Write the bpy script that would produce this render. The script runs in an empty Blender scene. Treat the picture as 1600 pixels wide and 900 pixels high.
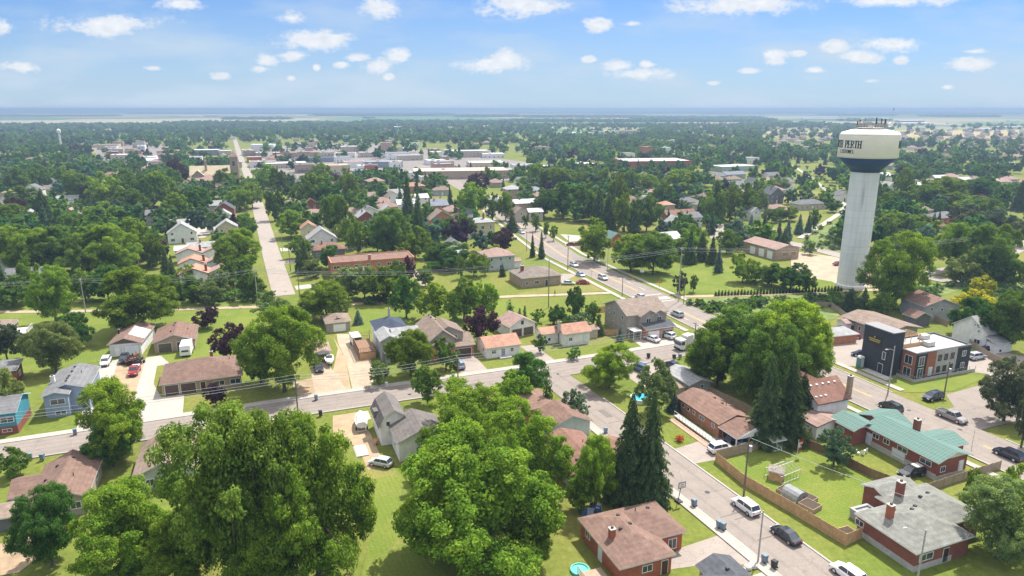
import bpy, math, random
import numpy as np
from mathutils import Vector, Matrix
from mathutils.geometry import tessellate_polygon
R = math.radians
SC = bpy.context.scene
COL = SC.collection
# ------------------------------------------------------------------ camera
F = 1066.7; H = 60.0; PITCH = math.atan(280 / F); SP, CP = math.sin(PITCH), math.cos(PITCH)
cam = bpy.data.cameras.new('camera'); cam.lens = 24.0; cam.sensor_width = 36.0
cam.clip_start = 1.0; cam.clip_end = 60000
camo = bpy.data.objects.new('camera', cam); COL.objects.link(camo)
camo.location = (0, 0, H); camo.rotation_euler = (math.pi / 2 - PITCH, 0, 0)
SC.camera = camo
# ------------------------------------------------------------------ light
SUN_AZ, SUN_EL = R(34), R(60)
sd = Vector((math.sin(SUN_AZ) * math.cos(SUN_EL), math.cos(SUN_AZ) * math.cos(SUN_EL), math.sin(SUN_EL)))
sun = bpy.data.lights.new('sun', 'SUN'); sun.energy = 5.0; sun.angle = R(0.6); sun.color = (1.0, .955, .88)
suno = bpy.data.objects.new('sun', sun); COL.objects.link(suno); suno.rotation_euler = sd.to_track_quat('Z', 'Y').to_euler()
suno.location = (0, 0, 200)
SC.view_settings.view_transform = 'Standard'; SC.view_settings.look = 'None'
SC.view_settings.exposure = 0.64; SC.view_settings.gamma = 1.0
SC.render.resolution_x = 1024; SC.render.resolution_y = 576
SC.render.engine = 'CYCLES'
try:
    SC.cycles.volume_bounces = 0; SC.cycles.max_bounces = 6; SC.cycles.transparent_max_bounces = 8
    SC.cycles.diffuse_bounces = 3; SC.cycles.glossy_bounces = 2; SC.cycles.transmission_bounces = 2
except Exception: pass

def G(x, y, z=0.0):
    "point of the plane at height z seen at that spot of the 1600x900 picture"
    u = (x - 800) / F; v = (y - 450) / F
    d = (H - z) / (SP + v * CP)
    return (u * d, d * (CP - v * SP))
def hgt(Y, ytop):
    v = (ytop - 450) / F
    return H - Y * (SP + v * CP) / (CP - v * SP)
def PX(X, Y, z=0.0):
    d = Y * CP + (H - z) * SP
    return (800 + F * X / d, 450 + F * ((H - z) * CP - Y * SP) / d)
def depth(Y, z=0): return Y * CP + (H - z) * SP

# ------------------------------------------------------------------ world: sky and clouds
W = bpy.data.worlds.new('World'); SC.world = W; W.use_nodes = True
nt = W.node_tree; nt.nodes.clear(); N = nt.nodes.new; LK = nt.links.new
out = N('ShaderNodeOutputWorld'); bg = N('ShaderNodeBackground'); LK(bg.outputs[0], out.inputs[0])
sky = N('ShaderNodeTexSky'); sky.sky_type = 'NISHITA'; sky.sun_disc = False
sky.sun_elevation = SUN_EL; sky.sun_rotation = SUN_AZ; sky.altitude = 300
sky.air_density = 1.0; sky.dust_density = 0.35; sky.ozone_density = 3.0
bg.inputs[1].default_value = 0.13
def vm(op, a=None, b=None):
    n = N('ShaderNodeVectorMath'); n.operation = op
    for i, q in enumerate((a, b)):
        if q is None: continue
        if isinstance(q, tuple): n.inputs[i].default_value = q
        else: LK(q, n.inputs[i])
    return n
def mth(op, a, b=None, c=None, clamp=False):
    n = N('ShaderNodeMath'); n.operation = op; n.use_clamp = clamp
    for i, q in enumerate((a, b, c)):
        if q is None: continue
        if isinstance(q, (int, float)): n.inputs[i].default_value = q
        else: LK(q, n.inputs[i])
    return n.outputs[0]
tc = N('ShaderNodeTexCoord'); sx = N('ShaderNodeSeparateXYZ'); LK(tc.outputs['Generated'], sx.inputs[0])
yc = mth('MAXIMUM', sx.outputs[1], 0.02)
cu = mth('DIVIDE', sx.outputs[0], yc); cv = mth('DIVIDE', sx.outputs[2], yc)
cb = N('ShaderNodeCombineXYZ'); LK(cu, cb.inputs[0]); LK(cv, cb.inputs[1])
sc_ = vm('MULTIPLY', cb.outputs[0], (1.0, 1.7, 1.0))
nz = N('ShaderNodeTexNoise'); nz.inputs['Scale'].default_value = 21; nz.inputs['Detail'].default_value = 7; nz.inputs['Roughness'].default_value = .6
LK(sc_.outputs[0], nz.inputs['Vector'])
nz2 = N('ShaderNodeTexNoise'); nz2.inputs['Scale'].default_value = 60; nz2.inputs['Detail'].default_value = 5
LK(sc_.outputs[0], nz2.inputs['Vector'])
CL = [(165,40,78,15),(455,28,24,9),(283,6,34,8),(494,63,58,14),(520,60,36,9),(458,87,22,7),(417,94,15,9),(408,108,15,5),(350,118,17,7),
(240,107,14,4),(592,10,32,14),(495,106,6,5),(532,102,12,5),(562,90,20,6),(587,102,23,10),(623,87,19,11),(455,122,8,4),(608,120,9,5),
(815,8,62,15),(768,101,52,11),(790,92,28,13),(935,36,22,10),(988,37,18,4),(1155,6,92,15),(1130,12,60,10),(1395,1,92,8),(919,93,12,5),(967,102,24,8),
(1011,101,13,5),(1005,115,44,8),(1207,86,19,7),(1212,96,15,6),(1249,83,13,5),(1301,72,23,8),(1389,69,50,10),(1347,89,26,9),
(1408,95,10,6),(1170,110,17,4),(1275,110,16,5),(1115,130,10,3),(1360,127,12,4),(1518,100,38,11),(1525,80,20,4),(1480,136,10,4),(30,105,30,8),
(5,42,20,10),(900,-30,60,14),(300,-60,80,20),(1700,60,60,14),(-90,70,60,14),(1800,100,50,10),(700,-90,90,22),(1300,-80,90,20)]
best = None
for (x, y, a, b) in CL:
    uu = (x - 800) / F; vv = (y - 450) / F; Yd = CP - vv * SP
    m = vm('SUBTRACT', cb.outputs[0], (uu / Yd, (-SP - vv * CP) / Yd, 0))
    s = vm('MULTIPLY', m.outputs[0], (F * 1.04 / a, F * 1.0 / b, 0))
    l = N('ShaderNodeVectorMath'); l.operation = 'LENGTH'; LK(s.outputs[0], l.inputs[0])
    best = l.outputs['Value'] if best is None else mth('MINIMUM', best, l.outputs['Value'])
n1 = mth('MULTIPLY', mth('SUBTRACT', nz.outputs[0], .5), 2.6)
n2 = mth('MULTIPLY', mth('SUBTRACT', nz2.outputs[0], .5), 1.1)
nz5 = N('ShaderNodeTexNoise'); nz5.inputs['Scale'].default_value = 150; nz5.inputs['Detail'].default_value = 4; LK(sc_.outputs[0], nz5.inputs['Vector'])
q = mth('ADD', mth('ADD', mth('ADD', best, n1), n2), mth('MULTIPLY', mth('SUBTRACT', nz5.outputs[0], .5), .7))
mr = N('ShaderNodeMapRange'); mr.interpolation_type = 'SMOOTHSTEP'; LK(q, mr.inputs[0])
mr.inputs[1].default_value = 1.3; mr.inputs[2].default_value = 0.35; mr.inputs[3].default_value = 0; mr.inputs[4].default_value = .96
# thin veil
nz3 = N('ShaderNodeTexNoise'); nz3.inputs['Scale'].default_value = 5; nz3.inputs['Detail'].default_value = 6
s3 = vm('MULTIPLY', cb.outputs[0], (1.0, 4.0, 1.0)); LK(s3.outputs[0], nz3.inputs['Vector'])
veil = mth('MULTIPLY', mth('SUBTRACT', nz3.outputs[0], .45, clamp=True), 1.8)
low = N('ShaderNodeMapRange'); LK(cv, low.inputs[0]); low.inputs[1].default_value = 0.20; low.inputs[2].default_value = -0.02
low.inputs[3].default_value = 0.0; low.inputs[4].default_value = 0.85
mx0 = N('ShaderNodeMix'); mx0.data_type = 'RGBA'; LK(mth('ADD', veil, low.outputs[0], clamp=True), mx0.inputs[0])
tint = N('ShaderNodeMix'); tint.data_type = 'RGBA'; tint.blend_type = 'MULTIPLY'; tint.inputs[0].default_value = 1
LK(sky.outputs[0], tint.inputs[6]); tint.inputs[7].default_value = (.24, .41, .66, 1)
LK(tint.outputs[2], mx0.inputs[6]); mx0.inputs[7].default_value = (2.95, 3.62, 4.35, 1)
mx1 = N('ShaderNodeMix'); mx1.data_type = 'RGBA'; LK(mr.outputs[0], mx1.inputs[0]); LK(mx0.outputs[2], mx1.inputs[6])
cr = N('ShaderNodeMix'); cr.data_type = 'RGBA'; LK(nz2.outputs[0], cr.inputs[0]); cr.inputs[6].default_value = (3.1, 3.5, 4.1, 1); cr.inputs[7].default_value = (5.4, 5.4, 5.4, 1)
LK(cr.outputs[2], mx1.inputs[7])
# broken bright cloud added overhead, out of view, to lift and whiten the shadows
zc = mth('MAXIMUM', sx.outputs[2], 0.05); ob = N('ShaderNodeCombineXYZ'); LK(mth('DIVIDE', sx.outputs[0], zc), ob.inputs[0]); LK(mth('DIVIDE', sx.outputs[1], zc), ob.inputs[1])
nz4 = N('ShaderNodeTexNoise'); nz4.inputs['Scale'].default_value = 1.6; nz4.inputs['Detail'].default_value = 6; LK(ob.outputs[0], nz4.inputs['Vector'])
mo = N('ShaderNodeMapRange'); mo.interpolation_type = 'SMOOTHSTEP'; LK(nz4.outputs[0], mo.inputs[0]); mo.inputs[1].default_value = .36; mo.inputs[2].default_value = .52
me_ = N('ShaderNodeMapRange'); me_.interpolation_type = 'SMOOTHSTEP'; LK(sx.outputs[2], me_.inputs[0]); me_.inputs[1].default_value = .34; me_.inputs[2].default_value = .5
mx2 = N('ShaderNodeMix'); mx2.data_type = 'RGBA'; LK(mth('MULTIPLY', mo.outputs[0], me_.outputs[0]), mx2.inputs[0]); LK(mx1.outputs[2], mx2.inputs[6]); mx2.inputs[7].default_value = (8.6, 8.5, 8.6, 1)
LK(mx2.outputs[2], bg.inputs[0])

# ------------------------------------------------------------------ materials
MATS = {}
def hexc(h):
    h = h.lstrip('#'); v = [int(h[i:i + 2], 16) / 255 for i in (0, 2, 4)]
    return tuple(x / 12.92 if x <= .04045 else ((x + .055) / 1.055) ** 2.4 for x in v)
def newmat(name):
    m = bpy.data.materials.new(name); m.use_nodes = True
    t = m.node_tree; t.nodes.clear()
    o = t.nodes.new('ShaderNodeOutputMaterial'); b = t.nodes.new('ShaderNodeBsdfPrincipled'); t.links.new(b.outputs[0], o.inputs[0])
    return m, t, b
def plain(name, c, rough=.6, metal=0.0, var=.12, scale=1.5, spec=.4, fine=0.0):
    "procedural colour with soft mottling in object space"
    if name in MATS: return MATS[name]
    m, t, b = newmat(name)
    tc = t.nodes.new('ShaderNodeTexCoord'); n = t.nodes.new('ShaderNodeTexNoise')
    n.inputs['Scale'].default_value = scale; n.inputs['Detail'].default_value = 5; n.inputs['Roughness'].default_value = .65
    t.links.new(tc.outputs['Object'], n.inputs['Vector'])
    mr = t.nodes.new('ShaderNodeMapRange'); mr.inputs[1].default_value = .3; mr.inputs[2].default_value = .7
    mr.inputs[3].default_value = 1 - var; mr.inputs[4].default_value = 1 + var; t.links.new(n.outputs[0], mr.inputs[0])
    mx = t.nodes.new('ShaderNodeMix'); mx.data_type = 'RGBA'; mx.blend_type = 'MULTIPLY'; mx.inputs[0].default_value = 1
    mx.inputs[6].default_value = (*c, 1); t.links.new(mr.outputs[0], mx.inputs[7]); t.links.new(mx.outputs[2], b.inputs['Base Color'])
    b.inputs['Roughness'].default_value = rough; b.inputs['Metallic'].default_value = metal
    b.inputs['Specular IOR Level'].default_value = spec
    MATS[name] = m; return m
def roofmat(c, metal=False):
    key = 'roof_%.3f_%.3f_%.3f' % c
    if key in MATS: return MATS[key]
    m, t, b = newmat(key); L = t.links.new; NN = t.nodes.new
    tc = NN('ShaderNodeTexCoord')
    n1 = NN('ShaderNodeTexNoise'); n1.inputs['Scale'].default_value = .55; n1.inputs['Detail'].default_value = 6; n1.inputs['Roughness'].default_value = .7
    n2 = NN('ShaderNodeTexNoise'); n2.inputs['Scale'].default_value = 7; n2.inputs['Detail'].default_value = 3
    L(tc.outputs['Object'], n1.inputs['Vector']); L(tc.outputs['Object'], n2.inputs['Vector'])
    w = NN('ShaderNodeTexWave'); w.wave_type = 'BANDS'; w.bands_direction = 'Z'; w.inputs['Scale'].default_value = 1.1 if not metal else 1.6
    w.inputs['Distortion'].default_value = 1.2; w.inputs['Detail Scale'].default_value = 3; L(tc.outputs['Object'], w.inputs['Vector'])
    def rng(src, lo, hi, a=.3, bb=.7):
        r = NN('ShaderNodeMapRange'); r.inputs[1].default_value = a; r.inputs[2].default_value = bb; r.inputs[3].default_value = lo; r.inputs[4].default_value = hi; L(src, r.inputs[0]); return r.outputs[0]
    def mul(a_, b_):
        q = NN('ShaderNodeMath'); q.operation = 'MULTIPLY'; L(a_, q.inputs[0]); L(b_, q.inputs[1]); return q.outputs[0]
    n3 = NN('ShaderNodeTexNoise'); n3.inputs['Scale'].default_value = 1; n3.inputs['Detail'].default_value = 5; mp = NN('ShaderNodeMapping'); mp.inputs['Scale'].default_value = (1.6, 1.6, .12); L(tc.outputs['Object'], mp.inputs[0]); L(mp.outputs[0], n3.inputs['Vector'])
    f = mul(mul(mul(rng(n1.outputs[0], .78, 1.2), rng(n2.outputs[0], .85, 1.15)), rng(w.outputs[0], .93, 1.05, 0, 1)), rng(n3.outputs[0], .84, 1.1))
    oi = NN('ShaderNodeObjectInfo'); f = mul(f, rng(oi.outputs['Random'], .92, 1.1, 0, 1))
    mx = NN('ShaderNodeMix'); mx.data_type = 'RGBA'; mx.blend_type = 'MULTIPLY'; mx.inputs[0].default_value = 1
    mx.inputs[6].default_value = (*c, 1); L(f, mx.inputs[7]); L(mx.outputs[2], b.inputs['Base Color'])
    b.inputs['Roughness'].default_value = .45 if metal else .92; b.inputs['Specular IOR Level'].default_value = .5 if metal else .2
    bp = NN('ShaderNodeBump'); bp.inputs['Strength'].default_value = .35; bp.inputs['Distance'].default_value = .05; L(n2.outputs[0], bp.inputs['Height']); L(bp.outputs[0], b.inputs['Normal'])
    MATS[key] = m; return m
def sheetroof():
    "ribbed painted sheet metal, teal green with pale seams"
    if 'sheet' in MATS: return MATS['sheet']
    m, t, b = newmat('green_sheet_roof'); L = t.links.new; NN = t.nodes.new
    tc = NN('ShaderNodeTexCoord'); br = NN('ShaderNodeTexBrick'); br.offset = 0
    L(tc.outputs['Object'], br.inputs['Vector']); br.inputs['Scale'].default_value = 1
    br.inputs['Color1'].default_value = (.065, .160, .128, 1); br.inputs['Color2'].default_value = (.08, .19, .155, 1); br.inputs['Mortar'].default_value = (.20, .27, .25, 1)
    br.inputs['Mortar Size'].default_value = .05; br.inputs['Brick Width'].default_value = .9; br.inputs['Row Height'].default_value = .55
    n = NN('ShaderNodeTexNoise'); n.inputs['Scale'].default_value = .7; n.inputs['Detail'].default_value = 5; L(tc.outputs['Object'], n.inputs['Vector'])
    mx = NN('ShaderNodeMix'); mx.data_type = 'RGBA'; L(n.outputs[0], mx.inputs[0]); L(br.outputs[0], mx.inputs[6]); mx.inputs[7].default_value = (.12, .18, .16, 1)
    L(mx.outputs[2], b.inputs['Base Color']); b.inputs['Roughness'].default_value = .8; b.inputs['Specular IOR Level'].default_value = .2
    MATS['sheet'] = m; return m
def wallmat(c, kind='siding'):
    key = kind + '_%.3f_%.3f_%.3f' % c
    if key in MATS: return MATS[key]
    m, t, b = newmat(key); L = t.links.new; NN = t.nodes.new
    tc = NN('ShaderNodeTexCoord')
    if kind == 'siding':
        w = NN('ShaderNodeTexWave'); w.bands_direction = 'Z'; w.wave_profile = 'SAW'; w.inputs['Scale'].default_value = 1.25; L(tc.outputs['Object'], w.inputs['Vector'])
        fac = w.outputs[0]; lo, hi = .86, 1.04
    else:
        sep = NN('ShaderNodeSeparateXYZ'); L(tc.outputs['Object'], sep.inputs[0])
        ad = NN('ShaderNodeMath'); L(sep.outputs[0], ad.inputs[0]); L(sep.outputs[1], ad.inputs[1])
        cmb = NN('ShaderNodeCombineXYZ'); L(ad.outputs[0], cmb.inputs[0]); L(sep.outputs[2], cmb.inputs[1])
        br = NN('ShaderNodeTexBrick'); L(cmb.outputs[0], br.inputs['Vector']); br.inputs['Scale'].default_value = 1
        br.inputs['Brick Width'].default_value = .42; br.inputs['Row Height'].default_value = .16; br.inputs['Mortar Size'].default_value = .018
        br.inputs['Color1'].default_value = (1, 1, 1, 1); br.inputs['Color2'].default_value = (.45, .45, .45, 1); br.inputs['Mortar'].default_value = (.9, .9, .9, 1)
        fac = br.outputs[0]; lo, hi = .7, 1.12
    n = NN('ShaderNodeTexNoise'); n.inputs['Scale'].default_value = .9; n.inputs['Detail'].default_value = 6; L(tc.outputs['Object'], n.inputs['Vector'])
    r1 = NN('ShaderNodeMapRange'); r1.inputs[3].default_value = lo; r1.inputs[4].default_value = hi; L(fac, r1.inputs[0])
    r2 = NN('ShaderNodeMapRange'); r2.inputs[1].default_value = .3; r2.inputs[2].default_value = .7; r2.inputs[3].default_value = .86; r2.inputs[4].default_value = 1.1; L(n.outputs[0], r2.inputs[0])
    mu = NN('ShaderNodeMath'); mu.operation = 'MULTIPLY'; L(r1.outputs[0], mu.inputs[0]); L(r2.outputs[0], mu.inputs[1])
    mx = NN('ShaderNodeMix'); mx.data_type = 'RGBA'; mx.blend_type = 'MULTIPLY'; mx.inputs[0].default_value = 1; mx.inputs[6].default_value = (*c, 1)
    L(mu.outputs[0], mx.inputs[7]); L(mx.outputs[2], b.inputs['Base Color']); b.inputs['Roughness'].default_value = .8; b.inputs['Specular IOR Level'].default_value = .25
    MATS[key] = m; return m
def foliage_mat(name, use_attr=False):
    m, t, b = newmat(name); L = t.links.new; NN = t.nodes.new
    o = t.nodes['Material Output']
    t.nodes.remove(b)
    gm = NN('ShaderNodeNewGeometry'); tc = NN('ShaderNodeTexCoord'); oi = NN('ShaderNodeObjectInfo')
    n = NN('ShaderNodeTexNoise'); n.inputs['Scale'].default_value = 6 if not use_attr else .12; n.inputs['Detail'].default_value = 3; L(tc.outputs['Object'], n.inputs['Vector'])
    hs = NN('ShaderNodeHueSaturation')
    if use_attr:
        at = NN('ShaderNodeAttribute'); at.attribute_name = 'tint'; L(at.outputs['Color'], hs.inputs['Color'])
    else: L(oi.outputs['Color'], hs.inputs['Color'])
    v1 = NN('ShaderNodeMapRange'); v1.inputs[3].default_value = .62; v1.inputs[4].default_value = 1.45; L(gm.outputs['Random Per Island'], v1.inputs[0])
    v2 = NN('ShaderNodeMapRange'); v2.inputs[1].default_value = .3; v2.inputs[2].default_value = .7; v2.inputs[3].default_value = .72; v2.inputs[4].default_value = 1.3; L(n.outputs[0], v2.inputs[0])
    mu = NN('ShaderNodeMath'); mu.operation = 'MULTIPLY'; L(v1.outputs[0], mu.inputs[0]); L(v2.outputs[0], mu.inputs[1]); L(mu.outputs[0], hs.inputs['Value'])
    hr = NN('ShaderNodeMapRange'); hr.inputs[1].default_value = .3; hr.inputs[2].default_value = .7; hr.inputs[3].default_value = .515; hr.inputs[4].default_value = .485; L(n.outputs[0], hr.inputs[0]); L(hr.outputs[0], hs.inputs['Hue'])
    d = NN('ShaderNodeBsdfDiffuse'); tr = NN('ShaderNodeBsdfTranslucent'); L(hs.outputs[0], d.inputs[0])
    yl = NN('ShaderNodeMix'); yl.data_type = 'RGBA'; yl.blend_type = 'MULTIPLY'; yl.inputs[0].default_value = 1; L(hs.outputs[0], yl.inputs[6]); yl.inputs[7].default_value = (1.5, 1.35, .6, 1); L(yl.outputs[2], tr.inputs[0])
    mx = NN('ShaderNodeMixShader'); mx.inputs[0].default_value = .45; L(d.outputs[0], mx.inputs[1]); L(tr.outputs[0], mx.inputs[2])
    L(mx.outputs[0], o.inputs[0]); return m
M_LEAF = foliage_mat('foliage'); M_LEAFS = foliage_mat('far_foliage', True)
M_BARK = plain('bark', (.12, .095, .07), .95, var=.35, scale=3)
M_GLASS = plain('window_glass', (.035, .045, .055), .08, var=.2, spec=.8)
M_WHITE = plain('white_paint', (.72, .72, .70), .5, var=.05)
M_OFFW = plain('off_white_paint', (.55, .54, .50), .6, var=.08)
M_DARK = plain('dark_trim', (.03, .03, .033), .6)
M_BROWNT = plain('brown_trim', (.10, .06, .045), .6)
M_RUB = plain('rubber', (.018, .018, .018), .8)
M_CHROME = plain('bright_metal', (.6, .6, .62), .3, metal=.9, var=.05)
M_STEEL = plain('galvanised_steel', (.42, .43, .44), .45, metal=.5, var=.1)
M_WOODP = plain('weathered_pole_wood', (.16, .13, .10), .9, var=.25, scale=4)
M_POLEG = plain('grey_pole', (.36, .35, .33), .8, var=.12)
M_CONC = plain('concrete', (.42, .40, .37), .85, var=.14, scale=1.2)
M_RED = plain('red_lamp', (.45, .02, .015), .3)
M_LAMP = plain('lamp_glass', (.7, .7, .68), .15)
M_WIRE = plain('wire', (.42, .43, .44), .5)
M_CARPET = {}
# car paint takes the object's own colour
def paintmat():
    m, t, b = newmat('car_paint'); oi = t.nodes.new('ShaderNodeObjectInfo'); t.links.new(oi.outputs['Color'], b.inputs['Base Color'])
    n = t.nodes.new('ShaderNodeTexNoise'); n.inputs['Scale'].default_value = 3
    r = t.nodes.new('ShaderNodeMapRange'); r.inputs[3].default_value = .22; r.inputs[4].default_value = .38; t.links.new(n.outputs[0], r.inputs[0]); t.links.new(r.outputs[0], b.inputs['Roughness'])
    b.inputs['Metallic'].default_value = .15; b.inputs['Coat Weight'].default_value = .5; return m
M_PAINT = paintmat()

# ------------------------------------------------------------------ mesh helpers
class MB:
    def __init__(s): s.v = []; s.f = []; s.m = []
    def add(s, vs, fs, mi=0):
        o = len(s.v); s.v += [tuple(p) for p in vs]; s.f += [tuple(i + o for i in f) for f in fs]; s.m += [mi] * len(fs); return s
    def box(s, x0, y0, z0, x1, y1, z1, mi=0):
        return s.add([(x0,y0,z0),(x1,y0,z0),(x1,y1,z0),(x0,y1,z0),(x0,y0,z1),(x1,y0,z1),(x1,y1,z1),(x0,y1,z1)],
                     [(0,3,2,1),(4,5,6,7),(0,1,5,4),(1,2,6,5),(2,3,7,6),(3,0,4,7)], mi)
    def prism(s, pts, z0, z1, mi=0, mtop=None):
        n = len(pts); o = len(s.v)
        s.v += [(p[0], p[1], z0) for p in pts] + [(p[0], p[1], z1) for p in pts]
        s.f.append(tuple(o + i for i in range(n - 1, -1, -1))); s.m.append(mi)
        s.f.append(tuple(o + n + i for i in range(n))); s.m.append(mi if mtop is None else mtop)
        for i in range(n):
            j = (i + 1) % n; s.f.append((o + i, o + j, o + n + j, o + n + i)); s.m.append(mi)
        return s
    def cyl(s, a, b, r0, r1=None, n=10, mi=0, cap=True):
        r1 = r0 if r1 is None else r1; a = Vector(a); b = Vector(b); d = (b - a).normalized()
        t = d.orthogonal().normalized(); u = d.cross(t); o = len(s.v)
        for (c, r) in ((a, r0), (b, r1)):
            for i in range(n):
                an = 2 * math.pi * i / n; s.v.append(tuple(c + (t * math.cos(an) + u * math.sin(an)) * r))
        for i in range(n):
            j = (i + 1) % n; s.f.append((o + i, o + j, o + n + j, o + n + i)); s.m.append(mi)
        if cap:
            s.f.append(tuple(o + i for i in range(n - 1, -1, -1))); s.m.append(mi); s.f.append(tuple(o + n + i for i in range(n))); s.m.append(mi)
        return s
    def loft(s, rings, mi=0, cap=True):
        o = len(s.v); n = len(rings[0])
        for r in rings: s.v += [tuple(p) for p in r]
        for k in range(len(rings) - 1):
            for i in range(n):
                j = (i + 1) % n; s.f.append((o + k * n + i, o + k * n + j, o + (k + 1) * n + j, o + (k + 1) * n + i)); s.m.append(mi)
        if cap:
            s.f.append(tuple(o + i for i in range(n - 1, -1, -1))); s.m.append(mi); e = o + (len(rings) - 1) * n
            s.f.append(tuple(e + i for i in range(n))); s.m.append(mi)
        return s
    def lathe(s, prof, cx=0, cy=0, n=48, mi=0):
        rings = [[(cx + r * math.cos(2 * math.pi * i / n), cy + r * math.sin(2 * math.pi * i / n), z) for i in range(n)] for (r, z) in prof]
        return s.loft(rings, mi)
    def mesh(s, name, mats, smooth=False):
        me = bpy.data.meshes.new(name); me.from_pydata(s.v, [], s.f)
        for m in (mats if isinstance(mats, (list, tuple)) else [mats]): me.materials.append(m)
        if any(s.m): me.polygons.foreach_set('material_index', s.m)
        if smooth: me.polygons.foreach_set('use_smooth', [True] * len(s.f))
        me.update(); return me
def obj(name, mb, mats=None, parent=None, smooth=False, loc=None, rz=0.0):
    me = mb.mesh(name, mats, smooth) if isinstance(mb, MB) else mb
    o = bpy.data.objects.new(name, me); COL.objects.link(o)
    if parent is not None: o.parent = parent
    if loc is not None: o.location = loc
    if rz: o.rotation_euler = (0, 0, rz)
    return o
def tag(o, label, cat, group=None):
    o['label'] = label; o['category'] = cat
    if group: o['group'] = group
    return o
def struct(o, kind='structure'): o['kind'] = kind; return o
def thing(name, label, cat, loc, rz=0.0, group=None):
    o = bpy.data.objects.new(name, None); COL.objects.link(o); o.location = loc; o.rotation_euler = (0, 0, rz); o.empty_display_size = .5
    return tag(o, label, cat, group)
def kids(o): return [c for c in o.children]
def copy_tree(o, parent=None):
    c = o.copy(); COL.objects.link(c)
    if parent is not None: c.parent = parent
    for ch in CH.get(o.name, []): copy_tree(ch, c)
    return c
CH = {}
def reg(root):
    "remember children for cheap copying"
    CH.clear(); st = [root]
    allo = {}
    for ob in COL.objects:
        if ob.parent: allo.setdefault(ob.parent.name, []).append(ob)
    CH.update(allo)
def sheet(name, pts, z, m, world=False, kind='structure'):
    P = [(p if world else G(*p)) for p in pts]
    tri = tessellate_polygon([[Vector((p[0], p[1], 0)) for p in P]])
    mb = MB(); mb.add([(p[0], p[1], z) for p in P], [tuple(t) for t in tri])
    me = mb.mesh(name, m)
    # make sure the faces look up
    for p in me.polygons:
        if p.normal.z < 0: p.flip()
    o = obj(name, me); o['kind'] = kind; return o
def offset(line, d):
    out = []
    for i, p in enumerate(line):
        a = Vector(line[max(i - 1, 0)]); b = Vector(line[min(i + 1, len(line) - 1)]); t = (b - a).normalized(); n = Vector((-t.y, t.x))
        out.append((p[0] + n.x * d, p[1] + n.y * d))
    return out
def ribbon(mb, line, d0, d1, z0, z1, mi=0):
    "strip between two offsets of a line; z1>z0 makes it a raised kerb or walk"
    A = offset(line, d0); B = offset(line, d1)
    if d0 > d1: A, B = B, A
    for i in range(len(line) - 1):
        a, b, c, d = A[i], A[i + 1], B[i + 1], B[i]
        if z1 > z0: 
            mb.add([(a[0],a[1],z0),(b[0],b[1],z0),(c[0],c[1],z0),(d[0],d[1],z0),(a[0],a[1],z1),(b[0],b[1],z1),(c[0],c[1],z1),(d[0],d[1],z1)],
                   [(4,5,6,7),(0,1,5,4),(2,3,7,6)] + ([(3,0,4,7)] if i == 0 else []) + ([(1,2,6,5)] if i == len(line) - 2 else []), mi)
        else: mb.add([(a[0],a[1],z1),(b[0],b[1],z1),(c[0],c[1],z1),(d[0],d[1],z1)], [(0,1,2,3)], mi)
    return mb
def dens(line, step=8.0):
    out = []
    for a, b in zip(line[:-1], line[1:]):
        n = max(1, int(math.dist(a, b) / step))
        out += [(a[0] + (b[0] - a[0]) * i / n, a[1] + (b[1] - a[1]) * i / n) for i in range(n)]
    return out + [line[-1]]
GA = R(21)   # bearing of the town's street grid
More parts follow.
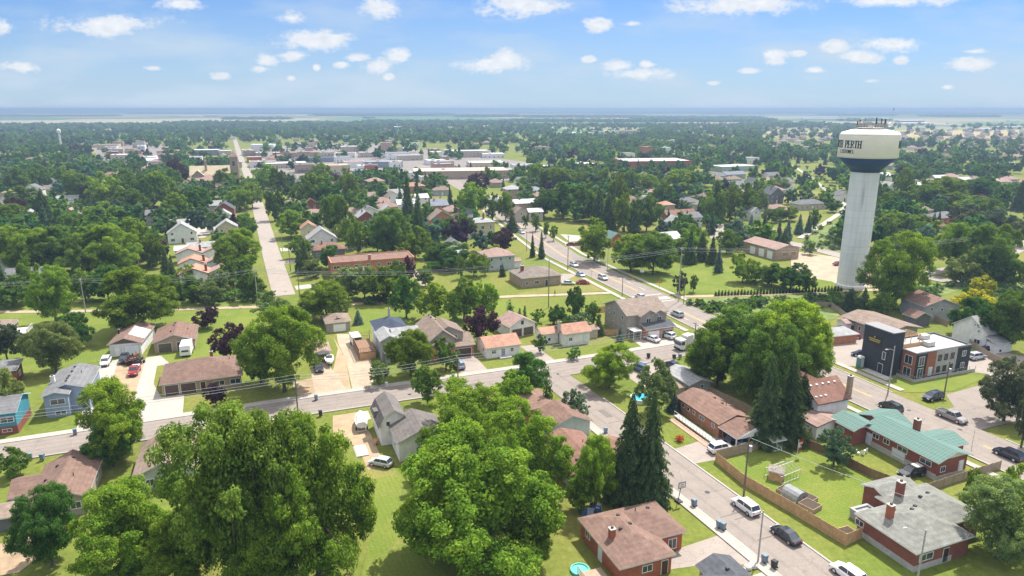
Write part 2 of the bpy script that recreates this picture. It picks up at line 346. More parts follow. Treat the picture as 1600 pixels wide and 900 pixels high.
# ------------------------------------------------------------------ ground
def groundmat():
    m, t, b = newmat('ground'); L = t.links.new; NN = t.nodes.new
    tc = NN('ShaderNodeTexCoord')
    def noise(s, d=5, r=.6, src=None):
        n = NN('ShaderNodeTexNoise'); n.inputs['Scale'].default_value = s; n.inputs['Detail'].default_value = d; n.inputs['Roughness'].default_value = r; L(src or tc.outputs['Object'], n.inputs['Vector']); return n.outputs[0]
    def rng(src, a, b_, lo=0, hi=1):
        r = NN('ShaderNodeMapRange'); r.inputs[1].default_value = a; r.inputs[2].default_value = b_; r.inputs[3].default_value = lo; r.inputs[4].default_value = hi; L(src, r.inputs[0]); return r.outputs[0]
    def mix(f, a, b_, bl='MIX'):
        x = NN('ShaderNodeMix'); x.data_type = 'RGBA'; x.blend_type = bl
        if isinstance(f, float): x.inputs[0].default_value = f
        else: L(f, x.inputs[0])
        for i, q in ((6, a), (7, b_)):
            if isinstance(q, tuple): x.inputs[i].default_value = (*q, 1)
            else: L(q, x.inputs[i])
        return x.outputs[2]
    g = mix(rng(noise(.045), .38, .62), (.125, .165, .030), (.170, .180, .042))
    g = mix(rng(noise(.016, 6), .52, .68), g, (.22, .190, .060))
    mow = NN('ShaderNodeTexWave'); mow.inputs['Scale'].default_value = .35; mow.inputs['Distortion'].default_value = 2; mow.inputs['Detail'].default_value = 2; L(tc.outputs['Object'], mow.inputs['Vector'])
    g = mix(rng(mow.outputs[0], 0, 1, .0, .22), g, (.105, .14, .022))
    g = mix(1.0, g, mix(rng(noise(.9, 6, .7), .3, .7), (.72, .74, .7), (1.22, 1.2, 1.2)), 'MULTIPLY')
    # far fields in the town grid's bearing
    mp = NN('ShaderNodeMapping'); mp.inputs['Rotation'].default_value = (0, 0, -R(21)); mp.inputs['Scale'].default_value = (1 / 900, 1 / 420, 1); L(tc.outputs['Object'], mp.inputs['Vector'])
    vo = NN('ShaderNodeTexVoronoi'); vo.distance = 'CHEBYCHEV'; vo.inputs['Scale'].default_value = 1; L(mp.outputs[0], vo.inputs['Vector'])
    cr = NN('ShaderNodeValToRGB'); e = cr.color_ramp; e.interpolation = 'CONSTANT'
    e.elements[0].position = 0; e.elements[0].color = (.09, .17, .04, 1); e.elements[1].position = .3; e.elements[1].color = (.38, .31, .15, 1)
    for p, c in ((.45, (.13, .2, .06, 1)), (.62, (.23, .24, .1, 1)), (.78, (.08, .13, .04, 1)), (.9, (.36, .30, .18, 1))):
        q = e.elements.new(p); q.color = c
    L(vo.outputs['Color'], cr.inputs[0])
    ln = NN('ShaderNodeVectorMath'); ln.operation = 'LENGTH'; L(tc.outputs['Object'], ln.inputs[0])
    town = rng(ln.outputs['Value'], 1500, 1900)
    g = mix(town, g, cr.outputs[0])
    L(g, b.inputs['Base Color']); b.inputs['Roughness'].default_value = 1; b.inputs['Specular IOR Level'].default_value = .1
    return m
M_GROUND = groundmat()
n = 64; RG = 30000
mb = MB(); ring = [(RG * math.cos(2 * math.pi * i / n), RG * math.sin(2 * math.pi * i / n), 0) for i in range(n)]
mb.add([(0, 0, 0)] + ring, [(0, 1 + i, 1 + (i + 1) % n) for i in range(n)])
struct(obj('ground', mb, M_GROUND))
# low swells of farmland at the horizon
mb = MB(); rnd = random.Random(5)
def swell(cx, cy, rx, ry, hh, seed):
    rr = random.Random(seed); nn = 40; prof = [(1.0, -2), (.8, .35), (.55, .75), (.25, .95), (.02, 1.0)]
    mb = MB(); rings = []
    ph = [rr.uniform(0, 6.28) for _ in range(4)]
    for (q, z) in prof:
        rings.append([(cx + rx * q * math.cos(a) * (1 + .12 * math.sin(3 * a + ph[0])), cy + ry * q * math.sin(a) * (1 + .1 * math.sin(2 * a + ph[1])), hh * z if z > 0 else -1.5) for a in [2 * math.pi * i / nn for i in range(nn)]])
    mb.loft(rings, 0); struct(obj('hills', mb, M_GROUND, smooth=True))
swell(-9000, 19000, 9000, 3000, 24, 1); swell(7000, 21000, 11000, 3500, 20, 2); swell(-1500, 15000, 5000, 1800, 13, 3); swell(17000, 17000, 6000, 3000, 22, 4)

def streetmat(name, c, var=.1, wear=.25, sc=.35, grain=5):
    m, t, b = newmat(name); L = t.links.new; NN = t.nodes.new; tc = NN('ShaderNodeTexCoord')
    n1 = NN('ShaderNodeTexNoise'); n1.inputs['Scale'].default_value = sc; n1.inputs['Detail'].default_value = 7; n1.inputs['Roughness'].default_value = .7; L(tc.outputs['Object'], n1.inputs['Vector'])
    n2 = NN('ShaderNodeTexNoise'); n2.inputs['Scale'].default_value = grain; n2.inputs['Detail'].default_value = 4; L(tc.outputs['Object'], n2.inputs['Vector'])
    vo = NN('ShaderNodeTexVoronoi'); vo.feature = 'DISTANCE_TO_EDGE'; vo.inputs['Scale'].default_value = .16
    nd = NN('ShaderNodeTexNoise'); nd.inputs['Scale'].default_value = .7; nd.inputs['Detail'].default_value = 4; L(tc.outputs['Object'], nd.inputs['Vector'])
    ad = NN('ShaderNodeVectorMath'); ad.operation = 'MULTIPLY_ADD'; L(nd.outputs['Color'], ad.inputs[0]); ad.inputs[1].default_value = (2.5, 2.5, 0); L(tc.outputs['Object'], ad.inputs[2]); L(ad.outputs[0], vo.inputs['Vector'])
    r1 = NN('ShaderNodeMapRange'); r1.inputs[1].default_value = .3; r1.inputs[2].default_value = .7; r1.inputs[3].default_value = 1 - var; r1.inputs[4].default_value = 1 + var; L(n1.outputs[0], r1.inputs[0])
    r2 = NN('ShaderNodeMapRange'); r2.inputs[1].default_value = .3; r2.inputs[2].default_value = .7; r2.inputs[3].default_value = .92; r2.inputs[4].default_value = 1.08; L(n2.outputs[0], r2.inputs[0])
    r3 = NN('ShaderNodeMapRange'); r3.inputs[1].default_value = 0; r3.inputs[2].default_value = .012; r3.inputs[3].default_value = 1 - wear; r3.inputs[4].default_value = 1; L(vo.outputs['Distance'], r3.inputs[0])
    f = NN('ShaderNodeMath'); f.operation = 'MULTIPLY'; L(r1.outputs[0], f.inputs[0]); L(r2.outputs[0], f.inputs[1])
    f2 = NN('ShaderNodeMath'); f2.operation = 'MULTIPLY'; L(f.outputs[0], f2.inputs[0]); L(r3.outputs[0], f2.inputs[1])
    mx = NN('ShaderNodeMix'); mx.data_type = 'RGBA'; mx.blend_type = 'MULTIPLY'; mx.inputs[0].default_value = 1; mx.inputs[6].default_value = (*c, 1)
    L(f2.outputs[0], mx.inputs[7]); L(mx.outputs[2], b.inputs['Base Color']); b.inputs['Roughness'].default_value = .9; b.inputs['Specular IOR Level'].default_value = .25
    return m
M_ASPH = streetmat('asphalt', (.245, .208, .182))
M_ASPH2 = streetmat('pale_asphalt', (.30, .258, .225))
M_TOWN = streetmat('town_asphalt', (.21, .185, .17))
M_WALK = streetmat('sidewalk_concrete', (.37, .335, .295), wear=.15)
M_DRIVE = streetmat('driveway_concrete', (.37, .335, .295), wear=.1)
M_GRAV = streetmat('gravel', (.37, .29, .21), var=.22, wear=0, sc=.25, grain=2)
M_DIRT = streetmat('bare_earth', (.34, .25, .16), var=.25, wear=0, sc=.3, grain=2)
M_KERB = plain('kerb_concrete', (.36, .34, .31), .8, var=.12, scale=.6)
M_YEL = plain('yellow_road_paint', (.50, .36, .10), .7, var=.25, scale=2)
M_WPT = plain('white_road_paint', (.62, .61, .58), .7, var=.2, scale=2)
def lawnmat(name, c1, c2, dry, amt):
    m, t, b = newmat(name); L = t.links.new; NN = t.nodes.new; tc = NN('ShaderNodeTexCoord')
    def no(s, d=6, r=.65):
        n = NN('ShaderNodeTexNoise'); n.inputs['Scale'].default_value = s; n.inputs['Detail'].default_value = d; n.inputs['Roughness'].default_value = r; L(tc.outputs['Object'], n.inputs['Vector']); return n.outputs[0]
    def rg_(src, a, b_, lo=0, hi=1):
        r = NN('ShaderNodeMapRange'); r.inputs[1].default_value = a; r.inputs[2].default_value = b_; r.inputs[3].default_value = lo; r.inputs[4].default_value = hi; L(src, r.inputs[0]); return r.outputs[0]
    def mi(f, a, b_, bl='MIX'):
        x = NN('ShaderNodeMix'); x.data_type = 'RGBA'; x.blend_type = bl
        if isinstance(f, float): x.inputs[0].default_value = f
        else: L(f, x.inputs[0])
        for i, q in ((6, a), (7, b_)):
            if isinstance(q, tuple): x.inputs[i].default_value = (*q, 1)
            else: L(q, x.inputs[i])
        return x.outputs[2]
    g = mi(rg_(no(.11), .36, .62), c1, c2); g = mi(rg_(no(.23, 8, .75), .56, .66, 0, amt), g, dry); g = mi(rg_(no(1.7, 4), .62, .72, 0, amt * .8), g, dry)
    mp = NN('ShaderNodeMapping'); mp.inputs['Rotation'].default_value = (0, 0, -R(24)); L(tc.outputs['Object'], mp.inputs[0]); w = NN('ShaderNodeTexWave'); w.inputs['Scale'].default_value = .42; w.inputs['Distortion'].default_value = .8; L(mp.outputs[0], w.inputs['Vector'])
    g = mi(1.0, g, mi(rg_(w.outputs[0], .35, .65), (.97, .97, .97), (1.03, 1.03, 1.03)), 'MULTIPLY'); g = mi(1.0, g, mi(rg_(no(3.2, 5, .8), .3, .7), (.68, .70, .68), (1.28, 1.26, 1.28)), 'MULTIPLY')
    L(g, b.inputs['Base Color']); b.inputs['Roughness'].default_value = 1; b.inputs['Specular IOR Level'].default_value = .1; return m
M_LAWN = lawnmat('mown_lawn', (.118, .168, .028), (.165, .195, .038), (.235, .20, .075), .55)
M_LAWN2 = lawnmat('dry_lawn', (.165, .178, .045), (.215, .195, .06), (.28, .22, .11), .8)
M_ROUGH = streetmat('rough_grass', (.13, .17, .045), var=.45, wear=0, sc=.25, grain=.8)
M_FGREEN = streetmat('green_crop', (.09, .18, .055), var=.1, wear=0, sc=.01)
M_FTAN = streetmat('ripe_crop', (.38, .32, .19), var=.1, wear=0, sc=.01)

A_W = dens([(-200, 70), (-94.5, 110.2), (-50.8, 128), (0, 147.5), (32, 160.5), (55, 171)])
B_W = dens([(8.5, 149.5), (12.2, 141.7), (40.2, 77.7), (53, 48)])
C_W = dens([(112, 57), (89.9, 106.5), (83.5, 121.5), (77.3, 136), (70.3, 153.5), (57.6, 184.3), (45.6, 216.2), (34, 248), (21.6, 281.7), (8.0, 340.6), (-1.8, 386.7), (-13, 436), (-28, 500), (-60, 620), (-100, 760)])
D_W = dens([(-75.6, 218.5), (-101.2, 281.7), (-153.0, 411.8), (-210.0, 554.3), (-378.0, 961.6), (-560, 1410)], 20)
E_W = dens([G(1125, 352), G(1195, 371), G(1250, 383), G(1310, 399), G(1420, 428), G(1500, 443), G(1620, 452)])
E2_W = dens([G(1425, 431), G(1490, 420), G(1560, 405), G(1598, 385), G(1600, 352)])
S_W = dens([(82, 122), (96, 127.5), (125, 138.5), (180, 160)])
ROADS = [(A_W, 4.1), (B_W, 4.0), (C_W, 6.0), (D_W, 3.6), (E_W, 3.6), (E2_W, 3.3), (S_W, 4.5)]
def road(name, line, hw, m, z, kerbs=(1, 1), walks=()):
    mb = MB(); ribbon(mb, line, -hw, hw, z, z); struct(obj(name, mb, m))
    for sgn, on in zip((1, -1), kerbs):
        if on: 
            k = MB(); ribbon(k, line, sgn * hw, sgn * (hw + .32), 0, .22); struct(obj('kerb', k, M_KERB))
    for (a, b) in walks:
        k = MB(); ribbon(k, line, a, b, 0, .10); struct(obj('sidewalk', k, M_WALK))
road('cross_street', A_W, 4.1, M_ASPH, .110, (0, 0))
road('side_street', B_W, 4.0, M_ASPH, .104, (0, 0))
road('main_road', C_W, 6.0, M_ASPH, .116, (0, 0))
road('left_street', D_W, 3.6, M_ASPH2, .110, (0, 0))
road('back_street', E_W, 3.4, M_ASPH2, .100, (1, 1))
road('corner_street', E2_W, 3.0, M_ASPH2, .094, (0, 0))
road('approach_street', S_W, 4.5, M_ASPH, .098, (0, 0))
def part_strip(name, line, i0, i1, a, b, h, m):
    seg = [p for p in line if i0 <= p[1] <= i1]
    k = MB(); ribbon(k, seg, a, b, 0, h); struct(obj(name, k, m))
# kerbs and walks (broken at the junctions)
part_strip('kerb', A_W, 60, 178, 4.1, 4.4, .22, M_KERB); part_strip('sidewalk', A_W, 60, 166, 4.4, 6.0, .20, M_WALK)
part_strip('kerb', A_W, 60, 144, -4.4, -4.1, .22, M_KERB); part_strip('kerb', A_W, 157, 163, -4.4, -4.1, .22, M_KERB)
part_strip('kerb', B_W, 40, 138, 4.0, 4.3, .22, M_KERB); part_strip('kerb', B_W, 40, 138, -4.3, -4.0, .22, M_KERB); part_strip('sidewalk', B_W, 40, 136, -5.8, -4.3, .20, M_WALK)
part_strip('kerb', C_W, 174, 480, 6.0, 6.3, .22, M_KERB); part_strip('sidewalk', C_W, 178, 420, 8.6, 10.2, .19, M_WALK)
part_strip('kerb', C_W, 132, 480, -6.3, -6.0, .22, M_KERB); part_strip('sidewalk', C_W, 133, 420, -10.0, -8.4, .19, M_WALK)
part_strip('kerb', C_W, 50, 163, 6.0, 6.3, .22, M_KERB); part_strip('sidewalk', C_W, 50, 158, 8.2, 9.6, .19, M_WALK)
part_strip('kerb', C_W, 50, 116, -6.3, -6.0, .22, M_KERB); part_strip('sidewalk', C_W, 50, 112, -9.8, -8.4, .19, M_WALK)
# painted markings
mb = MB()
for (y0, y1) in ((50, 118), (128, 158), (178, 208), (222, 400)):
    seg = [p for p in C_W if y0 <= p[1] <= y1]
    ribbon(mb, seg, -.30, -.12, .122, .122); ribbon(mb, seg, .12, .30, .122, .122)
struct(obj('centre_line', mb, M_YEL))
mb = MB()
for y0, y1, dd in ((178, 206, 3.1), (224, 262, -3.1), (60, 112, -3.2)):
    seg = dens([p for p in C_W if y0 <= p[1] <= y1], 3)
    for i in range(0, len(seg) - 1, 2): ribbon(mb, seg[i:i + 2], dd - .08, dd + .08, .122, .122)
def along(line, y):
    for a, b in zip(line[:-1], line[1:]):
        if (a[1] - y) * (b[1] - y) <= 0 and a[1] != b[1]:
            t = (y - a[1]) / (b[1] - a[1]); d = Vector((b[0] - a[0], b[1] - a[1])).normalized(); return Vector((a[0] + (b[0] - a[0]) * t, y)), d
for yy in (211.0, 215.2, 218.5): # crossing of the footpath
    p, d = along(C_W, yy); nrm = Vector((-d.y, d.x))
    for w_ in (.3,):
        a = p + nrm * 5.6; b = p - nrm * 5.6
        mb.add([(a.x, a.y, .122), (b.x, b.y, .122), (b.x + d.x * w_, b.y + d.y * w_, .122), (a.x + d.x * w_, a.y + d.y * w_, .122)], [(0, 1, 2, 3)])
p, d = along(C_W, 214.2); nrm = Vector((-d.y, d.x))
for k in range(-6, 7):
    a = p + nrm * (k * .9) - d * 1.3
    mb.add([(a.x, a.y, .122), (a.x + nrm.x * .45, a.y + nrm.y * .45, .122), (a.x + nrm.x * .45 + d.x * 2.6, a.y + nrm.y * .45 + d.y * 2.6, .122), (a.x + d.x * 2.6, a.y + d.y * 2.6, .122)], [(0, 1, 2, 3)])
struct(obj('road_markings', mb, M_WPT))
# tar patches, manholes and dark tyre-worn strips
mb = MB(); rp = random.Random(31)
for line, hw in ((A_W, 4.0), (B_W, 3.9), (C_W, 5.8)):
    for _ in range(9):
        p, d = None, None; i = rp.randrange(len(line) - 1); a = Vector(line[i]); b_ = Vector(line[i + 1]); d = (b_ - a).normalized(); nn = Vector((-d.y, d.x)); o_ = a + (b_ - a) * rp.random() + nn * rp.uniform(-hw * .7, hw * .5); l_, w_ = rp.uniform(1.5, 6), rp.uniform(.6, 1.8)
        if o_.y > 330: continue
        q = [o_, o_ + d * l_, o_ + d * l_ + nn * w_, o_ + nn * w_]
        if rp.random() < .5: q = [o_, o_ + nn * rp.uniform(3, 5), o_ + nn * 4 + d * .25, o_ + d * .22]
        mb.add([(v.x, v.y, .1185 + rp.random() * .002) for v in q], [(0, 1, 2, 3)])
struct(obj('road_patch', mb, streetmat('tar_patch', (.16, .14, .125))))
mb = MB()
for (x, y) in ((1500, 672), (1420, 642), (960, 690), (1105, 770), (860, 590), (640, 617), (340, 660), (446, 456), (925, 425), (1052, 486)):
    X, Y = G(x, y); mb.cyl((X, Y, .10), (X, Y, .126), .42, n=14)
struct(obj('manhole_cover', mb, M_DARK))
mb = MB()
for line, offs in ((C_W, (-3.9, -2.1, 2.1, 3.9)), (A_W, (-2.6, -1.0, 1.0, 2.6)), (B_W, (-1.8, 1.8))):
    for o_ in offs: ribbon(mb, [p for p in line if p[1] < 330], o_ - .28, o_ + .28, .1172, .1172)
struct(obj('tyre_tracks', mb, streetmat('worn_asphalt', (.222, .190, .168), var=.14)))
# footpath along the old railway and the trail beyond the tower
F_W = dens([G(-80, 489), G(0, 488), G(240, 485), G(400, 480), G(560, 475), G(650, 470), G(815, 463), G(958, 458)])
F2_W = dens([G(1064, 464), G(1150, 462), G(1320, 455), G(1400, 452)])
F3_W = dens([G(1250, 373), G(1280, 355), G(1312, 334), G(1322, 322), G(1300, 305), G(1270, 280), G(1238, 259)])
for line, w_ in ((F_W, 1.3), (F2_W, 1.2)):
    mb = MB(); ribbon(mb, line, -w_, w_, .130, .130); struct(obj('footpath', mb, M_GRAV))
mb = MB(); ribbon(mb, F3_W, -1.6, 1.6, .3, .3); struct(obj('footpath', mb, M_WALK))
# driveways, lots, yards
for nm, m, z, pts in (
 ('driveway', M_DRIVE, .008, [(157,568),(186,561),(176,590),(166,664),(118,673),(142,606)]),
 ('dirt_drive', M_DIRT, .004, [(184,562),(224,560),(233,572),(214,630),(202,656),(163,665),(174,592)]),
 ('driveway', M_DRIVE, .008, [(228,559),(300,548),(312,560),(245,572),(240,600),(252,621),(288,616),(285,652),(202,667),(213,610)]),
 ('gravel_drive', M_GRAV, .008, [(526,522),(546,522),(566,541),(578,556),(586,594),(577,605),(551,610),(540,560),(528,536)]),
 ('gravel_drive', M_GRAV, .008, [(485,568),(508,564),(523,582),(542,611),(494,619),(487,588)]),
 ('dirt_patch', M_DIRT, .004, [(455,598),(489,590),(494,620),(520,580),(528,545),(520,525),(540,560),(549,612),(470,625)]),
 ('driveway', M_ASPH2, .008, [(717,554),(737,552),(765,581),(726,590),(716,577)]),
 ('driveway', M_ASPH2, .008, [(812,541),(834,539),(872,566),(852,572),(829,553)]),
 ('driveway', M_DRIVE, .008, [(986,530),(1036,521),(1060,538),(1064,549),(1019,556),(1000,540)]),
 ('driveway', M_ASPH2, .008, [(975,585),(1015,566),(1052,558),(1066,578),(1048,590),(1005,606)]),
 ('driveway', M_ASPH2, .008, [(1050,703),(1097,688),(1140,676),(1205,674),(1212,692),(1128,717),(1083,725)]),
 ('driveway', M_ASPH2, .008, [(1042,872),(1067,855),(1127,835),(1160,858),(1184,884),(1120,880),(1046,890)]),
 ('driveway', M_DRIVE, .008, [(990,774),(1045,758),(1062,775),(1024,786)]),
 ('driveway', M_DRIVE, .008, [(873,660),(917,649),(938,668),(905,680),(883,678)]),
 ('driveway', M_DRIVE, .008, [(1160,905),(1215,886),(1260,915),(1190,925)]),
 ('parking_lot', M_ASPH2, .008, [(1278,556),(1286,526),(1352,514),(1420,520),(1400,590),(1354,572),(1322,572)]),
 ('parking_lot', M_ASPH2, .008, [(1500,550),(1560,548),(1640,566),(1640,598),(1571,610),(1540,584),(1505,580)]),
 ('corner_pavement', M_ASPH, .016, [(1478,617),(1545,598),(1600,586),(1600,604),(1520,640),(1500,650)]),
 ('tower_yard', M_GRAV, .008, [(1236,392),(1310,402),(1375,425),(1380,448),(1262,454),(1236,428)]),
 ('shop_yard', M_ASPH2, .008, [(1105,350),(1160,352),(1200,372),(1165,380),(1110,372)]),
 ('driveway', M_WALK, .008, [(437,388),(470,385),(473,390),(439,393)]),
 ('driveway', M_WALK, .008, [(441,408),(470,404),(472,409),(442,413)]),
 ('driveway', M_WALK, .008, [(460,447),(492,443),(494,449),(463,453)]),
 ('driveway', M_DRIVE, .008, [(303,357),(340,353),(342,360),(318,372),(305,372)]),
 ('driveway', M_ASPH2, .008, [(868,428),(905,428),(945,452),(880,446)]),
 ('driveway', M_ASPH2, .008, [(640,424),(672,420),(672,445),(660,448)]),
 ('driveway', M_DRIVE, .008, [(875,366),(905,368),(910,376),(890,378)]),
 ('driveway', M_ASPH2, .008, [(880,378),(915,380),(915,386),(885,387)]),
 ('lawn', M_LAWN, .004, [(1125,716),(1262,684),(1440,772),(1345,842),(1322,850)]),
 ('lawn', M_LAWN, .004, [(565,733),(615,728),(640,760),(700,900),(560,920),(585,820)]),
 ('lawn', M_LAWN2, .004, [(575,690),(600,725),(618,742),(575,750),(560,735)]),
 ('dirt_drive', M_DIRT, .008, [(520,650),(556,645),(580,680),(600,725),(575,735),(560,700),(520,680)]),
 ('driveway', M_WALK, .010, [(555,645),(575,642),(580,655),(562,660)]),
 ('lawn', M_LAWN, .004, [(0,470),(100,452),(240,452),(380,452),(430,462),(440,560),(410,600),(300,600),(240,545),(0,600)]),
 ('lawn', M_LAWN, .004, [(560,480),(680,476),(800,470),(860,500),(800,520),(640,515),(545,522)]),
 ('lawn', M_LAWN, .004, [(1500,583),(1542,590),(1490,611),(1414,614),(1330,572),(1425,596)]),
 ('lawn', M_LAWN2, .004, [(1065,462),(1070,470),(1140,490),(1260,475),(1330,470),(1325,460)]),
 ('dry_grass', M_LAWN2, .004, [(800,462),(870,445),(905,428),(955,455),(880,458)]),
 ('lawn', M_LAWN, .004, [(945,410),(1110,410),(1300,440),(1320,452),(1066,460),(1005,442)]),
 ('dirt_patch', M_DIRT, .005, [(0,850),(50,838),(62,870),(30,895),(0,900)]),
 ('scrub', M_ROUGH, .005, [(1075,476),(1105,466),(1330,458),(1345,478),(1300,500),(1180,510),(1120,492)]),
 ('scrub', M_ROUGH, .005, [(1410,448),(1480,442),(1520,446),(1450,470),(1415,475)]),
 ('town_pavement', M_TOWN, .006, [(150,262),(150,230),(250,222),(270,262)]),
 ('town_pavement', M_TOWN, .006, [(392,286),(388,232),(470,226),(560,222),(700,238),(830,254),(835,280),(700,288),(560,290)]),
 ('field', M_LAWN2, .006, [(1190,300),(1240,296),(1285,300),(1300,315),(1240,318),(1195,312)]),
 ('field', M_ROUGH, .006, [(1235,258),(1252,262),(1335,330),(1320,400),(1250,385),(1262,374),(1318,338),(1325,322)]),
 ('field', M_FGREEN, .25, [(490,186.5),(560,182),(740,181.6),(790,186.5),(740,189),(600,188.2)]),
 ('field', M_FTAN, .25, [(-100,189),(380,186),(500,186),(480,192.5),(250,192.5),(-100,198)]),
 ('field', M_FGREEN, .27, [(330,190),(560,187.8),(560,192),(380,194)]),
 ('field', M_FTAN, .25, [(-100,179),(180,178),(480,178.5),(480,180.5),(-100,182)]),
 ('field', M_FTAN, .25, [(1190,182),(1310,181.5),(1310,183.5),(1190,184.5)]),
):
    _si = globals().get("_si", 0) + 1; sheet(nm, pts, z + _si * .0016, m)
# ------------------------------------------------------------------ building kit
class Blk:
    pass
OV = .45
def block(root, x0, y0, w, d, h, roof, wm, rm, pitch=.42, ov=OV, z0=0.0, fascia=None, prof=None, gm=None, th=.2):
    """one volume; (x0,y0,w,d) is the roof's outline, the walls stand in by the overhang"""
    b = Blk(); fascia = fascia or M_OFFW
    wx0, wy0, wx1, wy1 = x0 + ov, y0 + ov, x0 + w - ov, y0 + d - ov
    if roof == 'flat': wx0, wy0, wx1, wy1 = x0, y0, x0 + w, y0 + d
    b.x0, b.y0, b.x1, b.y1, b.h, b.z0, b.root = wx0, wy0, wx1, wy1, h, z0, root
    mb = MB(); cx, cy = x0 + w / 2, y0 + d / 2
    hw = h + ov * pitch * .9
    if roof == 'gx':
        mb.add([(wx0,wy0,z0),(wx1,wy0,z0),(wx1,wy1,z0),(wx0,wy1,z0),(wx0,wy0,hw),(wx1,wy0,hw),(wx1,wy1,hw),(wx0,wy1,hw),(wx0,cy,h+d/2*pitch-.02),(wx1,cy,h+d/2*pitch-.02)],
               [(0,1,5,4),(2,3,7,6),(1,2,6,5),(3,0,4,7)]); mb.add(mb.v[:10], [(5,6,9),(7,4,8)], 1)
    elif roof in ('gy', 'gam'):
        P = prof or [(0, h), (w / 2, h + w / 2 * pitch), (w, h)]
        ins = [(wx0 - x0, hw)] + [(p[0], p[1] - .02) for p in P[1:-1]] + [(wx1 - x0, hw)]
        k = len(ins)
        fr = [(wx0, wy0, z0)] + [(x0 + a, wy0, z) for a, z in ins] + [(wx1, wy0, z0)]
        bk = [(p[0], wy1, p[2]) for p in fr]
        m_ = len(fr); mb.add(fr + bk, [tuple(range(m_ - 2, 0, -1)), tuple(range(m_ + 1, 2 * m_ - 1))], 1); mb.add(fr + bk, [(m_ - 1, m_ - 2, 1, 0), (m_, m_ + 1, 2 * m_ - 2, 2 * m_ - 1)], 0)
        mb.add(fr + bk, [(0, 1, m_ + 1, m_), (m_ - 1, 2 * m_ - 1, 2 * m_ - 2, m_ - 2)], 0)
    else:
        mb.box(wx0, wy0, z0, wx1, wy1, hw if roof == 'hip' else h)
    b.wall = obj('wall', mb, [wm, gm or wm], root)
    mb = MB(); t = th
    if roof in ('gx', 'gy', 'gam'):
        if roof == 'gx': P = [(0, h), (d / 2, h + d / 2 * pitch), (d, h)]; L_ = w
        else: P = prof or [(0, h), (w / 2, h + w / 2 * pitch), (w, h)]; L_ = d
        lo = P; hi = [(a, z + t) for a, z in P]
        def pt(s, a, z): return (x0 + s, y0 + a, z) if roof == 'gx' else (x0 + a, y0 + s, z)
        for i in range(len(P) - 1):
            q = [pt(0,*lo[i]),pt(L_,*lo[i]),pt(L_,*lo[i+1]),pt(0,*lo[i+1]),pt(0,*hi[i]),pt(L_,*hi[i]),pt(L_,*hi[i+1]),pt(0,*hi[i+1])]
            mb.add(q, [(4,5,6,7)], 0); mb.add(q, [(0,3,2,1),(0,1,5,4),(1,2,6,5),(2,3,7,6),(3,0,4,7)], 1)
    elif roof == 'hip':
        r = min(w, d) / 2; zt = h + t + r * pitch
        c = [(x0,y0),(x0+w,y0),(x0+w,y0+d),(x0,y0+d)]
        if w >= d: a, bb = (x0 + r, cy, zt), (x0 + w - r, cy, zt); fs = [(4,5,9,8),(6,7,8,9),(5,6,9),(7,4,8)]
        else: a, bb = (cx, y0 + r, zt), (cx, y0 + d - r, zt); fs = [(4,5,8),(6,7,9),(5,6,9,8),(7,4,8,9)]
        vs = [(p[0],p[1],h) for p in c] + [(p[0],p[1],h+t) for p in c] + [a, bb]
        mb.add(vs, fs, 0); mb.add(vs, [(0,3,2,1),(0,1,5,4),(1,2,6,5),(2,3,7,6),(3,0,4,7)], 1)
    elif roof == 'flat':
        p = .35
        mb.box(x0 + p, y0 + p, h - .25, x0 + w - p, y0 + d - p, h + .02, 0)
        for (a0,b0,a1,b1) in ((x0-.06,y0-.06,x0+w+.06,y0+p),(x0-.06,y0+d-p,x0+w+.06,y0+d+.06),(x0-.06,y0+p,x0+p,y0+d-p),(x0+w-p,y0+p,x0+w+.06,y0+d-p)): mb.box(a0,b0,h-.3,a1,b1,h+.3,1)
    elif roof == 'shed':
        z2 = h + d * pitch
        vs = [(x0,y0,h),(x0+w,y0,h),(x0+w,y0+d,z2),(x0,y0+d,z2)]; vs += [(a,c_,z+t) for a,c_,z in vs]
        mb.add(vs, [(4,5,6,7)], 0); mb.add(vs, [(0,3,2,1),(0,1,5,4),(1,2,6,5),(2,3,7,6),(3,0,4,7)], 1)
    b.roof = obj('roof', mb, [rm, fascia], root)
    b.pitch = pitch; b.rx0, b.ry0, b.rw, b.rd = x0, y0, w, d; b.kind = roof
    return b
WC = {}
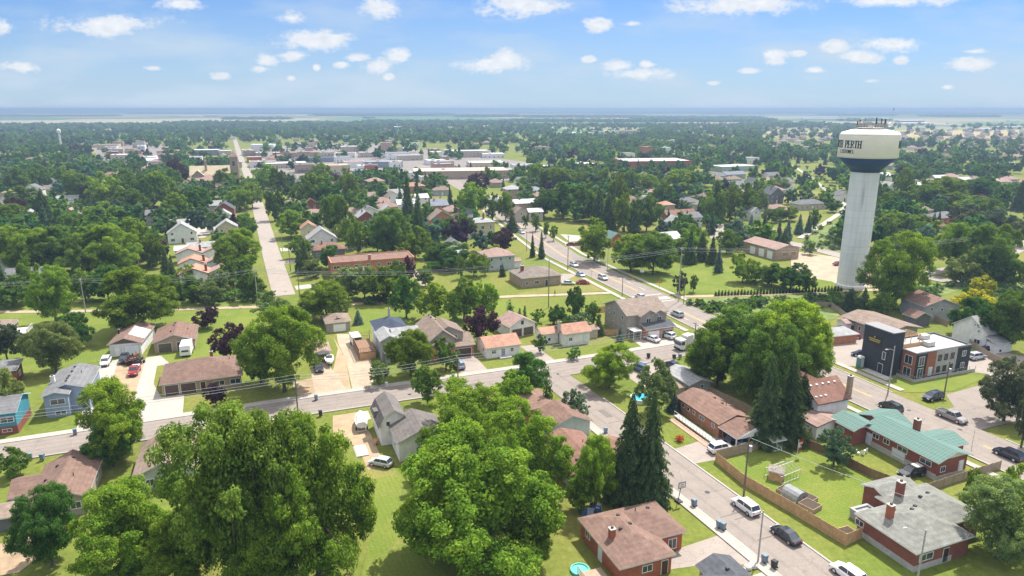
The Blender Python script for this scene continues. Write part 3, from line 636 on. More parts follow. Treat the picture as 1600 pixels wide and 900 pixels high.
def _winmesh(w, h, kind, col):
    key = (round(w, 1), round(h, 1), kind, col)
    if key in WC: return WC[key]
    fr = MB(); pn = MB(); s = .09
    if kind == 'w':
        for (a,b,c,d) in ((0,0,w,s),(0,h-s,w,h),(0,s,s,h-s),(w-s,s,w,h-s)): fr.box(a,-.07,b,c,.02,d)
        nm = int(w / 1.0)
        for i in range(1, nm + 1 if nm else 0):
            if i < nm or nm == 1: x = w * i / (nm if nm > 1 else 2); fr.box(x-.035,-.06,s,x+.035,.02,h-s)
        pn.box(s, -.025, s, w - s, .015, h - s)
        WC[key] = ('window', fr.mesh('window', M_WHITE if col is None else plain('frame_' + col, hexc(col))), 'pane', pn.mesh('pane', M_GLASS))
    elif kind == 'd':
        fr.box(-.08,-.05,0,w+.08,.02,h+.08); pn.box(0.02,-.09,0.02,w-.02,-.04,h-.02)
        WC[key] = ('door', fr.mesh('door', M_WHITE), 'door_leaf', pn.mesh('door_leaf', plain('door_' + (col or '#5a3a2c'), hexc(col or '#5a3a2c'))))
    else:
        n = 4
        for i in range(n): fr.box(0, -.05 - .015 * (i % 2), h * i / n + .01, w, .02, h * (i + 1) / n - .01)
        for (a,b,c,d) in ((-.14,0,0,h+.14),(w,0,w+.14,h+.14),(0,h,w,h+.14)): pn.box(a,-.08,b,c,.02,d)
        WC[key] = ('garage_door', fr.mesh('garage_door', plain('gdoor_' + (col or '#d8d8d4'), hexc(col or '#d8d8d4'), .5, var=.06)), 'door_frame', pn.mesh('door_frame', M_OFFW))
    return WC[key]
def win(b, face, u, z, w, h, kind='w', col=None):
    n1, me1, n2, me2 = _winmesh(w, h, kind, col)
    if face == 'f': loc, rz = (b.x0 + u, b.y0, z), 0
    elif face == 'r': loc, rz = (b.x1, b.y0 + u, z), math.pi / 2
    elif face == 'l': loc, rz = (b.x0, b.y0 + u + w, z), -math.pi / 2
    else: loc, rz = (b.x1 - u, b.y1, z), math.pi
    o = obj(n1, me1, parent=b.root, loc=loc, rz=rz); obj(n2, me2, parent=o); return o
def autowin(b, faces='flr', seed=0, storeys=None, skip=0.15, w=1.1, h=1.25, step=3.0):
    rr = random.Random(seed); st = storeys or max(1, round(b.h / 2.9))
    for fc in faces:
        Lw = (b.x1 - b.x0) if fc in 'fb' else (b.y1 - b.y0)
        n = max(1, int((Lw - .8) / step))
        for s in range(st):
            for i in range(n):
                if rr.random() < skip: continue
                ww = w * rr.choice((.8, 1, 1, 1.5))
                if ww > Lw / n - .4: ww = max(.6, Lw / n - .5)
                uc = Lw * (i + .5) / n
                if s == 0 and fc == 'f' and i == n // 2: win(b, fc, uc - .5, b.z0 + .1, 1.0, 2.1, 'd', rr.choice(('#5a3a2c', '#dcdcd8', '#3a4048'))); continue
                win(b, fc, uc - ww / 2, b.z0 + 1.0 + s * 2.8, ww, h)
def chimney(b, x, y, zt, s=.7, mat=None):
    mb = MB(); z0 = b.h; mb.box(x - s/2, y - s/2, z0, x + s/2, y + s/2, zt); mb.box(x - s/2 - .07, y - s/2 - .07, zt, x + s/2 + .07, y + s/2 + .07, zt + .12, 1); mb.box(x-.15,y-.15,zt+.12,x+.15,y+.15,zt+.4,2)
    return obj('chimney', mb, [mat or wallmat((.25, .10, .07), 'brick'), M_CONC, M_BARK], b.root)
def roofz(b, x, y):
    p = b.pitch; u, v = x - b.rx0, y - b.ry0
    if b.kind == 'gx': return b.h + .2 + min(v, b.rd - v) * p
    if b.kind in ('gy', 'gam'): return b.h + .2 + min(u, b.rw - u) * p
    if b.kind == 'hip': return b.h + .2 + min(u, b.rw - u, v, b.rd - v) * p
    return b.h
def vents(b, pts, mat=None):
    for (x, y, k) in pts:
        z = roofz(b, x, y); mb = MB()
        if k == 'v': mb.box(x - .2, y - .2, z - .15, x + .2, y + .2, z + .22); obj('roof_vent', mb, mat or M_DARK, b.root)
        else: mb.cyl((x, y, z - .2), (x, y, z + .55), .07, n=8); obj('vent_pipe', mb, M_DARK, b.root)
FOOT = []   # (x,y,radius) of buildings, for keeping scattered trees off
def house(label, anchor, name='house', cat='house', ang=21, group=None, z=0):
    o = G(*anchor); r = thing(name, label, cat, (o[0], o[1], z), R(ang), group); return r
def foot(root, x, y, rad):
    a = root.rotation_euler.z; X = root.location.x + x * math.cos(a) - y * math.sin(a); Y = root.location.y + x * math.sin(a) + y * math.cos(a); FOOT.append((X, Y, rad))
def lbox(root, name, x0, y0, z0, x1, y1, z1, m): return obj(name, MB().box(x0, y0, z0, x1, y1, z1), m, root)
def deck(root, x0, y0, x1, y1, z, m, rail='fblr', rm=None):
    mb = MB(); mb.box(x0, y0, z - .2, x1, y1, z)
    for a in (x0 + .1, x1 - .1):
        for b_ in (y0 + .1, y1 - .1): mb.box(a - .07, b_ - .07, 0, a + .07, b_ + .07, z - .2)
    d = obj('deck', mb, m, root); r = MB(); p, q = .05, 1.0
    def rl(ax, ay, bx, by):
        L_ = math.dist((ax, ay), (bx, by)); n = max(2, int(L_ / .35))
        for i in range(n + 1):
            t = i / n; x, y = ax + (bx - ax) * t, ay + (by - ay) * t; r.box(x - .03, y - .03, z, x + .03, y + .03, z + q)
        r.box(min(ax, bx) - .05, min(ay, by) - .05, z + q, max(ax, bx) + .05, max(ay, by) + .05, z + q + .07)
    if 'f' in rail: rl(x0, y0, x1, y0)
    if 'b' in rail: rl(x0, y1, x1, y1)
    if 'l' in rail: rl(x0, y0, x0, y1)
    if 'r' in rail: rl(x1, y0, x1, y1)
    obj('railing', r, rm or m, root)
C = hexc
BR = wallmat((.36, .115, .065), 'brick'); BRD = wallmat((.24, .085, .06), 'brick'); BRT = wallmat((.36, .27, .19), 'brick'); BRO = wallmat((.42, .19, .11), 'brick')
SW = wallmat((.78, .77, .74)); SG = wallmat((.36, .37, .37)); SLG = wallmat((.50, .54, .52)); SB = wallmat((.26, .33, .44)); STEAL = wallmat((.06, .26, .34)); STAN = wallmat((.36, .32, .27)); SBEI = wallmat((.48, .42, .33)); SDK = wallmat((.16, .16, .17))
SCREAM = wallmat((.55, .48, .33)); SGRN = wallmat((.42, .46, .44))
RBR = roofmat((.205, .128, .10)); RBR2 = roofmat((.19, .122, .097)); RRED = roofmat((.215, .118, .09)); RTAN = roofmat((.225, .172, .137)); RGR = roofmat((.155, .155, .16)); RDG = roofmat((.085, .09, .10)); RLG = roofmat((.30, .30, .30)); ROR = roofmat((.37, .205, .145)); RGG = roofmat((.19, .19, .17)); RBL = roofmat((.06, .075, .11)); RWH = roofmat((.55, .55, .55)); RPK = roofmat((.30, .205, .175))
WD = plain('fence_wood', (.52, .32, .17), .85, var=.22, scale=1.5); WDD = plain('dark_fence_wood', (.22, .13, .08), .85, var=.25, scale=1.5); WDG = plain('grey_wood', (.34, .26, .19), .9, var=.2)

# ---- foreground
r = house('red brick hip roofed bungalow with brick chimney at the bottom right of centre', (968, 892, 2.8)); foot(r, 6, 6, 10)
b = block(r, 0, 0, 8.6, 12.2, 2.8, 'hip', BR, RBR2); b2 = block(r, 3.5, 3.8, 9.4, 8.3, 2.82, 'hip', BR, RBR2, z0=.02)
win(b, 'f', 3.2, 1.1, 1.6, 1.1); win(b, 'f', 6.2, .1, .95, 2.05, 'd', '#4a332a'); win(b, 'l', 5, .1, 1, 2.1, 'd', '#d8d8d4'); win(b, 'l', 8.5, 1.2, 1.3, 1.1); win(b2, 'f', 6.2, .4, 1.4, 1.7); win(b2, 'r', 2.5, 1, 1.8, 1.3)
chimney(b, 1.9, 5.5, 5.0, .75, BR); vents(b, [(4.6, 8.6, 'v'), (3.4, 5.8, 'v'), (5.2, 6.4, 'v')]); vents(b2, [(7.5, 8.8, 'p'), (9.6, 8.9, 'v')])
deck(r, -3.8, 0.5, -.4, 4.2, .5, WDG, 'lf')
r = house('dark grey shingled roof of a house cut off by the bottom edge', (1030, 902, 2.8)); foot(r, 6, -4, 10)
b = block(r, 0, -11, 11, 9.2, 2.8, 'hip', BRT, RDG); b2 = block(r, 5.5, -8, 5.5, 8.2, 2.82, 'gy', BRT, RDG, pitch=.38); vents(b2, [(8, -3, 'v')])
r = house('grey hip roofed brick bungalow with tall chimney at the lower right', (1432, 868, 3)); foot(r, 7, 6, 11)
b = block(r, 0, 0, 11.2, 10.2, 3.0, 'hip', BRD, RGG, pitch=.36, fascia=M_WHITE); b2 = block(r, 6.5, 3, 10.8, 9.4, 3.02, 'hip', BRD, RGG, pitch=.36, fascia=M_WHITE, z0=.02)
lbox(r, 'foundation', .38, .4, 0, .40, 9.8, .95, M_CONC); lbox(r, 'foundation', .42, .36, 0, 7.5, .42, .9, M_CONC)
win(b, 'f', .8, 1.3, 2.6, 1.1); win(b, 'f', 5.4, .1, 1, 2.1, 'd', '#3b2a22'); win(b, 'l', 8.2, 1.4, 1.5, 1.0); win(b, 'l', 1.2, .25, 1.0, .6); win(b, 'l', 3.6, .25, .9, .6)
chimney(b, 2.6, 6.6, 6.0, .8, BR); chimney(b2, 9, 10.4, 6.2, .9, BRD); vents(b, [(6.5, 6.3, 'v'), (4.6, 7.6, 'v'), (8, 7, 'v')]); vents(b2, [(12.5, 8.6, 'v'), (10.5, 8.2, 'v')])
block(r, 2.8, 10.8, 3.4, 2.4, 1.3, 'flat', SG, RLG, fascia=SG)
b3 = block(r, 7.2, 10.8, 7.5, 5.0, 3.04, 'gx', BRD, RGG, pitch=.36, fascia=M_WHITE, z0=.04)
r = house('long brick house with green ribbed metal roof beside the main road', (1467, 726, 3.4)); foot(r, 4, 9, 11); foot(r, 2, 16, 7)
GM = sheetroof()
b = block(r, 0, 0, 8.2, 15.2, 3.4, 'gy', BRD, GM, pitch=.34, ov=.6, fascia=M_WHITE, gm=SW)
b2 = block(r, 3.2, 12.6, 6.4, 7.4, 3.1, 'gx', BRD, GM, pitch=.36, ov=.5, fascia=M_WHITE); b3 = block(r, -3.2, 14.2, 6.4, 6.0, 3.15, 'gy', BRD, GM, pitch=.34, ov=.5, fascia=M_WHITE, gm=SW)
b4 = block(r, 5.2, 3.2, 6.2, 6.0, 3.38, 'gx', BRD, GM, pitch=.33, ov=.5, fascia=M_WHITE)
lbox(r, 'foundation', .54, .58, 0, .58, 14.6, 1.1, M_CONC); lbox(r, 'foundation', .58, .54, 0, 7.6, .58, .8, M_CONC)
for u, w_ in ((1.0, 2.2), (5.6, 2.0), (9.2, 1.3), (11.4, 1.4)): win(b, 'l', u, 1.9, w_, 1.0)
win(b, 'l', 12.9, .2, 1.1, 2.1, 'd', '#c8d4e4'); win(b, 'l', 6.0, .1, 2.4, 1.8, 'g', '#cfd4d8'); win(b, 'f', .8, 1.3, 1.2, 1.1); win(b, 'f', 5.2, .7, 1, 1.9, 'd', '#d8d8d4'); win(b3, 'l', 2.0, 1.7, 1.5, .9)
chimney(b, 6.0, 9.2, 6.3, .9, BRD)
r = house('brick bungalow with long side ramp and white edged carport by the side street', (1123, 666, 2.7)); foot(r, 5, 5, 9); foot(r, 4, 13, 6)
b = block(r, 0, 0, 8.2, 14.2, 2.7, 'gy', BRO, RBR, pitch=.34, fascia=M_BROWNT); 
cp = MB(); mb = MB(); t = .2; P = [(0, 2.5), (4.1, 3.75), (9.4, 2.5)]
for i in range(2):
    a, c_ = P[i], P[i + 1]; vs = [(a[0]-.2, -5.2, a[1]), (a[0]-.2, -.02, a[1]), (c_[0]-.2, -.02, c_[1]), (c_[0]-.2, -5.2, c_[1])]; vs += [(x, y, z + t) for x, y, z in vs]
    mb.add(vs, [(4,7,6,5)], 0); mb.add(vs, [(0,1,2,3),(0,4,5,1),(1,5,6,2),(2,6,7,3),(3,7,4,0)], 1)
obj('carport_roof', mb, [RBR, M_WHITE], r)
for x_, y_ in ((.1, -5.0), (8.8, -5.0), (8.8, -2.0)): obj('post', MB().box(x_ - .08, y_ - .08, 0, x_ + .08, y_ + .08, 2.6), M_WHITE, r)
mb = MB(); mb.add([(-.15,-5.15,2.5),(9.15,-5.15,2.5),(3.9,-5.15,3.72)], [(0,1,2)]); obj('gable_panel', MB().loft([[(-.1,-5.22,2.48),(9.15,-5.22,2.48),(3.9,-5.22,3.9)],[(-.1,-5.3,2.48),(9.15,-5.3,2.48),(3.9,-5.3,3.9)]]), M_WHITE, r)
for u, w_ in ((1.2, 1.0), (4.4, 1.6), (7.4, .9), (9.2, .9), (11, .9)): win(b, 'l', u, 1.35, w_, .9)
win(b, 'f', 1.0, .1, 1.0, 2.1, 'd', '#8a4a30')
lbox(r, 'ramp', -2.4, -1.5, .3, -1.0, 11.0, .5, M_CONC); rl = MB()
for i in range(14): rl.box(-2.42, -1.4 + i * .93, .5, -2.36, -1.34 + i * .93, 1.5)
rl.box(-2.44, -1.4, 1.5, -2.34, 10.8, 1.56); rl.box(-2.40, -1.4, .45, -2.39, 10.8, .55); obj('railing', rl, M_STEEL, r)
lbox(r, 'side_path', -3.9, -1.5, .02, -2.6, 10.5, .12, plain('terracotta_paving', (.42, .27, .19), .9)); vents(b, [(5.6, 5.2, 'p'), (5.3, 6.0, 'v'), (5.8, 9, 'v')])
r = house('small grey garage with pale grey roof beside the parked black car', (1077, 604, 2.7), 'garage', 'garage'); foot(r, 3, 5, 6)
b = block(r, 0, 0, 6.2, 9.8, 2.7, 'gy', SG, RLG, pitch=.32, fascia=M_OFFW); win(b, 'f', 2.8, 1.6, .8, .9); win(b, 'l', 1.5, 1.3, .8, .8)
block(r, -2.4, 1.2, 2.6, 3.4, 1.9, 'shed', SBEI, RTAN, pitch=.05, ov=.2)
r = house('white two storey house with reddish brown roof and row of skylights', (1307, 631, 5.0)); foot(r, -2, 5, 9)
b = block(r, -4.0, .6, 8.6, 8.6, 5.0, 'gx', SW, RRED, pitch=.75, fascia=M_BROWNT)
b2 = block(r, -1.2, 4.5, 5.9, 8.2, 4.9, 'gy', SW, RRED, pitch=.75, fascia=M_BROWNT)
chimney(b, 4.6, 1.6, 9.4, .8, BRT)
win(b, 'r', 1.6, 3.6, 1.1, 1.5); win(b, 'r', 5.0, 3.6, 1.3, 1.5); win(b, 'r', 1.6, .9, 1.2, 1.4)
for i in range(5):
    x_ = -3 + i * 1.5; y_ = 3.9; z_ = roofz(b, x_, y_); obj('skylight', MB().box(x_ - .22, y_ - .2, z_ - .1, x_ + .22, y_ + .2, z_ + .12), M_WHITE, r)
for i in range(3): x_ = -3.4 + i * 1.2; y_ = 1.9; z_ = roofz(b, x_, y_); obj('skylight', MB().box(x_ - .2, y_ - .2, z_ - .1, x_ + .2, y_ + .2, z_ + .12), M_WHITE, r)
block(r, -7.6, -3.2, 7.4, 5.2, 2.7, 'gy', SW, RPK, pitch=.22, fascia=M_BROWNT)
r = house('grey sided house with light brown gabled shingle roofs behind the yellow green trees', (893, 745, 3)); foot(r, 4, 7, 9)
b = block(r, 0, 0, 8.6, 13.5, 3.0, 'gy', SLG, RRED, pitch=.34, fascia=M_BROWNT)
for u in (1.2, 4.4): win(b, 'l', u, 1.2, 1.0, 1.0)
win(b, 'l', 8.0, 1.0, 1.5, 1.3); win(b, 'f', 2.2, 1.2, 1.4, 1.1); vents(b, [(3, 10, 'v'), (2.4, 3, 'v'), (6, 8, 'p')])
b2 = block(r, 5.0, 4.0, 7.5, 6.5, 2.9, 'gx', SLG, RRED, pitch=.34, fascia=M_BROWNT)
r = house('brown roofed house almost hidden among the lime green trees by the junction', (822, 628, 3)); foot(r, 2, 2, 8)
b = block(r, -5, -4, 10, 9, 3, 'hip', BRO, RBR); vents(b, [(-2.5, 1, 'p')])
b2 = block(r, 0, -12.5, 8.6, 8.0, 2.8, 'gy', SLG, RBR)
r = house('brown roofed house with attached garage beside the big tree at lower left', (137, 777, 2.9)); foot(r, -4, 7, 10)
b = block(r, -8.4, 0, 8.4, 13.2, 2.9, 'gy', STAN, RBR2, pitch=.5); win(b, 'f', 5.4, 1.1, 1.5, 1.2); win(b, 'r', 3, 1.1, 1.5, 1.2); win(b, 'r', 8, 1.1, 1.5, 1.2)
b2 = block(r, -11.6, 4.4, 5.2, 7.0, 2.4, 'gx', SW, RBR2, pitch=.4); win(b2, 'f', .7, .1, 2.4, 2.0, 'g', '#e4e4e0'); vents(b, [(-5.6, 9, 'v'), (-6.5, 5.5, 'v'), (-3.6, 10.6, 'v'), (-2.6, 5, 'p')])
b3 = block(r, -13.2, -1.0, 4.6, 4.8, 2.2, 'hip', SDK, RTAN, pitch=.3)
r = house('light brown roofed house with pale green gable wall left of the biggest tree', (205, 750, 2.9)); foot(r, 4, 6, 9)
b = block(r, 0, 0, 9.5, 12.8, 2.9, 'gy', SGRN, RTAN, pitch=.42); win(b, 'f', 1.4, 1.0, 1.3, 1.3); vents(b, [(4.4, 11, 'v'), (4.0, 7.5, 'p'), (4.2, 5, 'v'), (4.0, 3.5, 'v')])
# barn roofed house in the middle
r = house('white house with barn shaped grey roof and a wider grey gabled wing', (620, 695, 3.6)); foot(r, 4, 5, 8); foot(r, -1, 12, 6)
b = block(r, 0, 0, 9.2, 9.4, 3.6, 'gy', SW, roofmat((.165, .147, .137)), pitch=.42, fascia=M_OFFW)
b2 = block(r, -1.9, 7.0, 6.0, 9.4, 3.4, 'gam', SW, roofmat((.145, .13, .122)), prof=[(0, 3.4), (1.1, 5.5), (3.0, 6.7), (4.9, 5.5), (6.0, 3.4)], fascia=M_OFFW)
win(b2, 'f', 1.0, 3.7, .8, 1.0); win(b, 'f', 3.0, 1.1, 1.4, 1.2); win(b, 'l', 3.0, 1.2, 1.2, 1.0); lbox(r, 'dormer', -1.9, 11.4, 4.0, -.6, 13.2, 5.2, roofmat((.145, .13, .122))); vents(b2, [(1.1, 14.5, 'v')])
# ---- row north of the cross street
r = house('tan brick and siding house with steep brown gables and tarmac drive', (672, 540, 4.4)); foot(r, 4, 8, 9)
b = block(r, 0, .6, 7.0, 15, 5.0, 'gy', STAN, RTAN, pitch=.75); b2 = block(r, 1.2, 2.8, 8.6, 8.0, 5.6, 'gy', STAN, RTAN, pitch=.5)
b3 = block(r, .4, -.4, 4.0, 4.0, 4.2, 'gy', BRO, RTAN, pitch=.6); b4 = block(r, 5.0, .4, 6.8, 5.4, 3.0, 'shed', BRO, RTAN, pitch=.32)
win(b4, 'f', 1.0, .1, 4.2, 2.2, 'g', '#4a403c'); win(b2, 'f', 3.8, 3.9, 2.4, 1.4); win(b3, 'f', 1.0, 1.2, 1.2, 1.5); win(b, 'l', 4, 1.4, 1.2, 1.3); win(b, 'l', 9, 1.4, 1.2, 1.3)
vents(b, [(3.4, 12, 'v'), (4.2, 11, 'v'), (3.4, 14, 'v')]); b5 = block(r, -2.0, 12.0, 3.4, 3.6, 3.2, 'gy', STAN, RTAN, pitch=.6)
r = house('two storey grey house with dark blue and pale grey roofs and side deck', (593, 534, 5.4)); foot(r, 4, 8, 9)
b = block(r, .4, 7.5, 8.4, 9.5, 5.4, 'hip', SW, RBL, pitch=.5, fascia=M_WHITE); b2 = block(r, 0, 0, 5.0, 8.2, 5.2, 'gy', SG, RLG, pitch=.5, fascia=M_WHITE); b2b = block(r, 3.6, 1.6, 7.0, 6.4, 5.2, 'gx', SG, RLG, pitch=.5, fascia=M_WHITE)
win(b2, 'f', 1.4, 3.9, 1.1, 1.0); b3 = block(r, .8, -1.6, 3.8, 2.4, 2.7, 'gy', SG, RDG, pitch=.5, fascia=M_WHITE); win(b3, 'f', 1.0, .1, 1.0, 2.1, 'd', '#2c3038'); chimney(b, 5.0, 13.2, 9.6, .5, M_STEEL); win(b2, 'l', 3, 3.6, 1.1, 1.1)
deck(r, -4.6, 3.4, -.4, 13.5, 2.0, WDD, 'fbl', WDD); lbox(r, 'deck_wall', -4.55, 3.45, 0, -4.50, 13.4, 1.85, WDD); lbox(r, 'deck_wall', -4.5, 3.44, 0, -.45, 3.48, 1.85, WD)
r = house('tan garage with brown hipped roof and white door at the gravel drive end', (508, 507, 2.7), 'garage', 'garage'); foot(r, 3, 4, 6)
b = block(r, 0, 0, 7.2, 8.4, 2.7, 'hip', STAN, RTAN, pitch=.4); win(b, 'f', 1.8, .1, 3.2, 2.1, 'g', '#e4e4e0'); obj('gablet', MB().loft([[(2.2,1.3,3.2),(5,1.3,3.2),(3.6,1.3,4.0)],[(2.9,3.2,3.3),(4.3,3.2,3.3),(3.6,3.2,4.1)]]), [RTAN], r)
r = house('tiny pink roofed garage behind the white boat', (500, 552, 2.5), 'garage', 'garage'); foot(r, 1, 3, 4)
b = block(r, -1.4, 0, 4.2, 7.6, 2.5, 'gy', SW, RPK, pitch=.3); win(b, 'f', .5, .1, 2.3, 1.9, 'g', '#5a5048')
r = house('long white garage with brown roof and pale grey roof patch', (166, 541, 3.1), 'garage', 'garage', ang=15); foot(r, 4, 8, 8)
b = block(r, 0, 0, 8.0, 15.5, 3.1, 'gy', SW, RBR2, pitch=.4, gm=plain('brown_gable', (.16, .10, .08))); win(b, 'f', 3.4, .1, 3.2, 2.5, 'g', '#e8ecf0'); win(b, 'f', 1.2, .1, 1.0, 2.1, 'd', '#e8e8e8')
mb = MB(); x0_, x1_ = 4.3, 7.9; mb.add([(x0_, 3.4, roofz(b, x0_, 0) + .03), (x1_, 3.4, roofz(b, x1_, 0) + .03), (x1_, 10.5, roofz(b, x1_, 0) + .03), (x0_, 10.5, roofz(b, x0_, 0) + .03)], [(0, 1, 2, 3)]); obj('roof_patch', mb, RWH, r); chimney(b, .9, 8, 4.8, .4, M_DARK)
r = house('pinkish roofed double garage behind the long brown ranch house', (237, 538, 2.7), 'garage', 'garage'); foot(r, 5, 6, 8)
b = block(r, 0, 0, 10.2, 12.8, 2.7, 'gy', BRT, RBR, pitch=.34); win(b, 'f', .9, .1, 3.0, 2.3, 'g', '#5c5548'); win(b, 'f', 5.2, .1, 3.0, 2.3, 'g', '#5c4a44'); vents(b, [(4.2, 4, 'v'), (4.5, 9, 'v'), (8, 6.5, 'p'), (4.7, 11, 'v')])
r = house('long tan brick ranch house with brown hip roof and two garage doors', (248, 603, 2.7)); foot(r, 4, 6, 8); foot(r, 11, 6, 8)
b = block(r, 0, 0, 16.6, 13.4, 2.7, 'hip', BRT, RBR2, pitch=.42); b2 = block(r, 9.4, -.2, 7.4, 9.0, 2.68, 'hip', BRT, RBR2, pitch=.5, z0=.03)
win(b, 'f', .6, .1, 2.6, 2.2, 'g', '#54413c'); win(b, 'f', 3.7, .1, 2.9, 2.2, 'g', '#54413c'); win(b, 'f', 7.6, .1, 1.0, 2.1, 'd', '#4c2c22'); win(b2, 'f', .9, .9, 2.2, 1.2); win(b2, 'f', 4.2, .9, 2.2, 1.2); chimney(b, 10.3, 9.2, 6.0, .6, BRD); vents(b, [(5, 10, 'v'), (14, 8.5, 'p')])
r = house('blue grey split level house with grey gabled roof and white trimmed windows', (62, 622, 4.7)); foot(r, 4, 7, 9)
b = block(r, 0, 2.2, 8.2, 12.8, 4.7, 'gy', SB, RGR, pitch=.33, fascia=M_WHITE); b2 = block(r, 0, 0, 5.0, 4.4, 4.66, 'gy', SB, RGR, pitch=.3, fascia=M_WHITE)
win(b2, 'f', 1.0, 2.7, 2.6, 1.2); win(b2, 'f', 1.6, .4, 1.9, .9); win(b, 'f', 5.8, 1.0, 1.0, 2.0, 'd', '#d8d8d8'); chimney(b, .9, 7.0, 6.5, .7, SW); vents(b, [(3.9, 4.0, 'v'), (3.9, 5.4, 'v'), (3.9, 6.8, 'v'), (3.9, 9.6, 'v'), (3.9, 12.4, 'v'), (5.6, 9.5, 'p')])
r = house('teal sided house with brick base and grey roof at the left edge', (26, 645, 4.3)); foot(r, -3, 5, 8)
b = block(r, -10, 0, 10, 9.8, 4.3, 'gx', STEAL, RGR, pitch=.36, fascia=wallmat((.35, .62, .66))); lbox(r, 'foundation', -9.5, .40, 0, -.42, .45, 1.6, BRD); lbox(r, 'foundation', -.45, .45, 0, -.40, 9.3, 1.6, BRD)
win(b, 'f', 5.6, 2.4, 3.2, 1.1); win(b, 'f', 6.6, .5, 1.6, .7)
r = house('beige roofed house with raised deck at the far left edge', (10, 520, 4.0)); foot(r, -4, 6, 8)
b = block(r, -9, 0, 9, 12, 4.0, 'hip', SBEI, RTAN, pitch=.4); deck(r, 0, 3, 3.5, 9, 2.6, M_OFFW, 'fr', M_OFFW); win(b, 'r', 4, 1.2, 1.4, 1.6)
r = house('grey roofed house half hidden by trees at the left edge', (26, 579, 3.2)); foot(r, -4, 3, 7)
b = block(r, -10, 0, 10, 6.0, 3.2, 'shed', BRD, RGR, pitch=.12, fascia=M_WHITE); win(b, 'r', 2, 1, 1.6, 1.3)
r = house('white cottage with orange brown roof beside the tarmac drive', (759, 546, 2.7)); foot(r, 5, 5, 7)
b = block(r, 0, 0, 9.6, 8.6, 2.7, 'gx', SW, ROR, pitch=.4); win(b, 'f', 1.2, 1.1, 1.2, 1.0); win(b, 'f', 3.8, .1, 1.0, 2.0, 'd', '#7a8494'); win(b, 'f', 6.2, 1.1, .9, 1.0); win(b, 'l', 2.0, 1.1, 1.0, 1.1)
lbox(r, 'porch_step', 3.4, -1.2, 0, 6.5, .4, .35, M_CONC)
r = house('white gabled garage with brown doors behind the white cottage', (800, 508, 3.0), 'garage', 'garage', ang=30); foot(r, 0, 4, 6)
b = block(r, -2.2, -2.2, 9.0, 8.0, 3.0, 'gy', SW, RPK, pitch=.5); win(b, 'f', .8, .1, 3.0, 2.2, 'g', '#5c4a44'); win(b, 'f', 4.4, .1, 3.0, 2.2, 'g', '#5c4a44'); win(b, 'f', 3.6, 3.3, .8, 1.1, 'w', '#5c4a44')
r = house('white cottage with orange roofs and grey chimney in a leafy garden', (880, 524, 3.2)); foot(r, 4, 4, 8)
b = block(r, 0, 0, 8.4, 7.0, 3.2, 'gx', SW, ROR, pitch=.5); b2 = block(r, -4.8, 3.0, 5.4, 5.5, 2.8, 'gx', SW, ROR, pitch=.4); chimney(b, -.1, 2.2, 6.2, .6, M_CONC); b3 = block(r, 8.0, 3.0, 4.4, 4.0, 2.4, 'gx', SBEI, RPK, pitch=.3)
win(b, 'f', 1.4, 1.2, 1.0, 1.0); win(b, 'f', 5.6, .5, 1.0, 2.0, 'd', '#cfd4da'); win(b2, 'f', 1.5, .8, .9, 1.0)
r = house('large taupe duplex with twin gables beside the main road', (979, 495, 6.0)); foot(r, 5, 7, 10)
b = block(r, 0, 0, 13.4, 13.2, 6.0, 'gx', STAN, roofmat((.24, .19, .155)), pitch=.42); b2 = block(r, 3.4, -1.6, 5.8, 7.5, 5.9, 'gy', STAN, roofmat((.24, .19, .155)), pitch=.55); b2b = block(r, 7.2, -1.2, 5.0, 7.5, 5.8, 'gy', STAN, roofmat((.24, .19, .155)), pitch=.5)
b3 = block(r, 3.6, -4.2, 9.4, 3.4, 3.0, 'shed', BRO, RDG, pitch=.3)
win(b3, 'f', .7, .1, 3.2, 2.2, 'g', '#e8e8e4'); win(b3, 'f', 4.9, .1, 3.2, 2.2, 'g', '#3c3c40'); win(b2, 'f', 1.6, 3.9, 1.5, 1.4); win(b2b, 'f', 1.4, 3.9, 1.5, 1.4)
for u, z in ((2, 4.2), (6.5, 4.2), (2, 1.2), (9.5, 4.2), (7, 1.2)): win(b, 'l', u, z, .8, 1.4)
mb = MB(); mb.box(.5, -3.2, 2.6, 3.0, .3, 2.8); [mb.box(x_, y_, 0, x_ + .12, y_ + .12, 2.6) for x_ in (.6, 2.8) for y_ in (-3.1, -.6)]; obj('porch', mb, M_WHITE, r)
r = house('tan brick bungalow with grey brown hip roof left of the main road', (815, 437, 3.2)); foot(r, 7, 7, 10)
b = block(r, 0, 0, 15.5, 13.5, 3.4, 'hip', BRT, roofmat((.21, .175, .15)), pitch=.34); autowin(b, 'fr', 3); chimney(b, 3, 7, 6.4, 1.0, BRD)
r = house('long two storey red brick apartment block with flat brown roof', (517, 411, 6.2), 'apartment_building', 'apartment building', ang=20); foot(r, 8, 6, 10); foot(r, 22, 6, 10)
b = block(r, 0, 0, 30.5, 12.4, 6.0, 'flat', BRO, RBR, fascia=BRO); autowin(b, 'f', 5, 2, .05, 1.6, 1.2, 3.4); autowin(b, 'r', 6, 2, .2); lbox(r, 'balcony', 8.4, -1.0, 2.9, 12.0, 0, 4.1, M_WHITE); chimney(b, 14, 1.2, 8.0, 1.0, BRO)
r = house('pale green two storey house with hipped brown roof and arched doors', (760, 403, 5.4)); foot(r, 6, 6, 9)
b = block(r, 0, 0, 12, 11.5, 5.4, 'hip', SGRN, RPK, pitch=.42); autowin(b, 'fr', 9, 2); b2 = block(r, 11.2, 1.5, 4.0, 4.5, 2.6, 'gx', SW, RPK, pitch=.4)
r = house('tan brick pump house with pale roof and three white doors', (1213, 391, 4.4), 'pump_house', 'utility building', ang=21); foot(r, 6, 8, 12)
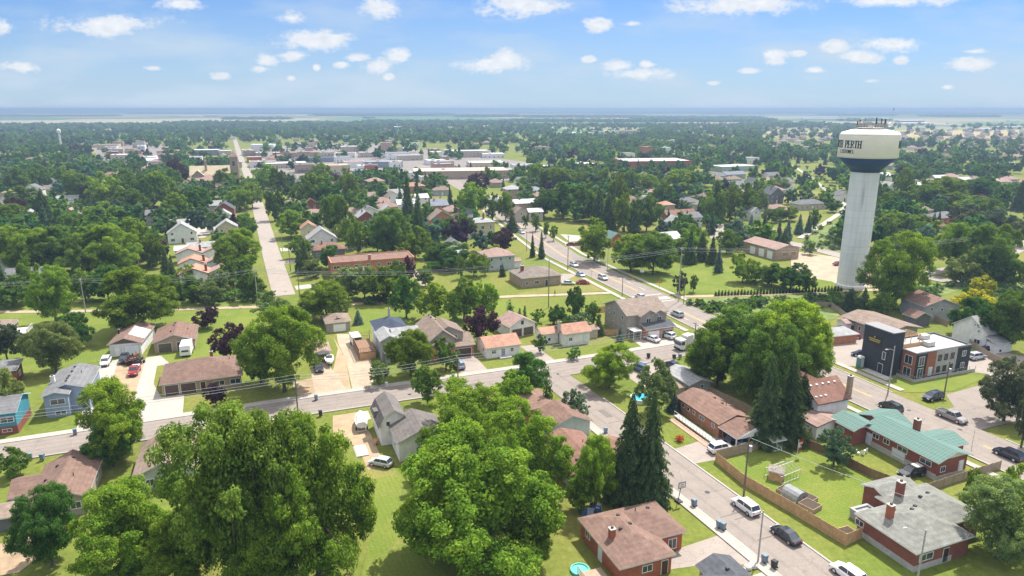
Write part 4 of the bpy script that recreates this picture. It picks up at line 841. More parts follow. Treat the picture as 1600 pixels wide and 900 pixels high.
b = block(r, 0, 0, 12.8, 20.5, 4.4, 'gy', BRT, RPK, pitch=.26)
for u in (2, 7, 12.5): win(b, 'l', u, .1, 3.0, 3.2, 'g', '#e8e8e4')
win(b, 'f', 3.2, 1.6, 3.4, 1.4, 'g', '#8a7a5c'); win(b, 'f', 7.6, 1.6, 3.0, 1.4, 'g', '#8a7a5c')
r = house('long low brown roofed building behind the dark modern office', (1393, 519, 3.6), 'house', 'house', ang=21); foot(r, 6, 8, 10)
b = block(r, -1, 0, 12.5, 16, 3.4, 'gy', STAN, RTAN, pitch=.2, ov=.9); autowin(b, 'fl', 4, 1); win(b, 'l', 11, .1, 2.4, 2.4, 'g', '#9a948c')
r = house('grey sided house with reddish roof above the curved wooden fence', (1487, 478, 4.6), ang=6); foot(r, 2, 5, 8)
b = block(r, -8.6, 0, 12, 11, 4.4, 'gy', SG, RBR, pitch=.36)
for u, z in ((2, 3.2), (5.2, 3.0), (2, 1), (8, 2.6)): win(b, 'f', u, z, .9, .9)
r = house('white gabled house with porch beside the trees at the right edge', (1556, 523, 4.0)); foot(r, 1, 4, 8)
b = block(r, -3.0, 0, 8, 10, 4.2, 'gx', SW, RLG, pitch=.7); b2 = block(r, -3.5, -3, 7, 3.4, 2.6, 'shed', SW, RLG, pitch=.3); autowin(b, 'lf', 8)
r = house('low house with grey gabled roof tucked behind the large willow like tree', (1262, 505, 3)); foot(r, 0, 5, 8)
b = block(r, -8, 0, 11, 11, 3.0, 'gy', SG, RGR, pitch=.45); autowin(b, 'fr', 2)
r = house('low salmon brick shed with pale roof near the red car', (1296, 527, 2.4), 'shed', 'shed', ang=15); b = block(r, 0, 0, 9.5, 6, 2.3, 'shed', BRO, RLG, pitch=.05); foot(r, 4, 3, 5)
r = house('small white and salmon garden shed beside the low brick shed', (1322, 508, 2.4), 'shed', 'shed', ang=15); b = block(r, 0, 0, 5, 4.5, 2.6, 'gx', SW, RPK, pitch=.3); win(b, 'f', 1.6, .1, 1.1, 1.9, 'd', '#5a4a40')
r = house('dark wooden garden shed behind the low brown roofed building', (1431, 498, 2.6), 'shed', 'shed', ang=15); b = block(r, 0, 0, 6, 5, 2.5, 'gy', SDK, RBR, pitch=.5)
r = house('small grey garden shed with glazed doors near the two tall spruce trunks', (1208, 692, 2.2), 'shed', 'shed', ang=21); b = block(r, 0, 0, 3.2, 3.0, 2.1, 'gx', SG, RLG, pitch=.25); win(b, 'f', .4, .1, .8, 1.7, 'd', '#dfe4e8'); win(b, 'f', 1.3, .1, .8, 1.7, 'd', '#dfe4e8'); b = None
r = house('white parked container beside the shop yard', (1147, 374, 0), 'container', 'container', ang=14); block(r, 0, 0, 9.5, 3.2, 3.0, 'flat', SW, RWH, fascia=M_WHITE)

# ---- modern office block
r = thing('office_building', 'dark charcoal two storey office with brick and grey panels and roof terrace', 'office building', (91.6, 145.6, 0), R(21)); FOOT.append((97, 155, 13))
CH_ = wallmat((.045, .05, .062), 'siding'); GP = wallmat((.40, .38, .36), 'brick'); BP = wallmat((.33, .13, .08), 'siding'); M_CAP = plain('metal_cap', (.08, .085, .095), .4)
mb = MB(); mb.box(0.02, .02, 0, 17.8, 9.8, 6.0); obj('wall', mb, CH_, r)
mb = MB(); mb.box(.4, .4, 5.9, 17.4, 9.4, 6.08); obj('roof', mb, plain('membrane_roof', (.38, .36, .33), .8, var=.1, scale=.5), r)
mb = MB()
for (a,b_,c_,d_) in ((-.08,-.08,17.9,.4),(-.08,9.4,17.9,9.9),(-.08,.4,.4,9.4),(17.4,.4,17.9,9.4)): mb.box(a, b_, 6.0, c_, d_, 6.4)
obj('parapet', mb, M_CAP, r)
mb = MB(); mb.box(-3.6, 3.6, 0, .0, 11.5, 10.4); tw = obj('stair_tower', mb, CH_, r)
mb = MB(); mb.box(-3.75, 3.45, 10.4, .15, 11.65, 10.62); obj('tower_roof', mb, plain('membrane_roof2', (.24, .235, .24), .8), r)
lbox(r, 'grey_panel', 6.4, -.10, .4, 13.2, .0, 6.3, GP); lbox(r, 'brick_panel', 3.5, -.12, .4, 6.36, .0, 6.2, BP); lbox(r, 'brick_panel', -.14, .0, .4, -.0, 3.4, 6.2, BP)
bb = Blk(); bb.x0, bb.y0, bb.x1, bb.y1, bb.h, bb.z0, bb.root = 0, -.12, 17.8, 9.8, 6, 0, r
for u in (7.0, 9.0, 11.1):
    for z in (.9, 3.7): win(bb, 'f', u, z, 1.1, 1.5, 'w', '#202226')
for u, z in ((14.8, 3.8), (14.8, .9)): win(bb, 'f', u, z, 1.3, 1.4)
for z in (.4, 3.2): win(bb, 'f', .9, z, 1.7, 2.3)
win(bb, 'f', 4.4, .4, 1.1, 2.1, 'd', '#c8ccd0')
bb.x0 = -.15
for z in (.5, 3.4): win(bb, 'l', .8, z, 2.0, 2.1)
bb.x0 = -3.6; win(bb, 'l', 5.0, 3.6, .9, 1.9); win(bb, 'l', 5.4, .2, 1.2, 2.2, 'd', '#24262a')
lbox(r, 'sign_board', -3.68, 6.3, 6.4, -3.61, 10.3, 8.6, plain('sign_black', (.015, .015, .017), .4)); sg = MB()
# yellow emblem and two bars of small lettering on the sign
rr = random.Random(3)
sg.box(-3.74, 8.15, 8.1, -3.69, 8.55, 8.4); 
for z, y0, y1 in ((7.55, 6.7, 9.9), (7.1, 6.9, 9.7)):
    y = y0
    while y < y1: w_ = rr.uniform(.12, .26); sg.box(-3.74, y, z, -3.69, y + w_, z + .26); y += w_ + .09
obj('sign_lettering', sg, plain('sign_yellow', (.5, .42, .08), .5), r)
lbox(r, 'entry_slab', -6.0, 2.0, .0, -3.7, 9.0, .14, M_CONC); mb = MB()
for (a,b_,c_,d_) in ((-1.2,-1.3,18.6,-1.2),(-1.2,-1.2,-1.1,3.4)): mb.box(a,b_,0,c_,d_,.75)
obj('low_wall', mb, M_CONC, r); mb = MB()
for (a,b_,c_,d_) in ((-1.2,-1.28,18.6,-1.22),(-1.18,-1.2,-1.12,3.4)): mb.box(a,b_,1.45,c_,d_,1.5); mb.box(a,b_,1.1,c_,d_,1.13)
for i in range(11): mb.box(-1.2+i*1.98,-1.29,.75,-1.15+i*1.98,-1.21,1.5)
obj('railing', mb, M_STEEL, r)
# roof terrace pergola, planters; roof plant
pg = MB()
for x_ in (1.2, 4.0, 6.8):
    for y_ in (5.0, 8.6): pg.box(x_, y_, 6.1, x_ + .12, y_ + .12, 8.5)
for y_ in (5.0, 8.6): pg.box(1.0, y_, 8.5, 7.2, y_ + .14, 8.65)
for i in range(7): pg.box(1.1 + i * .95, 4.8, 8.65, 1.2 + i * .95, 9.0, 8.75)
obj('pergola', pg, WD, r); obj('terrace_rail', MB().box(1.0, 4.4, 6.1, 7.2, 4.5, 7.0).box(.9, 4.5, 6.1, 1.0, 9.2, 7.0), WD, r)
for i, (x_, y_) in enumerate(((8.2, 3.6), (11.6, 7.6))):
    h_ = thing('air_conditioner', ('boxy white rooftop air conditioner near the brick panel', 'boxy white rooftop air conditioner at the back of the office roof')[i], 'air conditioner', (0, 0, 0)); a = R(21)
    h_.location = (91.6 + x_ * math.cos(a) - y_ * math.sin(a), 145.6 + x_ * math.sin(a) + y_ * math.cos(a), 6.08); h_.rotation_euler = (0, 0, a); h_['group'] = 'rooftop air conditioners'
    obj('casing', MB().box(-1.1, -.8, .12, 1.1, .8, 1.15), M_OFFW, h_); obj('fan_grille', MB().cyl((0, 0, 1.15), (0, 0, 1.25), .5, n=16), M_STEEL, h_); obj('base_frame', MB().box(-1.15, -.85, 0, 1.15, .85, .12), M_DARK, h_)

# ---- water tower
TX, TY = 118.3, 231.0
r = thing('water_tower', 'tall concrete water tower with cream and navy tank', 'water tower', (TX, TY, 0)); FOOT.append((TX, TY, 9))
m, t, bs = newmat('tower_concrete'); L = t.links.new; NN = t.nodes.new; tc = NN('ShaderNodeTexCoord')
w1 = NN('ShaderNodeTexBrick'); w1.offset = 0; w1.inputs['Scale'].default_value = 1; w1.inputs['Brick Width'].default_value = 4.7; w1.inputs['Row Height'].default_value = 2.45; w1.inputs['Mortar Size'].default_value = .035
w1.inputs['Color1'].default_value = (.74, .73, .71, 1); w1.inputs['Color2'].default_value = (.80, .79, .77, 1); w1.inputs['Mortar'].default_value = (.56, .56, .55, 1)
sp_ = NN('ShaderNodeSeparateXYZ'); L(tc.outputs['Object'], sp_.inputs[0]); at = NN('ShaderNodeMath'); at.operation = 'ARCTAN2'; L(sp_.outputs[1], at.inputs[0]); L(sp_.outputs[0], at.inputs[1])
mu = NN('ShaderNodeMath'); mu.operation = 'MULTIPLY'; L(at.outputs[0], mu.inputs[0]); mu.inputs[1].default_value = 4.5; cb2 = NN('ShaderNodeCombineXYZ'); L(mu.outputs[0], cb2.inputs[0]); L(sp_.outputs[2], cb2.inputs[1]); L(cb2.outputs[0], w1.inputs['Vector'])
st = NN('ShaderNodeTexNoise'); st.inputs['Detail'].default_value = 6; st.inputs['Scale'].default_value = 1; mp = NN('ShaderNodeMapping'); mp.inputs['Scale'].default_value = (1.2, .06, 1); L(cb2.outputs[0], mp.inputs[0]); L(mp.outputs[0], st.inputs['Vector'])
rg = NN('ShaderNodeMapRange'); rg.inputs[1].default_value = .35; rg.inputs[2].default_value = .62; rg.inputs[3].default_value = .93; rg.inputs[4].default_value = 1.03; L(st.outputs[0], rg.inputs[0])
mx = NN('ShaderNodeMix'); mx.data_type = 'RGBA'; mx.blend_type = 'MULTIPLY'; mx.inputs[0].default_value = 1; L(w1.outputs[0], mx.inputs[6]); L(rg.outputs[0], mx.inputs[7])
# rust-grey run mark with a shape of its own on the shaft
dx = NN('ShaderNodeVectorMath'); dx.operation = 'SUBTRACT'; L(cb2.outputs[0], dx.inputs[0]); dx.inputs[1].default_value = (-8.9, 31.5, 0)
dm = NN('ShaderNodeVectorMath'); dm.operation = 'MULTIPLY'; L(dx.outputs[0], dm.inputs[0]); dm.inputs[1].default_value = (1.6, .16, 0); dl = NN('ShaderNodeVectorMath'); dl.operation = 'LENGTH'; L(dm.outputs[0], dl.inputs[0])
dr = NN('ShaderNodeMapRange'); dr.interpolation_type = 'SMOOTHSTEP'; dr.inputs[1].default_value = 1.1; dr.inputs[2].default_value = .1; dr.inputs[3].default_value = 0; dr.inputs[4].default_value = .45; L(dl.outputs['Value'], dr.inputs[0])
mx2 = NN('ShaderNodeMix'); mx2.data_type = 'RGBA'; L(dr.outputs[0], mx2.inputs[0]); L(mx.outputs[2], mx2.inputs[6]); mx2.inputs[7].default_value = (.16, .155, .15, 1); L(mx2.outputs[2], bs.inputs['Base Color']); bs.inputs['Roughness'].default_value = .85
M_TC = m
obj('shaft', MB().lathe([(4.85, -.2), (4.8, .9), (4.5, 1.2), (4.45, 39.9)], n=64), M_TC, r, smooth=False)
M_NAVY = plain('navy_tank_paint', (.02, .06, .15), .45, var=.12, scale=.3); M_CREAM = plain('cream_tank_paint', (.82, .765, .63), .5, var=.07, scale=.25)
obj('tank_base', MB().lathe([(4.45, 39.6), (4.7, 39.7), (4.7, 40.3), (5.7, 41.2), (9.05, 44.6)], n=72), M_NAVY, r, smooth=True)
obj('tank', MB().lathe([(9.0, 44.4), (9.2, 44.7), (9.2, 51.2), (9.0, 51.9), (8.6, 52.5), (6.0, 53.3), (2.5, 53.8), (.05, 53.9)], n=96), M_CREAM, r, smooth=True)
tb = MB(); tb.lathe([(9.22, 44.62), (9.27, 44.62), (9.27, 44.8), (9.22, 44.8)], n=96); tb.lathe([(9.06, 51.75), (9.13, 51.75), (9.11, 51.85), (9.04, 51.85)], n=96); obj('seam_bands', tb, M_OFFW, r)
# lettering: stroke font with serifs, wrapped round the tank
GL = {'N': [[(0,0),(0,1)],[(0,1),(1,0)],[(1,0),(1,1)]], 'O': [[(.5+.5*math.cos(a*math.pi/8), .5+.5*math.sin(a*math.pi/8)) for a in range(17)]],
 'R': [[(.1,0),(.1,1)],[(.1,1),(.7,1),(.95,.88),(.95,.65),(.7,.52),(.1,.5)],[(.5,.5),(1,0)]], 'T': [[(.5,0),(.5,1)],[(0,1),(1,1)]], 'H': [[(0.05,0),(0.05,1)],[(.95,0),(.95,1)],[(0.05,.5),(.95,.5)]],
 'P': [[(.15,0),(.15,1)],[(.15,1),(.7,1),(.95,.88),(.95,.62),(.7,.5),(.15,.5)]], 'E': [[(.1,0),(.1,1)],[(.1,1),(.95,1)],[(.1,.5),(.75,.5)],[(.1,0),(.95,0)]],
 'L': [[(.1,0),(.1,1)],[(.1,0),(.95,0)]], 'I': [[(.5,0),(.5,1)]], 'S': [[(.95,.82),(.7,1),(.3,1),(.05,.82),(.1,.6),(.9,.4),(.95,.18),(.7,0),(.3,0),(.05,.18)]], 'W': [[(0,1),(.28,0)],[(.28,0),(.5,.8)],[(.5,.8),(.72,0)],[(.72,0),(1,1)]]}
def word(mb, s, a_end, zb, hh, adv, rad, wd=.26):
    n = len(s); a0 = a_end - n * adv
    for i, ch in enumerate(s):
        if ch == ' ': continue
        for st_ in GL[ch]:
            for (p, q) in zip(st_[:-1], st_[1:]):
                thick = wd if abs(p[0] - q[0]) < .45 * max(.01, abs(p[1] - q[1])) or ch in 'OS' else wd * .6
                P_ = Vector((p[0] * .74, p[1])) ; Q_ = Vector((q[0] * .74, q[1])); P_ = Vector((P_.x * adv * rad, P_.y * hh)); Q_ = Vector((Q_.x * adv * rad, Q_.y * hh))
                d = (Q_ - P_).normalized(); nn = Vector((-d.y, d.x)) * thick / 2; P_ = P_ - d * wd * .3; Q_ = Q_ + d * wd * .3
                c4 = [P_ - nn, Q_ - nn, Q_ + nn, P_ + nn]; vs = []
                for rd in (rad + .01, rad + .06):
                    for c in c4:
                        a = a0 + i * adv + c.x / rad; vs.append((rd * math.sin(a), -rd * math.cos(a), zb + c.y))
                mb.add(vs, [(0,1,2,3),(7,6,5,4),(0,4,5,1),(1,5,6,2),(2,6,7,3),(3,7,4,0)])
        if ch in 'NRTHPEIL':
            for yb in (0, 1):
                for xb in ({'N': (0, 1), 'H': (.05, .95), 'R': (.1,), 'T': (.5,), 'P': (.15,), 'E': (.1,), 'I': (.5,), 'L': (.1,)}[ch]):
                    xc = xb * .74 * adv * rad; s_ = wd * .95; vs = []
                    for rd in (rad + .01, rad + .06):
                        for (ux, uy) in ((-s_, -.06 * hh), (s_, -.06 * hh), (s_, .03 * hh), (-s_, .03 * hh)):
                            a = a0 + i * adv + (xc + ux) / rad; vs.append((rd * math.sin(a), -rd * math.cos(a), zb + yb * hh + uy * (1 if yb == 0 else -1)))
                    mb.add(vs, [(0,1,2,3),(7,6,5,4),(0,4,5,1),(1,5,6,2),(2,6,7,3),(3,7,4,0)])
VA = math.atan2(TX, TY)  # direction the tank is seen from
lt = MB()
for off in (R(-12), R(150)):
    word(lt, 'NORTH PERTH', off + VA * -1 , 47.75, 2.15, R(7.2), 9.2, .36)
    word(lt, 'LISTOWEL', off + VA * -1 - R(12), 46.0, 1.0, R(4.6), 9.2, .2)
obj('lettering', lt, plain('navy_lettering', (.012, .02, .05), .6), r)
mb = MB(); mb.lathe([(.0,53.8),(4.4,53.8),(4.4,53.95),(.0,53.95)], n=32); obj('roof_platform', mb, M_STEEL, r)
mb = MB()
for i in range(16): a = i * math.pi / 8; mb.cyl((4.3*math.cos(a),4.3*math.sin(a),53.9),(4.3*math.cos(a),4.3*math.sin(a),55.3),.06,n=6)
for z in (54.6, 55.3):
    for i in range(16): a = i*math.pi/8; c_ = a+math.pi/8; mb.cyl((4.3*math.cos(a),4.3*math.sin(a),z),(4.3*math.cos(c_),4.3*math.sin(c_),z),.06,n=5)
obj('railing', mb, plain('rust_rail', (.30, .19, .12), .8), r)
rr = random.Random(8)
for i in range(15):
    a = i * 2 * math.pi / 15 + rr.uniform(-.1, .1); x_, y_ = 4.2 * math.cos(a), 4.2 * math.sin(a); mb = MB(); hh = rr.uniform(1.6, 3.2)
    mb.cyl((x_, y_, 54), (x_, y_, 54 + hh), .06, n=6)
    if i % 3: mb.box(x_ - .16, y_ - .12, 54.3 + hh * .3, x_ + .16, y_ + .12, 54.1 + hh)
    obj('antenna', mb, M_DARK if i % 2 else M_POLEG, r)
mb = MB(); mb.cyl((-2.6,-2.8,54),(-2.6,-2.8,58.2),.07,.03,n=6); obj('antenna', mb, M_POLEG, r)
mb = MB(); mb.cyl((4.9,-2.2,55.0),(5.0,-2.9,55.0),.75,.7,n=20); obj('dish', mb, M_WHITE, r); obj('hatch', MB().cyl((0,0,53.9),(0,0,54.6),.8,n=16), M_CREAM, r)
# ------------------------------------------------------------------ trees
def quads_mesh(name, cen, nor, size, asp, mat, extra=None, seed=0):
    "cen (n,3) nor (n,3) size (n,) -> leaf cards with random spin"
    rg = np.random.default_rng(seed); n = len(cen)
    nor = nor / (np.linalg.norm(nor, axis=1, keepdims=True) + 1e-9)
    a = rg.normal(size=(n, 3)); t = np.cross(nor, a); t /= (np.linalg.norm(t, axis=1, keepdims=True) + 1e-9); u = np.cross(nor, t)
    s = size[:, None] * .5; w = s * asp
    v = np.empty((n, 4, 3)); v[:, 0] = cen - t * s; v[:, 1] = cen - u * w; v[:, 2] = cen + t * s; v[:, 3] = cen + u * w
    return v
def mesh_from_quads(name, V, mats, nquads_mat=None, tint=None):
    n = len(V); me = bpy.data.meshes.new(name); me.vertices.add(n * 4); me.vertices.foreach_set('co', V.reshape(-1).astype(np.float32))
    me.loops.add(n * 4); me.loops.foreach_set('vertex_index', np.arange(n * 4, dtype=np.int32))
    me.polygons.add(n); me.polygons.foreach_set('loop_start', np.arange(0, n * 4, 4, dtype=np.int32)); me.polygons.foreach_set('loop_total', np.full(n, 4, dtype=np.int32))
    for m in mats: me.materials.append(m)
    if nquads_mat is not None: me.polygons.foreach_set('material_index', nquads_mat.astype(np.int32))
    if tint is not None:
        at = me.color_attributes.new('tint', 'FLOAT_COLOR', 'POINT'); at.data.foreach_set('color', np.repeat(tint, 4, axis=0).reshape(-1).astype(np.float32))
    me.update(calc_edges=True); return me
def decid_pts(seed, n, nc, leaf, rc=(.15, .24), z0=.14, flat=1.0, topw=.45, ns=10, rs_=.30):
    "nc big boughs over an uneven egg shape, each carrying ns leafy tufts; leaves sit on the tufts"
    rg = np.random.default_rng(seed); C_ = []; k = 0
    lop = rg.normal(size=3) * .07; z0 = z0 * rg.uniform(.8, 1.5); el = rg.uniform(.88, 1.12)
    while len(C_) < nc:
        i = len(C_); ph = k * 2.39996 + rg.uniform(-.6, .6); k += 1
        z = 1 - 2 * ((i + .5) / nc); z = max(-1, min(1, z + rg.uniform(-.12, .12))); r = math.sqrt(max(0, 1 - z * z))
        rad = rg.uniform(*rc); ex = (.5 - rad * .92) * rg.uniform(.80, 1.16) * (1.04 if z < 0 else .97)
        C_.append((ex * r * math.cos(ph) * el + lop[0] * z, ex * r * math.sin(ph) / el + lop[1] * z, z0 + (1 - z0) * (topw + .02) + z * (.5 * (1 - z0) - rad * .72) * flat * rg.uniform(.9, 1.06), rad))
    C_ = np.array(C_)
    S_ = []
    for c in C_:
        m = ns if c[3] > .12 else max(4, ns // 2); o = c[:3] - np.array([0, 0, z0 + (1 - z0) * topw]); o = o / (np.linalg.norm(o) + 1e-6)
        for j in range(m):
            d = rg.normal(size=3) + o * .9 + np.array([0, 0, .35]); d /= np.linalg.norm(d); S_.append((*(c[:3] + d * c[3] * rg.uniform(.72, 1.05) * np.array([1, 1, .85])), c[3] * rs_ * rg.uniform(.7, 1.45)))
        S_.append((*c[:3], c[3] * .72))
    S_ = np.array(S_)
    w = S_[:, 3] ** 1.8; w /= w.sum(); idx = rg.choice(len(S_), n, p=w); c = S_[idx]
    d = rg.normal(size=(n, 3)); d[:, 2] = d[:, 2] * .8 + .3; d /= np.linalg.norm(d, axis=1, keepdims=True)
    p = c[:, :3] + d * (c[:, 3] * rg.uniform(.5, 1.1, n))[:, None] * np.array([1, 1, .8])
    out = p - np.array([0, 0, .4]); out /= np.linalg.norm(out, axis=1, keepdims=True)
    nor = d * .8 + out * .35 + np.array([0, 0, .3]) + rg.normal(size=(n, 3)) * .45
    sz = leaf * rg.uniform(.6, 1.35, n)
    m = n // 12; q = rg.normal(size=(m, 3)); q /= np.linalg.norm(q, axis=1, keepdims=True); q = q * (rg.uniform(0, 1, m) ** .4)[:, None] * np.array([.25, .25, .25]) + np.array([0, 0, z0 + (1 - z0) * topw])
    p = np.vstack([p, q]); nor = np.vstack([nor, rg.normal(size=(m, 3))]); sz = np.concatenate([sz, leaf * 1.8 * np.ones(m)])
    return p, nor, sz, C_
def spruce_pts(seed, n, leaf, power=.85, base=.06, wid=.5):
    rg = np.random.default_rng(seed); P = []; Nn = []; S = []
    lv = 30; nb = 0
    br = []
    for i in range(lv):
        z = base + (1 - base) * (i / lv) ** 1.05; Rr = wid * (1 - z) ** power * rg.uniform(.82, 1.1) + .015
        m = max(4, int(13 * (1 - z) + 4)); o = rg.uniform(0, 6.28)
        for j in range(m): br.append((z, Rr * rg.uniform(.75, 1.12), o + j * 6.283 / m + rg.uniform(-.15, .15)))
    br = np.array(br); w = br[:, 1] / br[:, 1].sum(); idx = rg.choice(len(br), n, p=w); b = br[idx]
    t = rg.uniform(.12, 1, n) ** .7; lat = rg.normal(size=n) * .09 * b[:, 1] * (1.2 - t) * 2
    x = b[:, 1] * t; ca, sa = np.cos(b[:, 2]), np.sin(b[:, 2])
    P = np.stack([x * ca - lat * sa, x * sa + lat * ca, b[:, 0] - .040 * t * t - rg.uniform(0, .018, n) + .01 * np.sin(t * 3)], 1)
    Nn = np.stack([ca * .55, sa * .55, np.full(n, .8)], 1) + rg.normal(size=(n, 3)) * .4
    S = leaf * rg.uniform(.6, 1.3, n)
    return P, Nn, S
def trunk_mesh(seed, C_=None, thick=.03, top=.6, nl=7):
    rr = random.Random(seed); mb = MB(); pts = [(0, 0, -.01, thick * 1.5), (0, 0, .04, thick), (rr.uniform(-.01, .01), rr.uniform(-.01, .01), .2, thick * .85), (rr.uniform(-.03, .03), rr.uniform(-.03, .03), top * .7, thick * .5), (0, 0, top, thick * .2)]
    for a, b in zip(pts[:-1], pts[1:]): mb.cyl(a[:3], b[:3], a[3], b[3], n=8, cap=False)
    if C_ is not None:
        for i in range(nl):
            c = C_[rr.randrange(len(C_))]; z = rr.uniform(.16, top * .8); mid = (c[0] * .5, c[1] * .5, z + (c[2] - z) * .4)
            mb.cyl((0, 0, z), mid, thick * .45, thick * .3, n=6, cap=False); mb.cyl(mid, tuple(c[:3]), thick * .3, thick * .08, n=5, cap=False)
    return mb.mesh('trunk', M_BARK, smooth=True)
KIT = {}
def kit(kind, lod):
    if (kind, lod) in KIT: return KIT[(kind, lod)]
    res = []
    nv = {0: 4, 1: 5, 2: 5}[lod] if kind == 'dec' else 3
    for v in range(nv):
        sd_ = 100 * v + 7 * lod + sum(map(ord, kind))
        if kind == 'dec':
            n, nc, lf = {0: (52000, 30, .0205), 1: (10500, 22, .040), 2: (2300, 15, .074)}[lod]
            p, no, s, C_ = decid_pts(sd_, n, nc, lf, (.10, .19), z0=.12, ns=(14, 9, 5)[lod]); V = quads_mesh('', p, no, s, .62, None, seed=sd_)
            res.append((mesh_from_quads('crown', V, [M_LEAF]), trunk_mesh(sd_, C_, .022)))
        elif kind == 'ball':
            n, nc, lf = {0: (16000, 60, .03), 1: (5000, 40, .05), 2: (1400, 24, .09)}[lod]
            p, no, s, C_ = decid_pts(sd_, n, nc, lf, (.09, .13), z0=.1, flat=1.0, ns=5); V = quads_mesh('', p, no, s, .6, None, seed=sd_)
            res.append((mesh_from_quads('crown', V, [M_LEAF]), trunk_mesh(sd_, C_, .03)))
        elif kind == 'con':
            n, lf = {0: (34000, .036), 1: (9000, .066), 2: (1900, .12)}[lod]
            p, no, s = spruce_pts(sd_, n, lf); V = quads_mesh('', p, no, s, .38, None, seed=sd_)
            res.append((mesh_from_quads('crown', V, [M_LEAF]), trunk_mesh(sd_, None, .014, .95)))
        elif kind == 'col':   # columnar cedar
            n, lf = {0: (9000, .06), 1: (3000, .09), 2: (600, .16)}[lod]
            p, no, s = spruce_pts(sd_, n, lf, power=.32, base=.01, wid=.42); V = quads_mesh('', p, no, s, .45, None, seed=sd_)
            res.append((mesh_from_quads('crown', V, [M_LEAF]), trunk_mesh(sd_, None, .014, .9)))
    KIT[(kind, lod)] = res; return res
TINT = {'m': (.155, .245, .030), 'l': (.185, .295, .034), 'd': (.075, .165, .034), 'p': (.070, .034, .052), 's': (.085, .135, .055), 'b': (.11, .175, .16),
        'g': (.175, .240, .080), 'y': (.36, .38, .03), 'c': (.075, .145, .040), 'r': (.100, .200, .060), 'a': (.150, .238, .044), 'k': (.10, .135, .080), 'w': (.115, .19, .11), 'x': (.120, .202, .036)}
LOOK = {'m': 'mid green broadleaf tree', 'l': 'bright yellow green leafy tree', 'd': 'dark green dense tree', 'p': 'purple leaved tree', 's': 'dark pointed spruce tree', 'b': 'blue green spruce tree',
        'g': 'grey green loose tree', 'y': 'yellow topped tree', 'c': 'narrow dark cedar', 'r': 'round clipped green bush', 'a': 'huge spreading green tree', 'k': 'greyish dark dense tree', 'w': 'blue grey rounded tree', 'x': 'deep green leafy tree'}
FORM = {'s': 'con', 'b': 'con', 'c': 'col', 'r': 'ball', 'p': 'dec', 'w': 'ball'}
NAME = {'s': 'spruce_tree', 'b': 'spruce_tree', 'c': 'cedar_tree', 'r': 'bush', 'p': 'purple_tree'}
TREES = []; rt = random.Random(42)
def size_word(h): return 'small ' if h < 6.5 else ('tall ' if h > 17 else '')
def tree_at(X, Y, h, w, k, label=None, px=None):
    wp = w * F / depth(Y); lod = 0 if wp > 60 else (1 if wp > 26 else 2)
    cr, tr = rt.choice(kit(FORM.get(k, 'dec'), lod)); nm = NAME.get(k, 'broadleaf_tree')
    cat = 'bush' if k == 'r' else 'tree'; lk = size_word(h) + LOOK[k]
    r = thing(nm, label or '', cat, (X, Y, 0), rt.uniform(0, 6.28)); r['_look'] = lk
    c = obj('crown', cr, parent=r); a_, b_ = rt.uniform(.9, 1.1), rt.uniform(.9, 1.1); c.scale = (w * a_, w * b_, h)
    t = TINT[k]; j = rt.uniform(.80, 1.18) * (1.0 if Y < 240 else rt.uniform(.82, 1.15)); jg = rt.uniform(.93, 1.07); c.color = (t[0] * j * jg, t[1] * j, t[2] * j / jg, 1)
    q = obj('trunk', tr, parent=r); q.scale = (h * .9, h * .9, h) if k not in 's' else (w * 1.2, w * 1.2, h)
    TREES.append(r); return r
def T(cx, top, base, wpx, k, label=None):
    X, Y = G(cx, base); d = depth(Y); w = wpx * F / F * d / F; h = H - (H - hgt(Y, top))
    # account for the lean of the crown towards the lens: crown sits nearer the camera's plane
    h = max(1.2, hgt(Y, top)); dm = Y * CP + (H - h * .5) * SP
    return tree_at(X, Y, h, wpx * dm / F, k, label)
